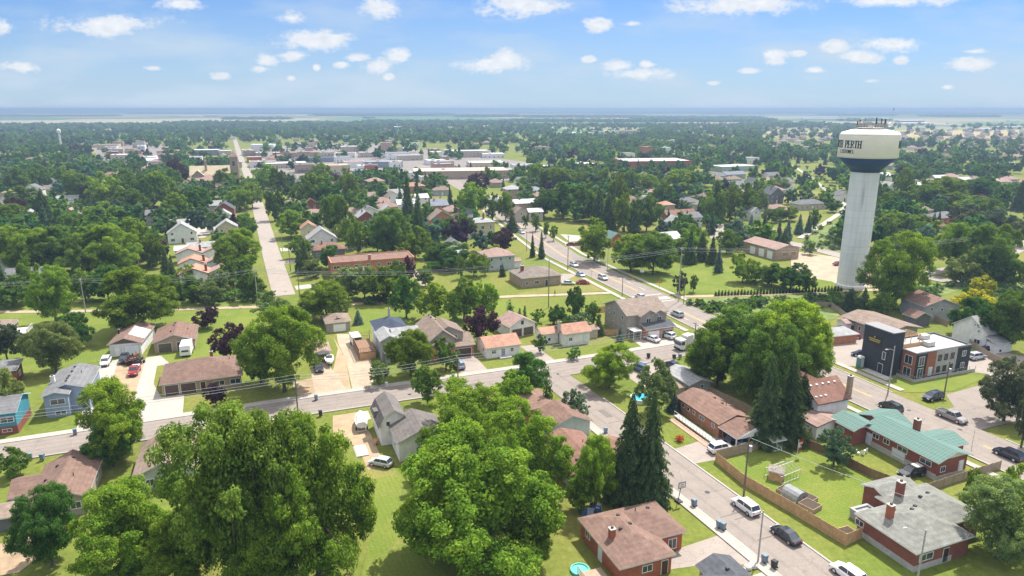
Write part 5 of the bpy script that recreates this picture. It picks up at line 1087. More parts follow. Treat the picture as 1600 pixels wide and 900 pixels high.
TL = """376 630 925 222 a|440 640 915 165 a|500 650 905 170 m|200 756 905 155 l|83 757 885 100 d|285 805 915 110 m|425 735 925 150 m|183 592 718 110 l|178 645 728 85 d|23 700 745 46 x
748 682 880 225 l|690 700 850 120 l|820 632 775 128 l|742 596 700 120 l|700 640 745 90 m|668 572 632 50 x|642 515 588 66 m|697 527 578 40 x|593 565 603 32 g|800 580 650 60 l
828 795 880 70 m|930 680 795 66 l|905 740 800 50 m|982 610 782 100 s|1014 605 788 84 s|825 552 614 62 d|855 572 645 24 c|898 610 658 54 w|952 537 606 78 l|1022 562 645 60 g|1053 612 642 30 b
1120 500 605 95 m|1150 478 600 110 x|1225 468 605 120 l|1195 500 640 110 x|1255 520 612 70 m|1195 552 694 70 s|1228 548 690 74 s|1250 580 660 54 s
752 480 536 60 p|361 503 562 56 p|325 479 513 37 p|338 598 635 36 p|445 478 612 128 m|408 520 600 60 x|430 455 515 60 g|510 437 500 78 m|476 470 505 30 g|220 418 516 118 m|88 413 506 70 m|88 503 582 82 g|122 488 545 54 d|12 500 565 50 k|20 575 655 50 g|560 482 507 18 b|535 475 500 20 g
635 430 498 52 d|680 442 502 58 m|725 433 500 46 x|755 436 498 50 l|710 455 505 30 m|898 447 502 30 d|797 468 500 20 c|812 480 502 10 c|840 482 505 24 x|870 476 508 32 d|907 488 520 38 w|888 492 520 20 d|935 488 524 24 s|968 508 543 18 b|845 522 552 24 x|897 541 562 22 r|820 476 500 10 c|925 470 512 26 x|832 500 518 18 x
1397 360 482 98 m|1575 455 548 66 x|1545 470 540 50 d|1515 465 525 62 d|1532 430 468 42 y|1520 452 500 60 y|1325 452 486 28 s|1348 448 488 28 s|1370 460 495 32 x|1385 455 492 26 m|1485 347 425 66 m|1535 350 440 78 x|1500 398 444 60 g|1570 400 448 50 x|1560 350 430 50 m|1568 562 658 76 k|1302 668 730 48 w|1556 745 872 120 g|1585 725 830 60 l|1510 730 800 26 m|1595 620 700 30 k
928 340 410 56 m|985 362 424 60 m|1020 360 428 80 x|1160 396 442 46 l|1077 355 413 26 s|1096 358 408 28 s|1112 365 413 26 s|1122 380 426 18 b|1062 422 460 24 k|1083 428 457 16 x|1235 410 452 56 d|1205 412 448 60 x|1260 425 456 30 x|1180 408 440 40 m
832 362 402 12 s|846 358 404 14 s|837 332 362 18 x|821 335 357 12 x|853 345 372 12 x|865 351 377 14 m|775 380 412 20 l|758 395 430 20 m|740 396 432 40 m|785 410 432 14 s|720 398 436 16 x|700 380 420 66 d|680 378 418 40 x|697 340 372 44 d|655 290 392 30 s|638 268 350 30 s|612 325 400 66 x|590 350 395 50 x|560 345 400 34 m|525 298 370 46 m|548 330 390 30 m|535 345 375 28 g|490 270 330 50 x|455 328 372 52 m|478 372 428 28 s|490 400 434 34 g|468 385 425 18 s|430 290 345 32 x|412 255 305 44 m|435 262 305 30 x|600 415 470 60 m|570 410 466 50 g|545 418 470 60 g|620 405 465 40 x|665 415 448 30 x|640 400 440 22 p|580 418 440 18 p
727 330 372 36 x|738 285 345 50 m|712 318 345 20 s|800 335 362 30 s|790 300 345 30 l|770 300 345 24 x|745 268 310 40 p|668 318 358 26 d|560 290 335 40 x|505 255 300 40 m|515 278 330 50 d|545 262 318 40 m
375 356 425 62 m|388 330 372 34 x|385 395 445 40 m|365 400 452 42 x|355 385 430 36 m|345 420 462 40 g|395 420 470 40 x|310 290 346 46 d|280 300 350 40 m|272 394 446 22 s|292 412 446 32 m|240 365 418 44 m|215 340 412 60 m|180 350 430 84 m|140 352 430 74 x|100 352 424 70 x|65 356 425 72 m|28 352 424 70 m|250 372 412 30 p|210 295 345 52 x|165 315 360 60 m|120 330 372 40 x|72 292 352 42 s|38 290 330 50 x|22 318 365 64 m|25 308 335 36 p
170 412 470 60 d|135 418 472 50 x|200 420 470 50 x|240 430 470 46 m|300 430 474 50 x|330 440 476 46 g|20 430 480 60 x|50 400 470 40 m|5 395 470 40 s|262 425 470 40 x
130 265 318 50 x|165 268 325 56 m|195 262 318 46 x|228 268 330 50 x|258 262 325 44 m|110 258 300 40 m|60 255 300 40 x|30 262 305 44 x|272 262 310 30 x|280 245 295 36 p|360 262 298 40 m|375 290 330 44 m|395 285 325 34 m|345 270 296 34 x
880 285 342 60 d|850 295 340 40 x|925 285 345 52 x|965 270 340 36 m|935 290 350 36 s|975 300 362 40 m|950 300 360 34 s|990 310 364 26 s|1010 305 362 44 x|1105 300 350 30 x|1118 280 345 32 s|1140 290 345 36 m|1165 285 340 46 m|1125 300 352 26 x|1185 295 335 30 g|1155 322 348 20 w|1035 282 322 36 x|1060 262 305 50 m|1010 268 305 40 m|985 262 300 30 x|945 262 300 34 m|905 262 300 40 x|870 258 300 50 m|840 252 300 44 x|825 270 300 36 m|815 300 335 20 x
1400 330 372 60 m|1435 335 375 60 x|1385 340 380 30 x|1375 300 345 36 m|1392 295 330 44 x|1440 280 330 60 x|1475 275 325 66 m|1530 278 315 66 d|1490 300 332 50 m|1520 305 340 60 m|1545 310 348 40 x|1430 302 335 18 s|1462 310 338 26 d|1505 318 360 52 k|1560 325 370 54 k|1590 280 330 30 s|1455 330 372 20 s|1410 262 320 30 m|1590 345 385 30 k|1215 275 300 40 g
1172 332 368 18 b|1216 338 378 16 b|1230 340 376 18 b|1248 332 366 18 b|1262 333 364 16 b|1225 352 384 20 s|1290 292 320 12 s|1270 325 362 20 x|1265 378 398 24 x|1205 325 348 30 x|1228 322 345 40 x|1300 310 332 26 d|1195 332 352 10 s"""
for row in TL.replace('\n', '|').split('|'):
    a = row.split(); T(*map(float, a[:4]), a[4])
# hedge of small cedars along the footpath
r0 = None
for i in range(40):
    t = i / 39; x = 1118 + 196 * t; y = 463.5 - 7.5 * t; X, Y = G(x, y - .6)
    if abs(x - 1330) < 5: continue
    cr, tr = kit('col', 2)[i % 3]; r = thing('cedar_shrub', 'small dark cedar standing in the long clipped row beside the pale footpath', 'shrub', (X, Y, 0), rt.uniform(0, 6), 'row of small cedars along the footpath')
    c = obj('crown', cr, parent=r); hh = rt.uniform(1.7, 2.5); c.scale = (1.3, 1.3, hh); c.color = (.02, .05, .018, 1)
# ------------------------------------------------------------------ vehicles
def ring(x, ys, zs): return [(x, y, z) for y, z in zip(ys, zs)]
def sect(x, hw, zb, zt, tuck=.06, sh=.12):
    "closed body section: sill, side, shoulder, deck"
    return [(x, -hw + tuck, zb), (x, -hw, zb + .18), (x, -hw, zt - sh), (x, -hw + .10, zt), (x, hw - .10, zt), (x, hw, zt - sh), (x, hw, zb + .18), (x, hw - tuck, zb)]
SPEC = {  # length, half width, belt z, roof z, hood start/end, cabin x's (front base, front top, rear top, rear base)
 'sedan': dict(L=4.7, hw=.9, belt=.92, roof=1.45, hood=.78, cab=(.95, 1.75, 3.3, 4.15), tail=.95, wr=.33),
 'hatch': dict(L=4.2, hw=.88, belt=.95, roof=1.5, hood=.84, cab=(.85, 1.6, 3.6, 4.12), tail=.9, wr=.33),
 'suv': dict(L=4.75, hw=.95, belt=1.08, roof=1.7, hood=1.0, cab=(1.05, 1.75, 4.2, 4.65), tail=1.05, wr=.37),
 'pickup': dict(L=5.7, hw=.99, belt=1.15, roof=1.85, hood=1.1, cab=(1.3, 1.95, 3.3, 3.65), tail=1.15, wr=.4),
}
VC = {}
def car_proto(kind):
    if kind in VC: return VC[kind]
    s = SPEC[kind]; L, hw, be, ro, ho, wr = s['L'], s['hw'], s['belt'], s['roof'], s['hood'], s['wr']; f0, f1, r1, r0 = s['cab']; zb = .28
    mb = MB(); st = [sect(0, hw * .80, .38, ho * .72), sect(.12, hw * .90, zb, ho * .86), sect(.5, hw * .98, zb, ho * .95), sect(f0, hw, zb, be), sect((f0 + r0) / 2, hw, zb, be + .01), sect(r0 if kind != 'pickup' else r0 + .02, hw, zb, be), sect(L - .1, hw * .97, zb, be * (.97 if kind != 'sedan' else .96)), sect(L, hw * .88, .40, be * .88)]
    mb.loft(st, 0)
    if kind == 'pickup':
        z = be + .0; mb.box(r0 + .05, -hw + .12, z - .01, L - .15, hw - .12, z + .015, 1)   # dark open bed floor seen from above
        for (a, b, c, d) in ((r0, -hw, L - .04, -hw + .14), (r0, hw - .14, L - .04, hw), (L - .16, -hw + .14, L - .04, hw - .14)): mb.box(a, b, z - .1, c, d, z + .13)
    # roof panel and pillars in body colour
    ih = hw * .78; rf = MB(); 
    rf_ = [[(f1 - .02, -ih, ro - .03), (f1 - .02, ih, ro - .03), (f1 - .02, ih, ro + .0), (f1 - .02, -ih, ro + .0)], [((f1 + r1) / 2, -ih, ro - .03), ((f1 + r1) / 2, ih, ro - .03), ((f1 + r1) / 2, ih, ro + .06), ((f1 + r1) / 2, -ih, ro + .06)], [(r1 + .03, -ih, ro - .03), (r1 + .03, ih, ro - .03), (r1 + .03, ih, ro + .0), (r1 + .03, -ih, ro + .0)]]
    mb.loft(rf_, 0)
    for sgn in (-1, 1):
        for (xa, za, xb, zb_) in ((f0 + .05, be, f1, ro), (r0 - .03, be, r1, ro)): mb.cyl((xa, sgn * (hw - .1), za - .04), (xb, sgn * ih, zb_), .05, .045, n=5)
        xm = f1 + (r1 - f1) * .42; mb.cyl((xm, sgn * (hw - .085), be - .04), (xm, sgn * (ih + .01), ro), .045, n=4)
        mb.box(f0 + .35, sgn * (hw + .1) - .09, be - .02, f0 + .5, sgn * (hw + .1) + .09, be + .14)
    if kind in ('suv',): 
        for sgn in (-1, 1): mb.box(f1 + .2, sgn * (ih - .12) - .02, ro + .06, r1 - .1, sgn * (ih - .12) + .02, ro + .12)
    body = mb.mesh('body', [M_PAINT, M_DARK])
    gl = MB(); gl.loft([[(f0 + .03, -hw + .12, be - .03), (f0 + .03, hw - .12, be - .03), (r0 - .02, hw - .12, be - .03), (r0 - .02, -hw + .12, be - .03)], [(f1, -ih + .01, ro - .01), (f1, ih - .01, ro - .01), (r1, ih - .01, ro - .01), (r1, -ih + .01, ro - .01)]])
    glass = gl.mesh('glass', M_GLASS)
    ty = MB().cyl((0, -.12, 0), (0, .12, 0), wr, n=20).mesh('tyre', M_RUB); rm = MB().cyl((0, -.13, 0), (0, .13, 0), wr * .62, n=12).mesh('rim', M_CHROME)
    hl = MB().box(-.02, -.2, -.07, .14, .2, .07).mesh('headlight', M_LAMP); tl = MB().box(-.08, -.14, -.1, .03, .14, .1).mesh('tail_light', M_RED)
    bp = MB().box(-.03, -hw * .75, .3, .05, hw * .75, .48).mesh('bumper', M_DARK)
    VC[kind] = (s, body, glass, ty, rm, hl, tl, bp); return VC[kind]
CARC = []
def car(px, py, kind, col, ang, label, detail=True, world=None, name=None, cat=None, z=.12, group=None):
    s, body, glass, ty, rm, hl, tl, bp = car_proto(kind); L, hw, wr = s['L'], s['hw'], s['wr']
    X, Y = world or G(px, py, .7); a = R(ang)
    r = thing(name or {'sedan': 'parked_car', 'hatch': 'hatchback', 'suv': 'suv', 'pickup': 'pickup_truck'}[kind], label, cat or ('pickup truck' if kind == 'pickup' else 'car'), (X - math.cos(a) * -L / 2, Y - math.sin(a) * -L / 2, z), a + math.pi, group)
    b = obj('body', body, parent=r); b.color = (*hexc(col), 1); obj('windows', glass, parent=r)
    if detail:
        for x in (L * .19, L * .80):
            for y in (-hw + .08, hw - .08): w = obj('wheel', ty, parent=r, loc=(x, y, wr)); obj('rim', rm, parent=w)
        for y in (-hw * .68, hw * .68): obj('headlight', hl, parent=r, loc=(-.0, y, s['hood'] * .7)); obj('tail_light', tl, parent=r, loc=(L, y, s['belt'] * .8))
        obj('bumper', bp, parent=r, loc=(-.06, 0, 0)); obj('bumper', bp, parent=r, loc=(L + .02, 0, 0))
    CARC.append(r); return r
# ang = heading of the nose, degrees from +X
cars = [
 (1165,791,'suv','#e6e6e6',114,'white parked hatchback with black roof glass beside the wooden fence'),
 (1228,835,'sedan','#1a2130',114,'dark navy sedan parked behind the white one near the fence corner'),
 (1326,897,'suv','#f0f0f0',114,'white car just entering at the bottom edge of the side street'),
 (1126,700,'suv','#e8e8ea',21,'white small car in the wide driveway by the fence corner'),
 (1152,688,'suv','#15161a',21,'black car standing under the white edged carport'),
 (1168,690,'suv','#9aa2ac',21,'silver car at the front of the carport beside the fence'),
 (1576,710,'suv','#121c34',113,'dark navy car on the main road at the right edge beside the green roof'),
 (1392,636,'suv','#20242c',113,'dark grey car driving on the main road below the modern office'),
 (1458,620,'suv','#10203c',201,'dark blue car turning at the office lawn corner'),
 (1487,651,'pickup','#8e8a88',293,'grey crew cab pickup truck at the junction on the right'),
 (1310,527,'suv','#16303a',160,'dark teal car in the office car park'),
 (1332,524,'hatch','#8c0f28',160,'crimson hatchback in the office car park'),
 (1347,553,'sedan','#141a2c',160,'navy car beside the charcoal stair tower'),
 (1526,557,'suv','#b8bec8',20,'silver blue car behind the modern office'),
 (1546,545,'sedan','#14161a',160,'black sedan by the white gabled house on the right'),
 (1266,584,'suv','#c8ccd0',113,'silver car half hidden under the large spruce'),
 (1058,491,'suv','#a8aab0',113,'silver car on the main road right of the taupe duplex'),
 (1001,463,'sedan','#d6d8dc',113,'pale car on the main road just behind the duplex roof'),
 (942,434,'suv','#c9ccd4',293,'silver car on the main road above the crossing'),
 (907,429,'sedan','#8fa2bc',293,'pale blue car in the near lane by the parked red one'),
 (897,414,'suv','#e4e6e8',293,'white car on the main road below the park tree'),
 (815,363,'suv','#cfd2d6',293,'silver car on the far bend of the main road'),
 (888,442,'sedan','#c2ccc8',0,'pale green sedan parked beside the brick bungalow'),
 (911,441,'sedan','#9c2820',0,'red sedan parked beside the brick bungalow'),
 (893,382,'sedan','#6e1c18',0,'dark red car parked on the drive across the main road'),
 (903,382,'sedan','#7c2a1e',0,'rusty red car parked next to another across the main road'),
 (1019,529,'sedan','#e8e8ec',128,'white sedan on the duplex driveway nearer its garage'),
 (1043,524,'suv','#ececee',128,'white taller car on the duplex driveway nearer the road'),
 (1050,570,'sedan','#16181c',128,'black sedan beside the small grey garage'),
 (999,575,'suv','#46607c',128,'steel blue car behind the grey green tree'),
 (1041,585,'hatch','#e2e4e6',128,'white car nose to the small grey garage'),
 (717,570,'suv','#8fa0b8',113,'silver blue car on the tarmac drive of the steep gabled house'),
 (497,574,'pickup','#14161c',293,'black pickup truck beside the white boat'),
 (595,722,'hatch','#b9bec2',160,'old silver hatchback parked on the grass by the barn roofed house'),
 (165,565,'suv','#e8e8ea',290,'white car at the long white garage'),
 (194,561,'suv','#141c2c',290,'dark navy car at the long white garage'),
]
for c in cars: car(*c)
# far parked cars in the town centre
rr = random.Random(12)
for i, (x, y) in enumerate([(108,312),(440,342),(444,336),(573,262),(580,266),(590,258),(600,270),(563,256),(1240,388),(1578,378),(412,275),(1310,412),(1180,362),(650,262),(620,262),(538,262),(470,262),(425,258),(1340,392),(20,372)]):
    car(x, y, rr.choice(('sedan', 'suv')), rr.choice(('#dfe2e6', '#b0b6be', '#20242c', '#7c2420', '#2c4058')), rr.choice((21, 113)), '', False)['_look'] = 'tiny distant car'
def wheelset(r, xs, hw, wr=.4):
    ty = MB().cyl((0, -.13, 0), (0, .13, 0), wr, n=18).mesh('wheel', M_RUB); rm = MB().cyl((0, -.14, 0), (0, .14, 0), wr * .55, n=12).mesh('rim', M_CHROME)
    for x in xs:
        for y in (-hw, hw): w = obj('wheel', ty, parent=r, loc=(x, y, wr)); obj('rim', rm, parent=w)
def at(px, py, z=0): g = G(px, py); return (g[0], g[1], z)
# refuse lorry
r = thing('garbage_truck', 'white refuse lorry with chunky cab waiting by the big trees', 'garbage truck', at(1058, 548, .1), R(28))
obj('cab', MB().loft([[(0,-1.2,.6),(0,1.2,.6),(0,1.2,2.0),(0,-1.2,2.0)],[(.12,-1.2,.5),(.12,1.2,.5),(.12,1.2,2.9),(.12,-1.2,2.9)],[(1.9,-1.2,.5),(1.9,1.2,.5),(1.9,1.2,3.0),(1.9,-1.2,3.0)]]), M_WHITE, r)
w = obj('windscreen', MB().box(-.04, -1.08, 1.55, .02, 1.08, 2.5), M_GLASS, r); obj('side_window', MB().box(.4, -1.24, 1.6, 1.4, -1.19, 2.5), M_GLASS, r); obj('side_window', MB().box(.4, 1.19, 1.6, 1.4, 1.24, 2.5), M_GLASS, r)
obj('bumper', MB().box(-.15, -1.2, .35, .05, 1.2, .8), M_DARK, r); obj('chassis', MB().box(.3, -.5, .5, 9.2, .5, .9), M_DARK, r)
obj('hopper', MB().loft([[(2.2,-1.25,.9),(2.2,1.25,.9),(2.2,1.0,3.7),(2.2,-1.0,3.7)],[(4.2,-1.25,.9),(4.2,1.25,.9),(4.2,1.0,3.9),(4.2,-1.0,3.9)]]), M_OFFW, r)
obj('tank_body', MB().loft([[(4.3,-1.25,.9),(4.3,1.25,.9),(4.3,1.3,2.6),(4.3,.8,3.5),(4.3,-.8,3.5),(4.3,-1.3,2.6)],[(8.4,-1.25,.9),(8.4,1.25,.9),(8.4,1.3,2.6),(8.4,.8,3.5),(8.4,-.8,3.5),(8.4,-1.3,2.6)],[(9.3,-1.1,1.2),(9.3,1.1,1.2),(9.3,1.1,2.2),(9.3,.7,2.9),(9.3,-.7,2.9),(9.3,-1.1,2.2)]]), M_WHITE, r)
wheelset(r, (1.0, 6.2, 7.5), 1.05, .52)
for y_ in (-1.3, 1.3): obj('mirror', MB().box(-.1, y_ - .12, 1.8, .02, y_ + .12, 2.4), M_DARK, r)
# enclosed trailer, boat, covered boat, caravan
r = thing('enclosed_trailer', 'white enclosed box trailer with black front on the gravel drive', 'trailer', at(556, 538, 0), R(-66)); 
obj('box', MB().box(-2.4, -1.15, .5, 2.4, 1.15, 2.7), M_WHITE, r); obj('nose_panel', MB().box(2.4, -1.12, 1.1, 2.46, 1.12, 2.55), M_DARK, r); obj('drawbar', MB().box(2.4, -.06, .45, 3.6, .06, .55), M_STEEL, r); wheelset(r, (-.5, .5), 1.18, .32); obj('fender', MB().box(-1, -1.32, .62, 1, -1.15, .72).box(-1, 1.15, .62, 1, 1.32, .72), M_DARK, r)
def hull(mb, L, hw, z0, zt, mi=0):
    rings = []
    for (t, wf, kz) in ((0, .82, 0), (.15, .95, 0), (.45, 1, 0), (.7, .86, .08), (.88, .5, .25), (.97, .2, .45), (1, .03, .6)):
        y = hw * wf; rings.append([(t * L, -y, zt + kz * .25), (t * L, -y * .92, z0 + .35 + kz * .4), (t * L, 0, z0 + kz * .9), (t * L, y * .92, z0 + .35 + kz * .4), (t * L, y, zt + kz * .25)])
    mb.loft(rings, mi); return mb
r = thing('motor_boat', 'white motor boat with windscreen on a trailer by the black pickup', 'boat', at(514, 563, 0), R(-72))
obj('hull', hull(MB(), 5.6, 1.1, .6, 1.5), M_WHITE, r); obj('cockpit', MB().box(.5, -.75, 1.5, 2.6, .75, 1.56), plain('boat_seat', (.10, .12, .16)), r); ws = MB(); ws.loft([[(2.7,-.8,1.5),(2.7,.8,1.5),(2.76,.8,1.5),(2.76,-.8,1.5)],[(2.2,-.7,2.05),(2.2,.7,2.05),(2.26,.7,2.05),(2.26,-.7,2.05)]]); obj('windscreen', ws, M_GLASS, r)
obj('seat', MB().box(1.2, -.6, 1.5, 1.7, -.1, 1.95), M_OFFW, r); obj('seat', MB().box(1.2, .1, 1.5, 1.7, .6, 1.95), M_OFFW, r); obj('outboard', MB().box(-.5, -.2, .8, 0, .2, 1.9), M_DARK, r); obj('trailer_frame', MB().box(-.3, -.7, .4, 4, -.6, .5).box(-.3, .6, .4, 4, .7, .5).box(4, -.05, .4, 6.4, .05, .5), M_STEEL, r); wheelset(r, (1.5,), .95, .3)
r = thing('covered_boat', 'boat under a white tarpaulin on a trailer by the barn roofed house', 'boat', at(566, 676, 0), R(105))
obj('cover', hull(MB(), 6.2, 1.2, .9, 1.7).loft([[(0,-1,1.7),(0,1,1.7),(0,.5,2.2),(0,-.5,2.2)],[(3.5,-1.15,1.7),(3.5,1.15,1.7),(3.5,.6,2.5),(3.5,-.6,2.5)],[(5.6,-.4,1.8),(5.6,.4,1.8),(5.6,.2,2.0),(5.6,-.2,2.0)]]), M_WHITE, r, smooth=False); obj('trailer_frame', MB().box(-.3, -.8, .45, 4, -.7, .55).box(-.3, .7, .45, 4, .8, .55).box(-.4, -.9, .45, -.3, .9, .6), M_STEEL, r); wheelset(r, (1.4,), 1.05, .32)
r = thing('travel_trailer', 'white caravan trailer parked at the pinkish double garage', 'caravan', at(290, 559, 0), R(108))
obj('body', MB().loft([[(0,-1.25,.6),(0,1.25,.6),(0,1.2,1.9),(0,-1.2,1.9)],[(.35,-1.25,.55),(.35,1.25,.55),(.35,1.2,3.0),(.35,-1.2,3.0)],[(6.2,-1.25,.55),(6.2,1.25,.55),(6.2,1.2,3.1),(6.2,-1.2,3.1)],[(6.6,-1.25,.6),(6.6,1.25,.6),(6.6,1.2,2.8),(6.6,-1.2,2.8)]]), M_WHITE, r); obj('front_window', MB().box(-.03, -.8, 1.5, .1, .8, 1.95), M_GLASS, r); obj('skirt_band', MB().box(.3, -1.27, .5, 6.3, 1.27, .85), M_OFFW, r); obj('roof_vent', MB().box(2, -.3, 3.05, 2.6, .3, 3.25), M_OFFW, r); obj('roof_vent', MB().box(4, -.3, 3.05, 4.6, .3, 3.25), M_OFFW, r); wheelset(r, (3.2, 4.0), 1.2, .34)
# tractors and red utility vehicle
M_REDP = plain('red_paint', (.50, .03, .02), .4); M_RUST = plain('rusty_paint', (.17, .07, .045), .8, var=.4, scale=3)
def tractor(px, py, ang, m, label):
    r = thing('tractor', label, 'tractor', at(px, py), R(ang)); obj('bonnet', MB().box(0, -.4, .8, 1.5, .4, 1.45), m, r); obj('rear_body', MB().box(1.5, -.55, .7, 2.6, .55, 1.2).box(1.6, -.95, 1.2, 2.6, -.6, 1.35).box(1.6, .6, 1.2, 2.6, .95, 1.35), m, r); obj('seat', MB().box(1.9, -.25, 1.2, 2.35, .25, 1.6), M_DARK, r)
    b = MB().cyl((0, -.2, 0), (0, .2, 0), .7, n=20).mesh('rear_wheel', M_RUB); c = MB().cyl((0, -.12, 0), (0, .12, 0), .4, n=16).mesh('front_wheel', M_RUB)
    for y in (-.8, .8): obj('rear_wheel', b, parent=r, loc=(2.1, y, .7)); obj('front_wheel', c, parent=r, loc=(.35, y * .8, .4))
    obj('exhaust', MB().cyl((.6, 0, 1.45), (.6, 0, 2.2), .05, n=6), M_DARK, r); obj('steering_wheel', MB().cyl((1.6, 0, 1.65), (1.65, 0, 1.68), .22, n=12), M_DARK, r); return r
tractor(217, 560, 250, M_RUST, 'old rusty tractor nearest the white garage'); tractor(214, 567, 230, M_RUST, 'rusty tractor between the garage and the red one'); tractor(223, 566, 260, M_DARK, 'dark old tractor beside the rusty ones on the dirt drive')
c = car(210, 579, 'pickup', '#8c0c0c', 288, 'bright red old pickup with white seat on the dirt drive'); obj('truck_bed_cover', MB().box(3.9, -.8, 1.2, 5.3, .8, 1.3), M_WHITE, c)
r = tractor(112, 639, 20, M_REDP, 'small red ride on mower in front of the blue grey house')
# black jeep with pale hardtop
c = car(1424, 738, 'suv', '#101218', 200, 'black off roader with cream roof on the lawn by the green roofed house'); obj('hardtop', MB().box(2.7, -.72, 1.72, 4.2, .72, 1.78), M_OFFW, c)
# ------------------------------------------------------------------ street furniture
M_BIN = plain('bin_blue_grey', (.16, .22, .28), .6); M_BINK = plain('bin_black', (.03, .03, .035), .6); M_BING = plain('bin_green', (.06, .22, .14), .6)
def wheelie(px, py, m, label, g=None, s=1.0):
    r = thing('wheelie_bin', label, 'bin', at(px, py, .2), R(113 + random.Random(px).uniform(-15, 15)), g)
    obj('body', MB().loft([[(-.3*s,-.26*s,.08),(.3*s,-.26*s,.08),(.3*s,.26*s,.08),(-.3*s,.26*s,.08)],[(-.36*s,-.32*s,1.05*s),(.36*s,-.32*s,1.05*s),(.36*s,.32*s,1.05*s),(-.36*s,.32*s,1.05*s)]]), m, r); obj('lid', MB().loft([[(-.4*s,-.35*s,1.05*s),(.4*s,-.35*s,1.05*s),(.4*s,.35*s,1.05*s),(-.4*s,.35*s,1.05*s)],[(-.36*s,-.3*s,1.18*s),(.3*s,-.3*s,1.14*s),(.3*s,.3*s,1.14*s),(-.36*s,.3*s,1.18*s)]]), m, r)
    w = MB().cyl((0, -.04, 0), (0, .04, 0), .13, n=10).mesh('wheel', M_RUB)
    for y in (-.28, .28): obj('wheel', w, parent=r, loc=(-.32*s, y*s, .13))
for px, py, m, lb in ((118,680,M_BIN,'pale bin on the kerb below the blue grey house'),(67,720,M_BIN,'blue grey bin beside the round bush at lower left'),(48,719,M_BIN,'pale lidded bin just left of another by the round bush'),(494,626,M_BIN,'grey bin at the gravel drive entrance'),(501,651,M_BINK,'dark bin across the road from the gravel drive'),(708,593,M_BING,'green bin on the walk beside the tarmac drive'),(946,678,M_BIN,'grey bin on the walk above the tall spruces'),(1084,792,M_BIN,'blue grey bin beside the basketball hoop'),(1123,826,M_BIN,'blue bin on the walk by the brown lawn, left of its pair'),(1129,829,M_BIN,'blue bin on the walk by the brown lawn, right of its pair'),(1194,880,M_BIN,'blue bin at the foot of the bare pole'),(1209,889,M_BINK,'black bin near the bottom edge of the walk'),(1013,560,M_BINK,'dark bin behind the yellow green tree at the junction'),(1053,562,M_BINK,'black bin by the parked black sedan'),(1062,561,M_BIN,'pale bin by the parked black sedan')):
    wheelie(px, py, m, lb)
WT = []
def pole(px, py, top, label, m=None, arm=0, lamp=0, trans=False, r0=.16, name='utility_pole', cat='utility pole', group=None):
    X, Y = G(px, py); h = hgt(Y, top); r = thing(name, label, cat, (X, Y, 0), GA if arm else 0, group); m = m or M_WOODP
    obj('pole', MB().cyl((0, 0, -.2), (0, 0, h), r0, r0 * .65, n=10), m, r)
    if arm: obj('crossarm', MB().box(-.06, -arm, h - .5, .06, arm, h - .36), m, r); 
    if arm:
        for y in (-arm + .1, 0, arm - .1): obj('insulator', MB().cyl((0, y, h - .36), (0, y, h - .12), .06, n=8), M_OFFW, r)
    if trans: obj('transformer', MB().cyl((.35, 0, h - 2.6), (.35, 0, h - 1.6), .28, n=14), M_STEEL, r)
    if lamp: 
        a = R(lamp); L_ = 2.2; obj('lamp_arm', MB().cyl((0, 0, h - 1.0), (L_ * .5 * math.cos(a), L_ * .5 * math.sin(a), h - .5), .05, n=6).cyl((L_ * .5 * math.cos(a), L_ * .5 * math.sin(a), h - .5), (L_ * math.cos(a), L_ * math.sin(a), h - .45), .05, n=6), M_STEEL, r)
        x, y = L_ * math.cos(a), L_ * math.sin(a); obj('lamp_head', MB().loft([[(x-.3,y-.16,h-.52),(x+.3,y-.16,h-.52),(x+.3,y+.16,h-.52),(x-.3,y+.16,h-.52)],[(x-.2,y-.1,h-.38),(x+.2,y-.1,h-.38),(x+.2,y+.1,h-.38),(x-.2,y+.1,h-.38)]]), M_OFFW, r)
    return (X, Y, h)
pA0 = pole(466, 650, 587, 'wooden pole with transformer beside the gravel drive entrance', arm=1.1, trans=True); pA1 = pole(716, 612, 556, 'dark wooden pole on the kerb left of the lime trees', arm=1.1); pA2 = pole(1084, 552, 504, 'wooden pole beside the refuse lorry', arm=1.1)
pB0 = pole(134, 489, 435, 'wooden pole by the footpath at the far left', M_POLEG, arm=1.0); pB1 = pole(403, 475, 420, 'pale pole beside the thicket left of the straight street', M_POLEG, arm=1.0); pB2 = pole(857, 481, 405, 'tall dark pole on the lawn beside the pedestrian'); pB3 = pole(1060, 472, 387, 'tall grey pole at the crossing', M_POLEG, arm=1.0); pB4 = pole(1516, 438, 370, 'pale pole with crossarms before the right hand thicket', M_POLEG, arm=1.3)
pole(1068, 476, 435, 'short dark signal post beside the tall crossing pole', M_WOODP, r0=.12); pole(972, 463, 432, 'dark pole at the near corner of the crossing', r0=.14); pole(949, 425, 385, 'thin lamp pole in front of the park tree', M_POLEG, lamp=200, r0=.12, name='street_lamp', cat='street lamp'); pole(887, 422, 368, 'wooden pole above the white car on the main road', r0=.16, arm=.9); pole(823, 392, 360, 'pole beside the two spruces on the main road', r0=.14)
pole(87, 582, 540, 'weathered grey pole with crossarm behind the blue grey house', M_OFFW, arm=1.0); pole(1387, 616, 541, 'tall pale lamp post in front of the modern office', M_POLEG, lamp=200, name='street_lamp', cat='street lamp'); pole(1475, 618, 565, 'brown pole on the corner of the office lawn', trans=True); pole(1228, 452, 418, 'pole among the bushes left of the water tower')
pole(1184, 879, 798, 'bare leaning pole on the walk near the bottom edge', M_POLEG, r0=.13); pC0 = pole(1162, 774, 682, 'wooden pole with grey transformer beside the tall fence', trans=True); pole(1430, 925, 828, 'lamp pole in front of the grey hip roofed bungalow', M_POLEG, lamp=150, name='street_lamp', cat='street lamp', r0=.14)
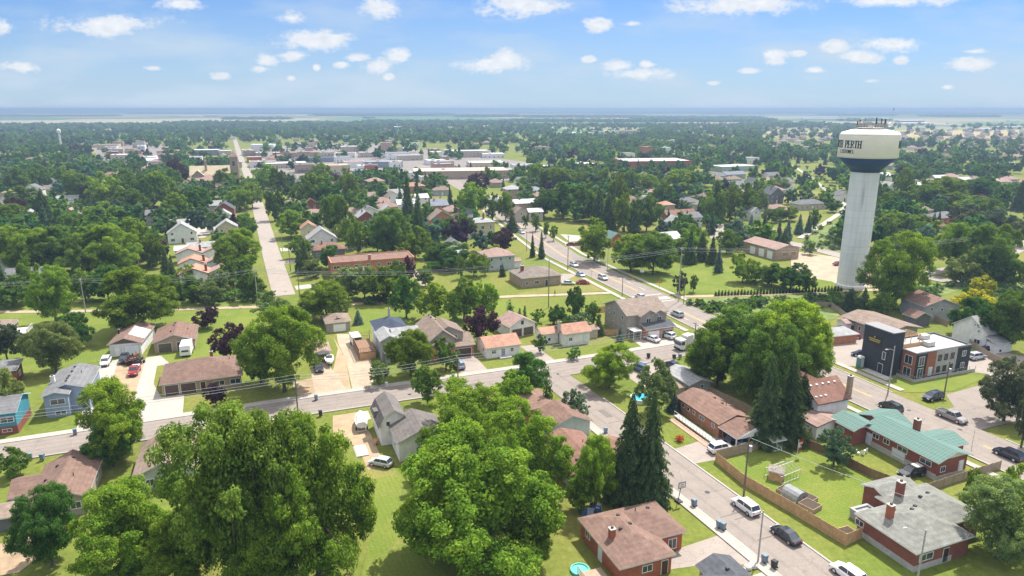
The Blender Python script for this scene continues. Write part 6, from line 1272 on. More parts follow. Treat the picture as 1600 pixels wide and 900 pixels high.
pole(442, 395, 360, 'pale lamp post on the straight left hand street', M_STEEL, lamp=180, name='street_lamp', cat='street lamp', r0=.13); pole(454, 424, 385, 'dark pole between two pale drives on the left hand street'); pole(468, 462, 420, 'dark pole at the closed end of the left hand street'); pole(1572, 372, 330, 'curved lamp post beside the far right cul de sac', M_STEEL, lamp=20, name='street_lamp', cat='street lamp', r0=.12)
pole(1277, 510, 470, 'slim pole above the low salmon shed', r0=.12); pole(1107, 372, 340, 'pole left of the white container', arm=.9); pole(1195, 372, 335, 'pole right of the white container', arm=.9); pole(1297, 380, 348, 'slim pole beside the trail', r0=.1); pole(1304, 382, 352, 'bare pole in the rough grass beside the trail', r0=.1); pole(578, 540, 515, 'short dark post beside the side deck', r0=.08)
pole(1518, 700 + 0, 672, 'short signpost beside the main road bend', M_STEEL, r0=.05, name='sign_post', cat='sign post'); pole(924, 436, 412, 'small signpost on the far walk', M_STEEL, r0=.06, name='sign_post', cat='sign post'); pole(1357, 668, 648, 'thin signpost by the green roofed house', M_STEEL, r0=.05, name='sign_post', cat='sign post')
def wires(a, b, label, offs=(-.9, 0, .9), sag=.9, rad=.032, dz=0.0, grp='power lines'):
    d = Vector((b[0] - a[0], b[1] - a[1])); nn = Vector((-d.y, d.x)).normalized()
    for k, o in enumerate(offs):
        mb = MB(); P = []
        for i in range(15):
            t = i / 14; z = a[2] + (b[2] - a[2]) * t - sag * 4 * t * (1 - t) - .15 + dz; P.append((a[0] + d.x * t + nn.x * o, a[1] + d.y * t + nn.y * o, z - (.9 if abs(o) < .1 and len(offs) == 3 else 0)))
        for p, q_ in zip(P[:-1], P[1:]): mb.cyl(p, q_, rad, n=4, cap=False)
        w = obj('power_line', mb, M_WIRE); tag(w, (label.replace('one of the three', ('nearest', 'lowest', 'farthest')[k] + ' of the three').replace('one of the thin', ('nearest', 'lowest', 'farthest')[k] + ' of the thin')), 'power line', grp)
wires(pA0, pA1, 'one of the three thin wires strung over the gravel drive'); wires(pA1, pA2, 'one of the three thin wires strung above the white cottages')
wires((-110, 104, 8.5), pA0, 'one of the three thin wires strung along the street at left')
wires(pB0, pB1, 'one of the thin wires crossing above the left thicket', sag=1.6); wires(pB1, pB2, 'one of the thin wires crossing in front of the brick apartment block', sag=2.4); wires(pB2, pB3, 'one of the thin wires between the tall dark pole and the crossing', sag=1.0); wires(pB3, pB4, 'one of the thin wires crossing the park towards the tower', sag=1.8); wires((-210, 190, 11), pB0, 'one of the thin wires at the far left edge', sag=1)
wires(pC0, (68, 82, 4.5), 'single service wire running down to the grey roofed bungalow', offs=(0,), sag=.6)
# basketball hoop
X, Y = G(1062, 786); r = thing('basketball_hoop', 'portable basketball hoop standing on the walk', 'basketball hoop', (X, Y, .1), R(-66))
obj('base', MB().box(-.9, -.4, 0, .3, .4, .25), M_DARK, r); obj('pole', MB().cyl((-.4, 0, .2), (.1, 0, 3.1), .06, n=8), M_DARK, r); obj('backboard', MB().box(.25, -.6, 2.75, .3, .6, 3.65), M_LAMP, r)
fb = MB(); [fb.box(*q) for q in ((.22,-.66,2.7,.33,.66,2.77),(.22,-.66,3.63,.33,.66,3.7),(.22,-.66,2.77,.33,-.6,3.63),(.22,.6,2.77,.33,.66,3.63),(.23,-.25,2.95,.32,.25,3.0),(.23,-.25,3.3,.32,.25,3.35))]; obj('board_frame', fb, M_DARK, r)
rm_ = MB(); [rm_.cyl((.55+.23*math.cos(i*.524), .23*math.sin(i*.524), 3.0), (.55+.23*math.cos(i*.524+.524), .23*math.sin(i*.524+.524), 3.0), .02, n=5) for i in range(12)]; obj('rim', rm_, plain('orange_rim', (.6, .15, .03)), r)
# fences
def fence(name, label, pts, h, m, n_post=2.4, world=False, boards=True, grp=None):
    P = [p if world else G(*p) for p in pts]; r = thing(name, label, 'fence', (P[0][0], P[0][1], 0), 0, grp); o = Vector(P[0]); bd = MB(); rr = random.Random(int(P[0][0] * 7))
    for a, b in zip(P[:-1], P[1:]):
        a = Vector(a) - o; b = Vector(b) - o; d = (b - a); L_ = d.length; d.normalize(); nn = Vector((-d.y, d.x)) * .02; n = int(L_ / .16)
        for i in range(n):
            p = a + d * (i * L_ / n); q_ = a + d * ((i + .88) * L_ / n); hh = h + rr.uniform(-.03, .03)
            vs = [(p.x - nn.x, p.y - nn.y), (q_.x - nn.x, q_.y - nn.y), (q_.x + nn.x, q_.y + nn.y), (p.x + nn.x, p.y + nn.y)]; bd.prism(vs, .03, hh)
        k = max(1, round(L_ / n_post))
        for i in range(k + 1):
            if i == 0 and (a.length > .01): continue
            p = a + d * (L_ * i / k); obj('post', POSTM(h, m), parent=r, loc=(p.x, p.y, 0), rz=math.atan2(d.y, d.x))
    obj('boards', bd, m, r); return r
_PM = {}
def POSTM(h, m):
    k = (round(h, 1), m.name)
    if k not in _PM: _PM[k] = MB().box(-.07, -.07, 0, .07, .07, h + .1).mesh('post', m)
    return _PM[k]
fence('wooden_fence', 'tall light brown board fence along the side street lawn', [(1118,722),(1160,757),(1240,804),(1321,853),(1345,842)], 1.9, WD)
fence('wooden_fence', 'board fence beside the carport driveway with fir trunks behind', [(1119,719),(1190,701),(1264,684),(1293,672)], 1.9, WDG)
fence('wooden_fence', 'dark brown board fence below the green roofed house', [(1259,698),(1300,715),(1358,745),(1438,776)], 1.6, WDD)
fence('wooden_fence', 'brown board fence running up to the right behind the grey roof', [(1441,772),(1490,755),(1562,733)], 1.6, WDG)
fence('wooden_fence', 'brown fence along the back of the carport bungalow', [(1095,610),(1150,636),(1215,668),(1262,688)], 1.8, WDG)
fence('wooden_fence', 'grey fence along the back of the office car park', [(1284,523),(1330,512),(1360,506)], 1.5, WDG)
fence('wooden_fence', 'curved brown fence in front of the grey sided house', [(1405,466),(1430,464),(1470,474),(1495,488)], 1.7, WDG)
fence('wooden_fence', 'long grey fence between the lawns behind the office', [(1405,483),(1440,493),(1480,510)], 1.7, WDG)
fence('wooden_fence', 'fence around the small green lawn behind the sheds', [(1275,480),(1298,480),(1322,498)], 1.7, WDG)
fence('wooden_fence', 'brown fence beside the black sedan at the right edge', [(1500,530),(1545,560),(1600,585)], 1.6, WDG)
fence('wooden_fence', 'light wooden fence left of the taupe duplex', [(920,490),(947,487)], 1.8, WD)
fence('wooden_fence', 'short wooden fence between the spruce and the duplex', [(944,524),(972,523),(985,518)], 1.6, WD)
fence('wooden_fence', 'short brown fence beside the light grey sided house', [(852,752),(872,762)], 1.8, WDD)
fence('wooden_fence', 'pale brown fence in the gap left of the straight street', [(309,352),(336,350)], 1.8, WD)
# garden bits in the fenced yard
X, Y = G(1222, 745); r = thing('greenhouse_frame', 'bare metal greenhouse frame standing in the fenced yard', 'greenhouse frame', (X, Y, 0), R(-60)); gb = MB()
for i in range(7):
    y = -2.4 + i * .8
    for (a, b) in (((-1.6, y, 0), (-1.6, y, 1.5)), ((-1.6, y, 1.5), (0, y, 2.3)), ((0, y, 2.3), (1.6, y, 1.5)), ((1.6, y, 1.5), (1.6, y, 0))): gb.cyl(a, b, .035, n=5)
obj('hoops', gb, M_STEEL, r); gb = MB()
for (x, z) in ((-1.6, 1.5), (0, 2.3), (1.6, 1.5), (-1.6, .1), (1.6, .1)): gb.cyl((x, -2.4, z), (x, 2.4, z), .035, n=5)
obj('rails', gb, M_STEEL, r)
X, Y = G(1198, 750); r = thing('playhouse', 'small wooden playhouse beside the greenhouse frame', 'playhouse', (X, Y, 0), R(-30)); block(r, 0, 0, 2.6, 2.4, 1.6, 'gx', WD, roofmat((.30, .26, .22)), pitch=.5, ov=.2)
def planter(px, py, w, d, h, ang, m, label, name='raised_bed'):
    X, Y = G(px, py); r = thing(name, label, 'planter', (X, Y, 0), R(ang)); mb = MB()
    for (a,b,c,e) in ((0,0,w,.08),(0,d-.08,w,d),(0,.08,.08,d-.08),(w-.08,.08,w,d-.08)): mb.box(a,b,0,c,e,h)
    obj('boards', mb, m, r); obj('soil', MB().box(.08,.08,0,w-.08,d-.08,h-.08), plain('soil', (.07,.05,.035), .95, var=.3, scale=4), r); return r
planter(1212, 768, 3.0, 2.0, .6, -55, WDG, 'grey raised bed below the greenhouse frame'); planter(1232, 775, 3.6, 2.4, .7, -55, WDG, 'long grey raised bed in the middle of the yard side'); planter(1246, 792, 2.6, 2.4, .8, -55, WDG, 'raised bed nearest the tall fence corner'); planter(1316, 846, 3.2, 2.2, .5, 20, WD, 'light wooden raised bed at the fence corner'); 
X, Y = G(1228, 770); r = thing('tarp_cover', 'rounded silvery tarpaulin cover standing in the yard', 'cover', (X, Y, 0), R(-60)); mb = MB(); mb.loft([[(x, 1.5 * math.cos(a), .1 + 1.5 * math.sin(a)) for a in [math.pi * i / 8 for i in range(9)]] for x in (0, 1, 2, 3)]); obj('sheet', mb, plain('grey_tarp', (.22, .23, .23), .6, var=.3, scale=2), r)
# flag
X, Y = G(1245, 716); r = thing('flag_pole', 'red and white maple leaf flag on a pole in the fenced lawn', 'flag', (X, Y, 0), R(20)); obj('pole', MB().cyl((0, 0, 0), (0, 0, 3.6), .04, n=8), M_WHITE, r)
fl = MB(); nx, nz_ = 12, 12; W_, H_ = .95, 1.9
vs = [(.05 + W_ * i / nx * (.75 + .25 * j / nz_), .13 * math.sin(i * 1.1 + j * .35), 1.6 + H_ * j / nz_) for j in range(nz_ + 1) for i in range(nx + 1)]
for j in range(nz_):
    for i in range(nx):
        a = j * (nx + 1) + i; fl.add([vs[a], vs[a + 1], vs[a + nx + 2], vs[a + nx + 1]], [(0, 1, 2, 3)], 0 if (j < 3 or j > 8) else 1)
obj('flag', fl, [M_REDP, M_WHITE], r)
lf = [(0,-.5),(.04,-.2),(.3,-.24),(.26,-.12),(.48,.1),(.4,.14),(.44,.32),(.28,.28),(.24,.36),(.12,.22),(.14,.5),(.06,.44),(0,.6)]; lf = lf + [(-x, y) for x, y in lf[-2:0:-1]]
mb = MB(); n_ = len(lf); mb.add([(.5 + p[0] * .5, -.16, 2.55 + p[1] * .62) for p in lf] + [(.5, -.16, 2.6)], [(i, (i + 1) % n_, n_) for i in range(n_)]); obj('leaf_emblem', mb, M_REDP, r)
# pool, play things near the junction
X, Y = G(1002, 626); r = thing('paddling_pool', 'round bright blue swimming pool behind the tall spruces', 'pool', (X, Y, 0)); obj('wall', MB().lathe([(2.2,0),(2.3,.0),(2.3,.95),(2.15,.95),(2.15,.75)], n=32), M_WHITE, r); obj('water', MB().lathe([(0.01,.7),(2.15,.7),(2.15,.78),(.01,.78)], n=32), plain('pool_water', (.05, .42, .62), .05, var=.15), r)
for i, (px, py, c, lb) in enumerate(((1042,622,'#c04a20','orange plastic play slide next to the blue spruce'),(1030,606,'#9a5a3a','small terracotta play table near the grey garage'),(1062,690,'#b8381c','orange flowering shrub on the bungalow lawn'))):
    X, Y = G(px, py); 
    if i == 2: r = tree_at(X, Y, 1.2, 1.8, 'r', lb); kids(r)[0].color = (.45, .09, .03, 1)
    elif i == 0: r = thing('play_slide', lb, 'slide', (X, Y, 0), R(20)); m_ = plain('orange_plastic', hexc(c), .4); obj('chute', MB().loft([[(0,-.3,.1),(0,.3,.1),(0,.3,.2),(0,-.3,.2)],[(2,-.3,1.2),(2,.3,1.2),(2,.3,1.3),(2,-.3,1.3)]]), m_, r); obj('ladder', MB().box(2,-.3,0,2.1,-.22,1.6).box(2,.22,0,2.1,.3,1.6).box(2,-.22,.4,2.1,.22,.5).box(2,-.22,.8,2.1,.22,.9), m_, r)
    else: r = thing('play_table', lb, 'table', (X, Y, 0), R(20)); m_ = plain('terracotta_plastic', hexc(c), .5); obj('top', MB().box(-.8,-.5,.55,.8,.5,.62), m_, r); [obj('leg', MB().box(x-.05,y-.05,0,x+.05,y+.05,.55), m_, r) for x in (-.7,.7) for y in (-.4,.4)]
# small pool and patio set beside the brick bungalow
X, Y = G(906, 892); r = thing('wading_pool', 'turquoise rimmed wading pool on the lawn at the bottom', 'pool', (X, Y, 0)); obj('rim', MB().lathe([(1.1,0),(1.35,0),(1.3,.35),(1.12,.35),(1.08,.2)], n=24), plain('aqua_plastic', (.10, .42, .36), .4), r); obj('bottom', MB().lathe([(.01,.05),(1.1,.05),(1.1,.1),(.01,.1)], n=24), M_WHITE, r)
X, Y = G(922, 798); r = thing('tarp_heap', 'blue and white heap of garden goods behind the brick bungalow', 'heap', (X, Y, 0)); rr = random.Random(4)
for c in ((.05,.12,.28), (.5,.52,.55), (.03,.05,.10), (.3,.38,.5)):
    mb = MB()
    for _ in range(3): x, y = rr.uniform(-1.6, 1.6), rr.uniform(-1, 1); s_ = rr.uniform(.3, .6); mb.loft([[(x-s_,y-s_,0),(x+s_,y-s_,0),(x+s_,y+s_,0),(x-s_,y+s_,0)],[(x-s_*.8,y-s_*.6,s_*1.3),(x+s_*.7,y-s_*.7,s_*1.5),(x+s_*.6,y+s_*.7,s_*1.2),(x-s_*.6,y+s_*.6,s_*1.6)]])
    obj('bundle', mb, plain('bundle_%.2f' % c[2], c, .6), r)
for px, py, lb in ((866,828,'dark metal fire pit on the lawn left of the brick bungalow'),):
    X, Y = G(px, py); r = thing('fire_pit', lb, 'fire pit', (X, Y, 0)); obj('bowl', MB().lathe([(.3,.2),(.55,.5),(.5,.5),(.28,.25)], n=20), M_DARK, r); [obj('leg', MB().cyl((.3*math.cos(a),.3*math.sin(a),0),(.3*math.cos(a),.3*math.sin(a),.3),.03,n=6), M_DARK, r) for a in (0,2.1,4.2)]
for i, (px, py) in enumerate(((1332,708),(1340,710),(1348,711),(1352,707))):
    X, Y = G(px, py); r = thing('garden_chair', ('leftmost', 'second from left', 'third from left', 'rightmost')[i] + ' white garden chair on the green roofed house patio', 'chair', (X, Y, 0), i * 1.2, 'garden chairs on the patio'); obj('seat', MB().box(-.25,-.25,.4,.25,.25,.45), M_WHITE, r); obj('backrest', MB().box(-.25,.2,.45,.25,.25,.95), M_WHITE, r); [obj('leg', MB().box(x-.03,y-.03,0,x+.03,y+.03,.4), M_WHITE, r) for x in (-.2,.2) for y in (-.2,.2)]
# timber stack by the barn house
X, Y = G(577, 712); r = thing('plywood_stack', 'pale stack of boards lying beside the old silver hatchback', 'board stack', (X, Y, 0), R(112)); [obj('board', MB().box(0,0,i*.09,4.2,2.2-.1*i,i*.09+.08), plain('pale_board', (.50,.45,.38), .8), r) for i in range(3)]
X, Y = G(595, 698); r = thing('timber_pile', 'orange brown timber offcuts piled by the white gable wall', 'timber pile', (X, Y, 0), R(100)); rr = random.Random(6)
for i in range(9): x, y = rr.uniform(0, 2), rr.uniform(0, 1.4); obj('plank', MB().box(x, y, i*.06, x+1.6, y+.22, i*.06+.06), plain('fresh_timber', (.46,.24,.13), .8), r)
# boulders and retaining stones near the bottom walk
for i, (px, py) in enumerate(((1160,893),(1168,889),(1176,886))): 
    X, Y = G(px, py); s_ = .5 + .1 * i; r = obj('boulder', MB().lathe([(s_*.7,-.05),(s_,.15),(s_*.85,.45),(s_*.4,.62),(.01,.65)], n=9), M_CONC, None, loc=(X, Y, 0), rz=i); tag(r, ('left', 'middle', 'right')[i] + ' of the pale boulders edging the bottom drive', 'boulder', 'boulders edging the drive')
# orange diamond sign, crosswalk sign near the park
for px, py, col, lb, w_ in ((1030,452,'#c07a10','orange diamond road sign in the park grass',1.1),(1003,432,'#e8e8e8','white framed sign board in the park shade',1.5),(989,440,'#c08a10','small yellow sign at the kerb by the park',.7)):
    X, Y = G(px, py); r = thing('road_sign', lb, 'sign', (X, Y, 0), R(-15)); obj('post', MB().cyl((0,0,0),(0,0,2.2),.05,n=6), M_STEEL, r)
    if col == '#c07a10': obj('panel', MB().loft([[(0,-.05,2.0),(w_*.7,-.05,2.7),(0,-.05,3.4),(-w_*.7,-.05,2.7)],[(0,-.08,2.0),(w_*.7,-.08,2.7),(0,-.08,3.4),(-w_*.7,-.08,2.7)]]), plain('sign_'+col, hexc(col), .5), r)
    else: obj('panel', MB().box(-w_/2,-.08,1.6,w_/2,-.05,2.4), plain('sign_'+col, hexc(col), .5), r)
# green service box near office
X, Y = G(1343, 574); r = thing('service_cabinet', 'white and green service cabinet beside the stair tower', 'cabinet', (X, Y, .1), R(21)); obj('cabin', MB().box(-.6,-.6,0,.6,.6,2.4), plain('green_cabin', (.06,.20,.20), .5), r); obj('top', MB().loft([[(-.65,-.65,2.4),(.65,-.65,2.4),(.65,.65,2.4),(-.65,.65,2.4)],[(-.5,-.5,2.8),(.5,-.5,2.8),(.5,.5,2.8),(-.5,.5,2.8)]]), M_WHITE, r); obj('door', MB().box(-.45,-.64,.1,.45,-.6,2.2), M_OFFW, r)
# mailbox-like cabinet and bicycle on the verge
X, Y = G(604, 605); r = thing('post_box', 'small white pillar box beside the walk', 'post box', (X, Y, 0), GA); obj('pillar', MB().box(-.22,-.22,0,.22,.22,1.0), M_OFFW, r); obj('cap', MB().box(-.28,-.28,1.0,.28,.28,1.2), M_WHITE, r)
X, Y = G(574, 611); r = thing('bicycle', 'brown bicycle leaning at the edge of the gravel drive', 'bicycle', (X, Y, .05), R(25)); fr = MB()
for a, b in (((-.5,0,.34),(-.15,0,.8)),((-.15,0,.8),(.4,0,.85)),((.4,0,.85),(.55,0,.34)),((-.5,0,.34),(0,0,.3)),((0,0,.3),(-.15,0,.8)),((0,0,.3),(.42,0,.75)),((.4,0,.85),(.38,0,1.0))): fr.cyl(a, b, .03, n=5)
obj('frame', fr, M_RUST, r); obj('saddle', MB().box(-.28,-.07,.84,-.02,.07,.9), M_DARK, r); obj('handlebar', MB().cyl((.38,-.28,1.0),(.38,.28,1.0),.02,n=5), M_DARK, r)
for x in (-.5,.55):
    t_ = MB(); [t_.cyl((x+.33*math.cos(i*.45),0,.34+.33*math.sin(i*.45)),(x+.33*math.cos(i*.45+.45),0,.34+.33*math.sin(i*.45+.45)),.022,n=4) for i in range(14)]; obj('wheel', t_, M_RUB, r)
# ------------------------------------------------------------------ pedestrian on the footpath
def person(px, py, ang, label):
    X, Y = G(px, py); r = thing('person', label, 'person', (X, Y, .13), R(ang))
    J = {'pel': (0,0,.95,.15), 'sp': (.02,0,1.2,.14), 'ch': (.03,0,1.38,.16), 'nk': (.03,0,1.5,.06), 'hd': (.05,0,1.62,.10), 'ht': (.05,0,1.72,.085),
         'hl': (0,.09,.90,.10), 'kl': (.16,.10,.50,.07), 'al': (.22,.10,.09,.045), 'tl': (.38,.10,.04,.04), 'hr': (0,-.09,.90,.10), 'kr': (-.06,-.10,.50,.07), 'ar': (-.34,-.10,.15,.045), 'tr': (-.22,-.10,.04,.04),
         'sl': (.02,.19,1.42,.06), 'el': (-.08,.24,1.14,.048), 'wl': (.02,.25,.90,.035), 'fl': (.06,.25,.82,.03), 'sr': (.02,-.19,1.42,.06), 'er': (.08,-.24,1.14,.048), 'wr': (.26,-.24,.98,.035), 'fr': (.33,-.23,.93,.03)}
    E = [('pel','sp'),('sp','ch'),('ch','nk'),('nk','hd'),('hd','ht'),('pel','hl'),('hl','kl'),('kl','al'),('al','tl'),('pel','hr'),('hr','kr'),('kr','ar'),('ar','tr'),('ch','sl'),('sl','el'),('el','wl'),('wl','fl'),('ch','sr'),('sr','er'),('er','wr'),('wr','fr')]
    def skin(name, keys, edges, grow, m):
        ks = list(keys); me = bpy.data.meshes.new(name); me.from_pydata([J[k][:3] for k in ks], [(ks.index(a), ks.index(b)) for a, b in edges], []); me.materials.append(m)
        o = obj(name, me, parent=r); md = o.modifiers.new('skin', 'SKIN'); 
        for v, k in zip(me.skin_vertices[0].data, ks): v.radius = (J[k][3] + grow,) * 2; v.use_root = (k == ks[0])
        sb = o.modifiers.new('sub', 'SUBSURF'); sb.levels = 1; sb.render_levels = 1; return o
    skin('body', J.keys(), E, 0, plain('skin', (.45, .27, .2), .6))
    sh = ['ch','sp','pel','sl','el','sr','er']; skin('shirt', sh, [('ch','sp'),('sp','pel'),('ch','sl'),('sl','el'),('ch','sr'),('sr','er')], .02, plain('dark_shirt', (.05,.06,.09), .8))
    tr_ = ['pel','hl','kl','hr','kr']; skin('shorts', tr_, [('pel','hl'),('hl','kl'),('pel','hr'),('hr','kr')], .022, plain('dark_shorts', (.03,.03,.04), .8))
    obj('hair', MB().lathe([(.001,1.80),(.07,1.79),(.11,1.73),(.115,1.65),(.10,1.58),(.09,1.58),(.1,1.66)], .035, 0, n=12), plain('hair', (.05,.03,.02), .7), r, smooth=True)
person(867, 462, 190, 'person in dark clothes walking along the footpath')
# ------------------------------------------------------------------ town houses in the middle distance
WALLS = {'w': SW, 'c': SCREAM, 'b': BRD, 'o': BRO, 't': BRT, 'g': SG, 'k': SDK, 'e': SBEI, 'n': SGRN, 'y': wallmat((.52, .47, .30)), 'r': BR, 'i': wallmat((.35, .45, .40))}
ROOFS = {'w': RWH, 'l': RLG, 'g': RGR, 'd': RDG, 'p': RPK, 'r': RRED, 'b': RBR2, 't': RTAN, 'o': ROR, 'n': roofmat((.12, .20, .17)), 'u': roofmat((.20, .22, .26))}
WN = {'w': 'white', 'c': 'cream', 'b': 'dark brick', 'o': 'orange brick', 't': 'tan brick', 'g': 'grey', 'k': 'charcoal', 'e': 'beige', 'n': 'pale green', 'y': 'yellow', 'r': 'red brick', 'i': 'mint'}
RN = {'w': 'white', 'l': 'pale grey', 'g': 'grey', 'd': 'dark grey', 'p': 'pinkish', 'r': 'red brown', 'b': 'brown', 't': 'tan', 'o': 'orange', 'n': 'green', 'u': 'slate'}
MID = """93 302 13 9 4 x w l|93 290 9 9 4.5 y w w|32 285 7 8 4 y w w|110 348 7 8 5 y b p|118 352 7 7 4.5 y e t|172 282 10 9 5 h w r|246 352 11 9 5.5 x g g|288 345 9 9 6 y b g|282 362 11 9 3.4 x w l|286 380 13 9 4.5 y w l
338 335 12 10 5 x g l|352 345 11 10 6 y b d|356 375 10 9 5.5 y c l|351 352 8 8 5 y w l|326 397 17 7 3 x g l|289 402 8 6 2.8 x w w|285 292 12 9 4 x c p|352 300 13 9 4 x e p|370 282 9 9 6 y w d|383 296 9 8 5 y w l
467 322 11 10 4 x e p|469 297 10 9 5 y w g|487 335 9 9 6 y b r|490 358 12 8 5.5 x c p|484 378 8 9 6 y c o|505 392 13 10 5 y w l|514 403 14 9 3.4 h k r|556 390 8 6 3 x w l|547 333 8 8 4.5 x w o|574 360 9 10 6.5 y b l|580 362 7 5 3 h w g|577 322 10 9 6 x e t
589 297 14 11 6.5 h o p|651 302 15 11 5 h o o|661 322 9 9 5 x w w|687 335 12 11 5 x o u|692 362 13 10 6 y o t|712 400 9 9 3.4 y w g|715 412 9 6 3.2 x i w|805 315 12 11 8 h t l|838 312 13 10 6 h t u|822 340 15 8 8 x t w|815 347 8 8 5 y e t|838 346 9 7 5 x e w
890 306 15 9 4 x e p|930 288 9 9 5 y w l|976 303 10 10 5 h g n|1000 306 13 10 4.5 h g p|955 320 9 8 4 y w l|1045 334 9 9 5 h e o|1080 326 14 11 4 h g g|1066 346 20 9 3.6 x b r|1062 361 9 8 4 y w l|1084 359 11 9 6 x w g|965 385 7 9 3.5 y r n|1052 390 10 10 4.5 x w w
1181 345 8 8 4.5 y w l|1228 298 17 12 6 x w g|1210 286 13 10 6 x w g|1214 318 12 10 6 y k d|1270 328 20 10 3.5 h e g|1207 376 7 7 3 x e l|1152 300 20 10 5 x w g|1180 300 12 9 6 y w d|1120 285 18 10 5 x g g|1150 280 22 10 4 x g u
1415 297 12 9 4 x w l|1414 321 12 10 3.6 h e g|1449 321 11 8 3.6 x w l|1487 293 12 9 3.6 h w p|1503 300 12 9 3.6 x w l|1572 292 14 11 4 h e p|1590 298 11 9 4 x w l|1485 350 17 11 3.4 h r g|1462 364 13 9 3.2 x w r|1440 377 13 9 3.2 h k d|1583 322 12 9 4 h w g|1600 300 12 9 4 h e p|1530 322 12 8 3.4 h e g|1478 270 12 9 4 h e p|1550 268 12 9 4 h w t|1395 300 9 9 4 y w l|1320 315 8 8 4 y w g
20 345 8 8 4 y w l|45 350 9 8 4 y w l|5 318 9 9 4 y e t|28 425 14 9 3 x w l|42 446 14 9 3.2 x w g|128 300 9 9 4 y e g|60 285 9 9 4 y w g|203 285 9 9 5 y w t|322 282 9 9 5 y w l|425 300 9 9 5 y w l|540 315 9 9 5 y e g|615 320 10 9 5 y w t|640 342 9 9 5 y b g|608 345 9 9 5 y w l|745 320 10 9 5 x e l|770 322 10 9 4 x w l|870 282 9 9 5 y w g|905 283 9 9 5 x e t|1012 285 9 9 5 y w g|1092 300 9 9 5 y w t|455 285 10 9 5 y w t|520 285 11 9 5 y e g"""
def mlabel(o, look): o['_look'] = look
k = 0
for row in MID.replace('\n', '|').split('|'):
    a = row.split(); cx, by, w, d, e = map(float, a[:5]); rt_ = {'x': 'gx', 'y': 'gy', 'h': 'hip'}[a[5]]; k += 1
    X, Y = G(cx, by); r = thing('house', '', 'house', (X, Y, 0), R(21 + random.Random(k).choice((0, 0, 0, -3, 2))), None)
    b = block(r, -w / 2, 0, w, d, e, rt_, WALLS[a[6]], ROOFS[a[7]], pitch={'gx': .5, 'gy': .7, 'hip': .45}[rt_], fascia=M_OFFW); foot(r, 0, d / 2, max(w, d) * .55 + .5)
    autowin(b, 'fr' if cx < 800 else 'fl', k, None, .2, 1.1, 1.3, 3.2)
    if k % 3 == 0: chimney(b, b.x0 + w * .3, b.y0 + d * .4, roofz(b, b.x0 + w * .3, b.y0 + d * .4) + 1.1, .6)
    r['_look'] = '%s house with %s roof' % (WN[a[6]], RN[a[7]])
# mansion with tower
X, Y = G(735, 372); r = thing('mansion', 'pale yellow brick mansion with square mansard tower', 'house', (X, Y, 0), R(21)); foot(r, 5, 5, 9)
b = block(r, 0, 0, 13, 11, 7, 'hip', WALLS['y'], RLG, pitch=.3); autowin(b, 'fl', 1, 2, .1, 1.1, 1.8); b2 = block(r, -1.5, 2, 4, 4, 11, 'hip', SW, RDG, pitch=1.6, ov=.3); win(b2, 'f', 1.0, 8, 1.0, 1.8); chimney(b, 8, 4, 11, .8)
b3 = block(r, -4.5, -1, 5, 8, 3.2, 'gy', SW, RDG, pitch=.5)
# rows of pink roofed terraced blocks
for i, (cx, by) in enumerate(((318, 412), (324, 429), (328, 446))):
    X, Y = G(cx, by); r = thing('town_houses', ('farthest', 'middle', 'nearest')[i] + ' of the three pink roofed terraces left of the straight street', 'terrace', (X, Y, 0), R(17)); r['group'] = 'pink roofed terraces'; foot(r, 0, 5, 10)
    b = block(r, -10, 0, 10, 9, 4.2, 'gy', SW, ROR if i else RPK, pitch=.42, fascia=M_BROWNT); b2 = block(r, -.4, .6, 9.6, 9, 4.0, 'gy', SW, RPK, pitch=.42, fascia=M_BROWNT); autowin(b, 'f', i, 1); autowin(b2, 'fr', i + 9, 1); chimney(b, -1, 2.5, 7.2, .8, BRD)
# church
X, Y = G(297, 296); r = thing('church', 'long tan brick church with pale steep roof and square tower', 'church', (X, Y, 0), R(18)); foot(r, 14, 6, 18)
b = block(r, 0, 4, 34, 15, 10, 'gx', BRT, roofmat((.52, .44, .30)), pitch=.9); b2 = block(r, 1, -5, 32, 9.6, 6.5, 'shed', BRT, RPK, pitch=.42); autowin(b2, 'f', 3, 1, .05, 1.4, 2.6, 3.6)
b3 = block(r, 30, -2, 6.5, 6.5, 24, 'hip', BRT, RPK, pitch=1.4, ov=.3); b4 = block(r, 33.6, 6, 3, 3, 20, 'hip', BRT, RLG, pitch=4.5, ov=.2); win(b3, 'f', 1.8, 17, 2, 4); chimney(b, 12, 8, 21, 1.6, BRT); b5 = block(r, 2, 1, 9, 9, 10, 'gy', BRT, roofmat((.52, .44, .30)), pitch=.9); block(r, -12, 0, 12, 9, 5, 'gx', BRT, RPK)
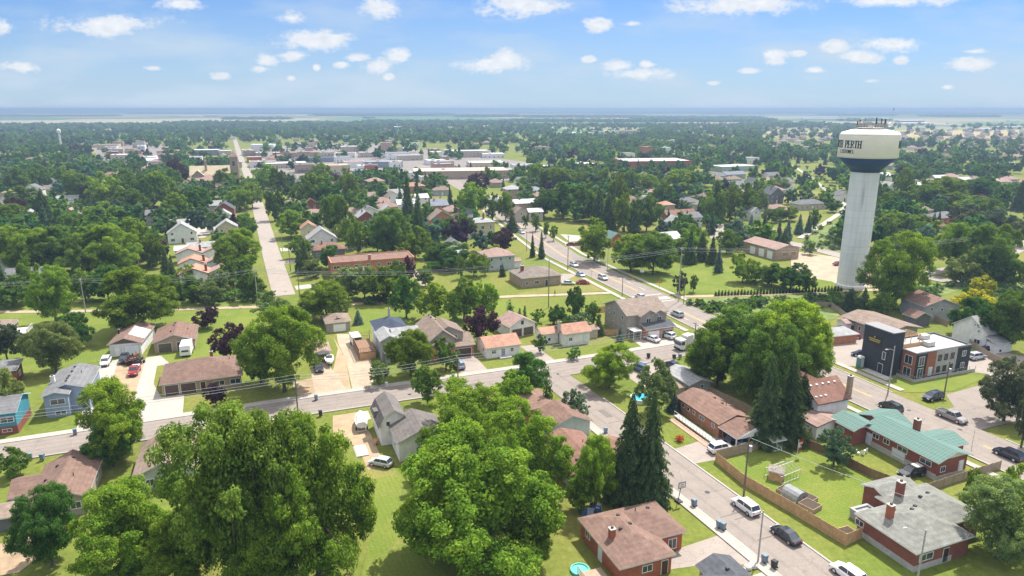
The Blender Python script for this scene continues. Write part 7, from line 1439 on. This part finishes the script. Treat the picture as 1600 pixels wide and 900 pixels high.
# ------------------------------------------------------------------ town centre blocks: cx, base y, width px, height, depth, wall, roof
TOWN = """160 234 44 7 22 c t|125 240 34 6 20 e l|190 240 36 6 18 t p|268 226 20 9 14 w l|262 244 30 7 16 e p|320 243 40 7 18 u w|334 256 34 4 14 r l|303 254 24 6 14 w l|352 243 18 6 14 e w|240 252 20 6 14 e l
410 236 34 9 18 w w|398 254 22 6 16 r l|418 262 26 6 16 e l|398 262 14 6 16 w p|470 246 62 6 22 t p|492 254 58 5 20 u d|448 263 62 5 20 e w|540 247 30 6 16 w p|548 238 28 8 16 e w|545 219 17 8 14 w l|604 238 17 13 14 p p|580 246 34 6 18 e l
618 247 42 6 18 w u|642 251 40 6 18 e l|600 262 58 6 18 u l|528 272 38 8 18 e c|562 284 22 9 14 g u|580 272 20 8 14 r g|555 262 30 6 16 w p|500 268 40 5 16 w l|722 280 150 7 30 t c|738 246 60 8 20 e w|705 243 18 7 14 w l|772 247 34 5 16 w w|762 262 56 5 24 c w|790 276 30 6 18 c l
684 258 30 5 16 w w|820 268 34 6 18 w l|862 270 30 6 16 e w|918 264 32 5 18 c w|1030 268 106 10 34 r w|1014 246 14 13 12 o o|1042 246 12 12 10 w w|1072 252 20 8 14 w l|985 250 16 8 12 w p|850 240 22 9 12 e t|905 213 50 8 30 w w|955 210 40 8 30 w l|985 210 30 9 30 e p|1018 208 18 7 20 w p
1156 268 66 5 18 i w|1138 227 28 6 18 w w|1178 255 20 6 12 w l|1060 225 14 7 12 w l|1030 230 16 7 12 w p|440 246 26 6 14 r w|385 243 14 7 12 w l|372 262 12 6 12 e w|640 283 18 7 12 w l|668 288 18 6 12 w p|1100 240 18 7 14 e p|1240 222 26 6 14 e p|1215 236 20 6 12 w p|1262 236 26 6 12 e p"""
WALLS['u'] = wallmat((.22, .26, .33)); WN['u'] = 'blue grey'; ROOFS['c'] = roofmat((.50, .40, .30)); RN['c'] = 'sandy'; WALLS['p'] = wallmat((.42, .26, .21), 'brick'); WN['p'] = 'pink brick'
for i, row in enumerate(TOWN.replace('\n', '|').split('|')):
    a = row.split(); cx, by, wp, h, d = map(float, a[:5]); X, Y = G(cx, by); w = wp * depth(Y) / F; d = d * (1 + Y / 2500)
    r = thing('town_building', '', 'building', (X, Y, 0), R(random.Random(i).choice((18, 21, 10)) if wp < 90 else 9), None); b = block(r, -w / 2, 0, w, d, h, 'flat', WALLS[a[5]], ROOFS[a[6]], fascia=WALLS[a[5]]); foot(r, 0, d / 2, max(min(w, 45), d) * .55)
    if wp > 60: foot(r, -w * .3, d / 2, w * .25); foot(r, w * .3, d / 2, w * .25)
    autowin(b, 'f', i, max(1, int(h / 3.4)), .15, 1.4, 1.4, 4.5 if w < 60 else 9)
    if i % 3 == 0: obj('roof_unit', MB().box(-w * .2, d * .4, h, -w * .2 + 3, d * .4 + 3, h + 1.6), M_OFFW, r)
    r['_look'] = '%s flat roofed %s block' % ('low' if h < 6 else 'tall' if h > 9 else 'two storey', WN[a[5]])
rq = random.Random(55)
for i in range(64):
    px_, py_ = (rq.uniform(392, 700), rq.uniform(222, 284)) if i < 46 else (rq.uniform(150, 262), rq.uniform(224, 256)); X, Y = G(px_, py_); w, d, h = rq.uniform(9, 20), rq.uniform(12, 22), rq.uniform(5, 9)
    if any(math.hypot(X - fx, Y - fy) < fr + w * .6 for fx, fy, fr in FOOT) or any(abs(q[0] - X) < 14 and abs(q[1] - Y) < 14 for q in D_W): continue
    wc, rc_ = rq.choice('wetpwcb'), rq.choice('lwgtpw'); r = thing('town_building', '', 'building', (X, Y, 0), R(21)); b = block(r, -w / 2, 0, w, d, h, 'flat', WALLS[wc], ROOFS[rc_], fascia=WALLS[wc]); foot(r, 0, d / 2, max(w, d) * .55); autowin(b, 'f', i, max(1, int(h / 3.2)), .1, 1.3, 1.5, 3.4)
    obj('roof_unit', MB().box(-w * .3, d * .3, h, -w * .3 + 2.2, d * .3 + 2, h + 1.3), M_STEEL, r); obj('awning', MB().box(-w * .42, -1.2, 2.7, w * .42, 0, 3.0), plain(*rq.choice((('aw_red', (.35, .05, .04)), ('aw_green', (.05, .16, .09)), ('aw_blue', (.05, .09, .22)), ('aw_tan', (.4, .33, .22))))), r)
    r['_look'] = 'small flat roofed %s shop' % WN[wc]
# big pale sheds by the horizon
for i, (cx, by, wp, h, c) in enumerate(((1290,187.5,70,8,'w'),(1375,187.5,36,8,'w'),(1432,196,46,8,'w'),(1468,197.5,34,7,'w'),(1494,198,24,7,'w'),(1577,202,44,8,'w'),(1585,191,16,8,'w'),(1425,191,40,7,'u'),(1178,184.5,24,8,'w'),(925,180,10,12,'w'),(905,179.5,14,8,'w'),(296,183,34,8,'w'),(330,182,18,10,'c'),(415,185,14,8,'w'),(470,183,16,9,'w'),(486,182,12,8,'c'),(622,203,13,9,'w'),(430,193,16,8,'w'),(700,203,12,8,'w'),(1028,185,10,8,'w'),(760,201,14,8,'w'),(40,180,24,8,'w'),(820,174.5,20,9,'w'),(1540,205,20,7,'w'),(1355,203,12,7,'e'))):
    X, Y = G(cx, by); w = wp * depth(Y) / F; r = thing('warehouse', '', 'warehouse', (X, Y, 0), R(3)); b = block(r, -w / 2, 0, w, 40 if w > 90 else 22, h, 'gx', WALLS[c], RWH, pitch=.1, ov=.3); FOOT.append((X, Y, w * .5)); r['_look'] = 'long pale metal shed'
# small houses showing between the far trees
rr = random.Random(77); cnt = 0
protos = []
def simple_house(i, wl, rf, rt_):
    r = thing('house', '', 'house', (0, 0, -50)); b = block(r, -6.5, 0, 13, 9.5, 3.8 if rt_ != 'gy' else 5.2, rt_, WALLS[wl], ROOFS[rf], pitch=.55)
    if i >= 20: autowin(b, 'flr', i, None, .2, 1.1, 1.3, 3.4)
    if i >= 20 and i % 2: chimney(b, -2, 4, roofz(b, -2, 4) + 1, .6)
    return r
spec = [('w','l','gx'),('e','t','hip'),('w','p','hip'),('c','b','gx'),('t','b','hip'),('w','g','gy'),('e','p','hip'),('g','t','hip'),('w','w','gx'),('t','p','hip')]
for i, s in enumerate(spec): protos.append([simple_house(i, *s), s, 0])
for i, s in enumerate(spec): protos.append([simple_house(20 + i, *s), s, 0])
allc = {}
for ob in COL.objects:
    if ob.parent: allc.setdefault(ob.parent.name, []).append(ob)
def place_far(px, py, s=1.0, only=None):
    global cnt
    p = rr.choice(protos[:10] if only is None else [protos[j] for j in only]); X, Y = G(px, py)
    for (fx, fy, fr) in FOOT:
        if math.hypot(X - fx, Y - fy) < fr + 6: return
    for line, hw in ROADS[:4]:
        for q in line:
            if abs(q[0] - X) < 14 and abs(q[1] - Y) < 14: return
    if p[2] == 0: o = p[0]
    else:
        o = p[0].copy(); COL.objects.link(o)
        for ch in allc[p[0].name]: c = ch.copy(); COL.objects.link(c); c.parent = o
    p[2] += 1; o.location = (X, Y, 0); o.rotation_euler = (0, 0, R(rr.choice((21, 21, 111, -69, 15)))); o.scale = (s, s, s); FOOT.append((X, Y, 8 * s)); wl, rf, rt_ = p[1]; cnt += 1
    o['_look'] = ('far ' if py < 240 else 'small ') + '%s house with %s roof' % (WN[wl], RN[rf])
# positions first: the dense estate at the right, then houses among the trees; the largest in view become things
spots = []
NB = tuple(range(10, 20))
for n_, a_, b_, c_, d_ in ((60, -20, 460, 246, 345), (40, 430, 800, 286, 350), (44, 820, 1240, 272, 345), (44, 1380, 1620, 246, 345)):
    for i in range(n_): spots.append((rr.uniform(a_, b_), rr.uniform(c_, d_), NB))
for j in range(16):
    py = 203 + j * 2.35 + j * j * .02; n = 9 if py < 225 else 7
    for i in range(n):
        px = 1405 + (i + rr.uniform(.2, .8)) * 210 / n
        if rr.random() < (.92 if py < 222 else .45): spots.append((px, py, (1, 2, 4, 6, 7, 9, 9, 1)))
for i in range(46): spots.append((rr.uniform(1190, 1305), rr.uniform(199, 236), (1, 2, 6, 9, 0)))
for i in range(60): spots.append((rr.uniform(-20, 1200), rr.uniform(196, 232), None))
spots.sort(key=lambda q: -q[1])
NH = 296 - sum(1 for o in COL.objects if o.parent is None and o.get('category') == 'house' and o.location.z > -40)
rest = []
for (px, py, only) in spots:
    if cnt < NH: place_far(px, py, 1.0, only)
    else:
        X, Y = G(px, py)
        if not any(math.hypot(X - fx, Y - fy) < fr + 6 for fx, fy, fr in FOOT): rest.append((X, Y)); FOOT.append((X, Y, 8))
mb = MB()
for (X, Y) in rest:
    a = R(rr.choice((21, 111, 15))); ca, sa = math.cos(a), math.sin(a); mi = rr.randrange(3)
    def q_(x, y, z): return (X + x * ca - y * sa, Y + x * sa + y * ca, z)
    w, d, h, t = rr.uniform(5.5, 7.5), rr.uniform(4.2, 5.5), rr.uniform(3.2, 5), rr.uniform(2, 3.4); r_ = w if rr.random() < .6 else w - 4
    mb.add([q_(-w,-d,0), q_(w,-d,0), q_(w,d,0), q_(-w,d,0), q_(-w,-d,h), q_(w,-d,h), q_(w,d,h), q_(-w,d,h)], [(0,1,5,4),(1,2,6,5),(2,3,7,6),(3,0,4,7)], mi)
    w += .5; d += .5; mb.add([q_(-w,-d,h), q_(w,-d,h), q_(w,d,h), q_(-w,d,h), q_(-r_,0,h+t), q_(r_,0,h+t)], [(0,1,5,4),(2,3,4,5),(1,2,5),(3,0,4)], 3 + mi)
if rest:
    o = obj('distant_houses', mb, [SW, SBEI, BRT, RTAN, RBR, RGR]); o['kind'] = 'stuff'; o['label'] = 'far estate of small brown roofed houses fading into haze'; o['category'] = 'houses'
for p in protos:
    if p[2] == 0:
        for ch in allc[p[0].name]: bpy.data.objects.remove(ch)
        bpy.data.objects.remove(p[0])
# far white water tower and radio mast
X, Y = G(97, 238); r = thing('water_tower', 'thin white far off water tower at the upper left', 'water tower', (X, Y, 0)); obj('shaft', MB().lathe([(1.6,0),(1.3,4),(1.3,26)], n=16), M_WHITE, r); obj('tank', MB().lathe([(1.3,26),(2.6,27.5),(2.6,31),(.1,33)], n=20), M_WHITE, r)
X, Y = G(1393, 196); r = thing('radio_mast', 'thin radio mast standing on the horizon above the tank', 'mast', (X, Y, 0)); mb = MB(); hh = min(64.5, hgt(Y, 166))
for a in (0, 2.1, 4.2): mb.cyl((1.5*math.cos(a), 1.5*math.sin(a), 0), (.5*math.cos(a), .5*math.sin(a), hh), .25, .2, n=5)
obj('lattice', mb, M_STEEL, r); obj('antenna', MB().box(-2.2, -1, hh - 9, 2.2, 1, hh - 3), M_DARK, r)
# ------------------------------------------------------------------ scattered trees beyond the hand-placed ones
def blocked(X, Y, pad=2.0):
    for (fx, fy, fr) in FOOT:
        if abs(X - fx) < fr + pad and abs(Y - fy) < fr + pad and math.hypot(X - fx, Y - fy) < fr + pad: return True
    for line, hw in ROADS + [(F3_W, -3)]:
        for q in line:
            if abs(q[0] - X) < hw + 9 and abs(q[1] - Y) < hw + 9: return True
    return False
OPEN = [  # picture-space windows onto open ground: x0,y0,x1,y1 at the tree's foot
 (940,408,1320,470),(1190,296,1320,385),(800,350,1010,470),(1236,258,1300,330),(640,180,800,188.5),(-200,176,560,192),(560,182,800,188),(1190,181,1330,186),(1400,186,1610,201),
 (150,222,260,262),(290,225,400,262),(380,222,560,285),(560,225,830,282),(1105,262,1200,300),(870,200,1005,213),(1190,200,1300,234),(1120,350,1320,380)]
for (fx, fy, fr) in list(FOOT):
    if fy > 260 and random.Random(int(fx * 3)).random() < .75: FOOT.append((fx - fx / fy * 8, fy - 8, min(fr, 12) * .8))
def density(px, py):
    for (a, b, c, d) in OPEN:
        if a <= px <= c and b <= py <= d: return .10
    if 1390 < px < 1620 and 198 < py < 226: return .06
    if 1390 < px < 1620 and 226 <= py < 244: return .28
    return .32 if (px > 1370 and 236 < py < 345) else (.48 if py < 340 else .8)
cand = []; rs = random.Random(99); Yc = 245.0
hx = [(t.location.x, t.location.y) for t in TREES]
grid = {}
for (x, y) in hx: grid.setdefault((int(x // 10), int(y // 10)), []).append((x, y))
def near(x, y, dd):
    gx, gy = int(x // 10), int(y // 10)
    for i in (-1, 0, 1):
        for j in (-1, 0, 1):
            for (a, b) in grid.get((gx + i, gy + j), ()):
                if math.hypot(a - x, b - y) < dd: return True
    return False
while Yc < 2600:
    st = 10.5 if Yc < 700 else (11.5 if Yc < 1300 else 15)
    half = Yc * .95 + 80; x = -half
    while x < half:
        X = x + rs.uniform(-4, 4); Y = Yc + rs.uniform(-4, 4); px, py = PX(X, Y); x += st
        if px < -320 or px > 1920: continue
        if rs.random() > density(px, py) * (1 if Y < 700 else .8) * (1 if math.sin(X * .021 + 1.7 * math.sin(Y * .013)) * math.sin(Y * .017 + X * .006) < .45 or Y < 600 else .25): continue
        if near(X, Y, 8.0) or (Y < 1500 and blocked(X, Y)): continue
        grid.setdefault((int(X // 10), int(Y // 10)), []).append((X, Y)); cand.append((X, Y))
    Yc += st
cand.sort(key=lambda q: q[1])
NIND = 300 - len(TREES) - 4
kinds = 'mmxxxxdddgsspkxdmxxdgwxd'
far = []; nind = 0
for _ in range(70):
    Y = rs.uniform(70, 245); sg_ = rs.choice((-1, 1)); X = sg_ * (Y * .80 + 26 + rs.uniform(0, 60))
    if not blocked(X, Y, 4): far.append((X, Y, rs.uniform(8, 14), rs.uniform(7, 13), rs.choice('mxxdm')))
for i, (X, Y) in enumerate(cand):
    k = rs.choice(kinds); hh = rs.uniform(8.0, 15.0) * (1.12 if k == 's' else 1); ww = hh * (rs.uniform(.85, 1.2) if k != 's' else .42)
    inside = -40 < PX(X, Y)[0] < 1640
    if nind < NIND and inside: tree_at(X, Y, hh, ww, k); nind += 1
    else: far.append((X, Y, hh, ww, k))
# everything farther off reads as one mass
rg = np.random.default_rng(7)
def lowcrown(seed, n, leaf, con=False):
    if con: p, no, s = spruce_pts(seed, n, leaf)
    else: p, no, s, _ = decid_pts(seed, n, 9, leaf, (.14, .22), z0=.06, ns=3)
    return quads_mesh('', p, no, s, .7, None, seed=seed)
def mass(name, items, nleaf, leaf, label):
    L5 = [lowcrown(i, nleaf, leaf) for i in range(4)]; LC = lowcrown(9, nleaf, leaf * 1.1, True); VV = []; TT = []
    for (X, Y, hh, ww, k) in items:
        V = LC if k in 's' else L5[int(rg.integers(4))]; a = rg.uniform(0, 6.28); ca, sa = math.cos(a), math.sin(a)
        P = V.copy(); x = P[..., 0] * ca - P[..., 1] * sa; y = P[..., 0] * sa + P[..., 1] * ca
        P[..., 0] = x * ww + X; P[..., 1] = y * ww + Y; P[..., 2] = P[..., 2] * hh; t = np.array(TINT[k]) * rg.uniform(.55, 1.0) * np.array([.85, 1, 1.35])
        VV.append(P); TT.append(np.tile(np.array([*t, 1.0]), (len(P), 1)))
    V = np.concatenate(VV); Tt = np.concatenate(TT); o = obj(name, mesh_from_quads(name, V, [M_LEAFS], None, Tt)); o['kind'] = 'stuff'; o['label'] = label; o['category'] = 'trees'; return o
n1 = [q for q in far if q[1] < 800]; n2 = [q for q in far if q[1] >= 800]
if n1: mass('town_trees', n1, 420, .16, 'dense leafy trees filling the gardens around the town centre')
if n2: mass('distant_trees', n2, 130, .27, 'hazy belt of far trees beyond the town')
# woodlots and hedgerows out in the farmland: (centre px, py, half width px, depth m, height)
wood = []
for (x0, x1, py, dd, hh) in ((490,700,181.5,700,19),(712,810,183,500,17),(820,1010,184,500,16),(1000,1200,186.5,500,16),(1200,1300,199,260,18),(1160,1215,190,300,16),(1312,1400,181,500,16),(1395,1620,178.5,900,18),(1480,1560,183,350,18),(1100,1320,178,700,16),(800,1100,177.5,900,15),(-100,160,182,300,12),(570,585,185.5,60,14),(345,440,187,250,14),(440,560,195,160,14),(-100,250,199,160,14),(250,420,196,150,16),(560,800,193,200,15),(800,1190,191,220,15),(0,300,176,700,12),(350,640,175,500,16),(200,700,178,500,16),(900,1500,176,800,20),(1080,1300,175,500,16),(1420,1600,174.6,500,16),(1320,1390,189.5,120,14)):
    X0, Y0 = G(x0, py); X1, _ = G(x1, py); n = int(min(520, (X1 - X0) * dd / 700)); sz = 1.0 + Y0 / 2600
    for _ in range(n):
        X = rs.uniform(X0, X1); Y = Y0 + rs.random() ** 1.5 * dd; wood.append((X, Y, hh * rs.uniform(.8, 1.15), hh * sz * rs.uniform(.8, 1.4), rs.choice('mxxdd')))
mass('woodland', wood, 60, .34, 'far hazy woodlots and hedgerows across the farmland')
# scrubby ground cover beside the trail and the path
sc = []
for poly, n in ((((1236,258),(1262,262),(1345,322),(1322,330)), 60), (((1075,476),(1330,460),(1345,478),(1120,492)), 150), (((1415,450),(1500,446),(1450,470),(1415,475)), 50), (((1255,372),(1318,338),(1320,398),(1260,384)), 40), (((255,455),(420,462),(420,474),(255,470)), 120), (((570,470),(660,462),(660,472),(570,476)), 60), (((1500,440),(1600,440),(1600,470),(1510,470)), 90)):
    a, b, c, d = [Vector(G(*q)) for q in poly]
    for _ in range(n):
        u, v = rs.random(), rs.random(); p = (a * (1 - u) + b * u) * (1 - v) + (d * (1 - u) + c * u) * v; hh = rs.uniform(.8, 2.6); sc.append((p.x, p.y, hh, hh * rs.uniform(1.1, 1.8), rs.choice('mglxg')))
mass('undergrowth', sc, 260, .16, 'tangled green scrub beside the footpath')
# ------------------------------------------------------------------ air
HZ = 0.00026
def haze():
    mb = MB(); mb.box(-32000, -3000, -3.0, 32000, 32000, 66.0); m = bpy.data.materials.new('haze'); m.use_nodes = True; t = m.node_tree; t.nodes.clear()
    o = t.nodes.new('ShaderNodeOutputMaterial'); v = t.nodes.new('ShaderNodeVolumePrincipled'); v.inputs['Color'].default_value = (.33, .455, .62, 1); v.inputs['Density'].default_value = HZ
    v.inputs['Density Attribute'].default_value = ''; v.inputs['Anisotropy'].default_value = 0.2; t.links.new(v.outputs[0], o.inputs['Volume'])
    h = obj('haze', mb, m); h['kind'] = 'stuff'; h['label'] = 'pale blue summer haze over the whole town'; h['category'] = 'haze'
haze()
# ------------------------------------------------------------------ labels for everything described only by its look
LAND = [('the big central left tree', 445, 610), ('the long brown ranch house', 310, 610), ('the blue grey split level house', 105, 635), ('the long white garage', 195, 560), ('the barn roofed house', 630, 700), ('the pinkish double garage', 270, 550),
 ('the white boat', 514, 565), ('the blue roofed house with deck', 610, 560), ('the steep gabled tan house', 700, 550), ('the white cottage', 790, 560), ('the orange roofed cottage', 890, 545), ('the taupe duplex', 1005, 520), ('the crossing', 1015, 465),
 ('the modern office', 1430, 590), ('the green roofed house', 1420, 730), ('the fenced yard lawn', 1290, 750), ('the carport bungalow', 1130, 670), ('the tall spruce pair', 1000, 785), ('the chimneyed brick bungalow', 985, 880), ('the grey roofed bungalow', 1435, 870),
 ('the water tower foot', 1330, 450), ('the pump house', 1208, 400), ('the white container', 1157, 372), ('the brick apartments', 577, 425), ('the tan brick bungalow', 832, 450), ('the arched door house', 780, 420), ('the yellow mansion', 750, 370),
 ('the pink terraces', 320, 430), ('the church', 330, 290), ('the closed street end', 442, 460), ('the far white tower', 97, 235), ('the long tan block', 720, 275), ('the dark pink factory', 1030, 262), ('the far street end', 378, 240), ('the right hand estate', 1500, 225),
 ('the curved fence house', 1485, 475), ('the far cul de sac', 1590, 380), ('the white gabled house at right', 1548, 545), ('the teal house', 10, 665), ('the biggest tree', 345, 900), ('the park lawn', 1130, 430), ('the main road far bend', 800, 345), ('the trail top', 1240, 260), ('the horizon sheds', 1430, 195)]
ORD = ['nearest', 'second nearest', 'third nearest', 'fourth nearest', 'fifth nearest', 'sixth nearest', 'seventh nearest', 'eighth nearest', 'ninth nearest', 'tenth nearest', 'eleventh nearest', 'twelfth nearest', 'thirteenth nearest', 'fourteenth nearest', 'fifteenth nearest', 'sixteenth nearest', 'seventeenth nearest', 'eighteenth nearest', 'nineteenth nearest', 'twentieth nearest'] 
ORD += ['twenty-' + o for o in ('first nearest', 'second nearest', 'third nearest', 'fourth nearest', 'fifth nearest', 'sixth nearest', 'seventh nearest', 'eighth nearest', 'ninth nearest')]
ORD += ['%sth nearest' % i for i in range(30, 90)]
GRP = {}
for o in list(COL.objects):
    if o.parent is None and '_look' in o.keys():
        look = o['_look']
        if not o['label']:
            px, py = PX(o.location.x, o.location.y)
            best = min(LAND, key=lambda q: math.hypot((q[1] - px), (q[2] - py) * 1.6)); dx, dy = px - best[1], py - best[2]
            rel = ('right of' if dx > 0 else 'left of') if abs(dx) > abs(dy) * 1.2 else ('in front of' if dy > 0 else 'behind')
            GRP.setdefault((look, rel, best[0]), []).append((math.hypot(dx, dy), o))
        del o['_look']
for (look, rel, nm), L_ in GRP.items():
    L_.sort(key=lambda q: q[0])
    for i, (_, o) in enumerate(L_): o['label'] = '%s %s %s%s' % (look, rel, nm, '' if len(L_) == 1 else ', ' + ORD[i])
cat_g = {'tree': 'trees standing in the town', 'house': 'houses of the town', 'building': 'flat roofed town centre buildings', 'warehouse': 'pale sheds near the horizon', 'bin': 'bins on the walks', 'car': 'cars about the town', 'utility pole': 'utility poles', 'fence': 'garden fences', 'garage': 'garages', 'shed': 'garden sheds'}
for o in COL.objects:
    if o.parent is None and 'category' in o.keys() and 'group' not in o.keys() and o['category'] in cat_g and 'kind' not in o.keys(): o['group'] = cat_g[o['category']]
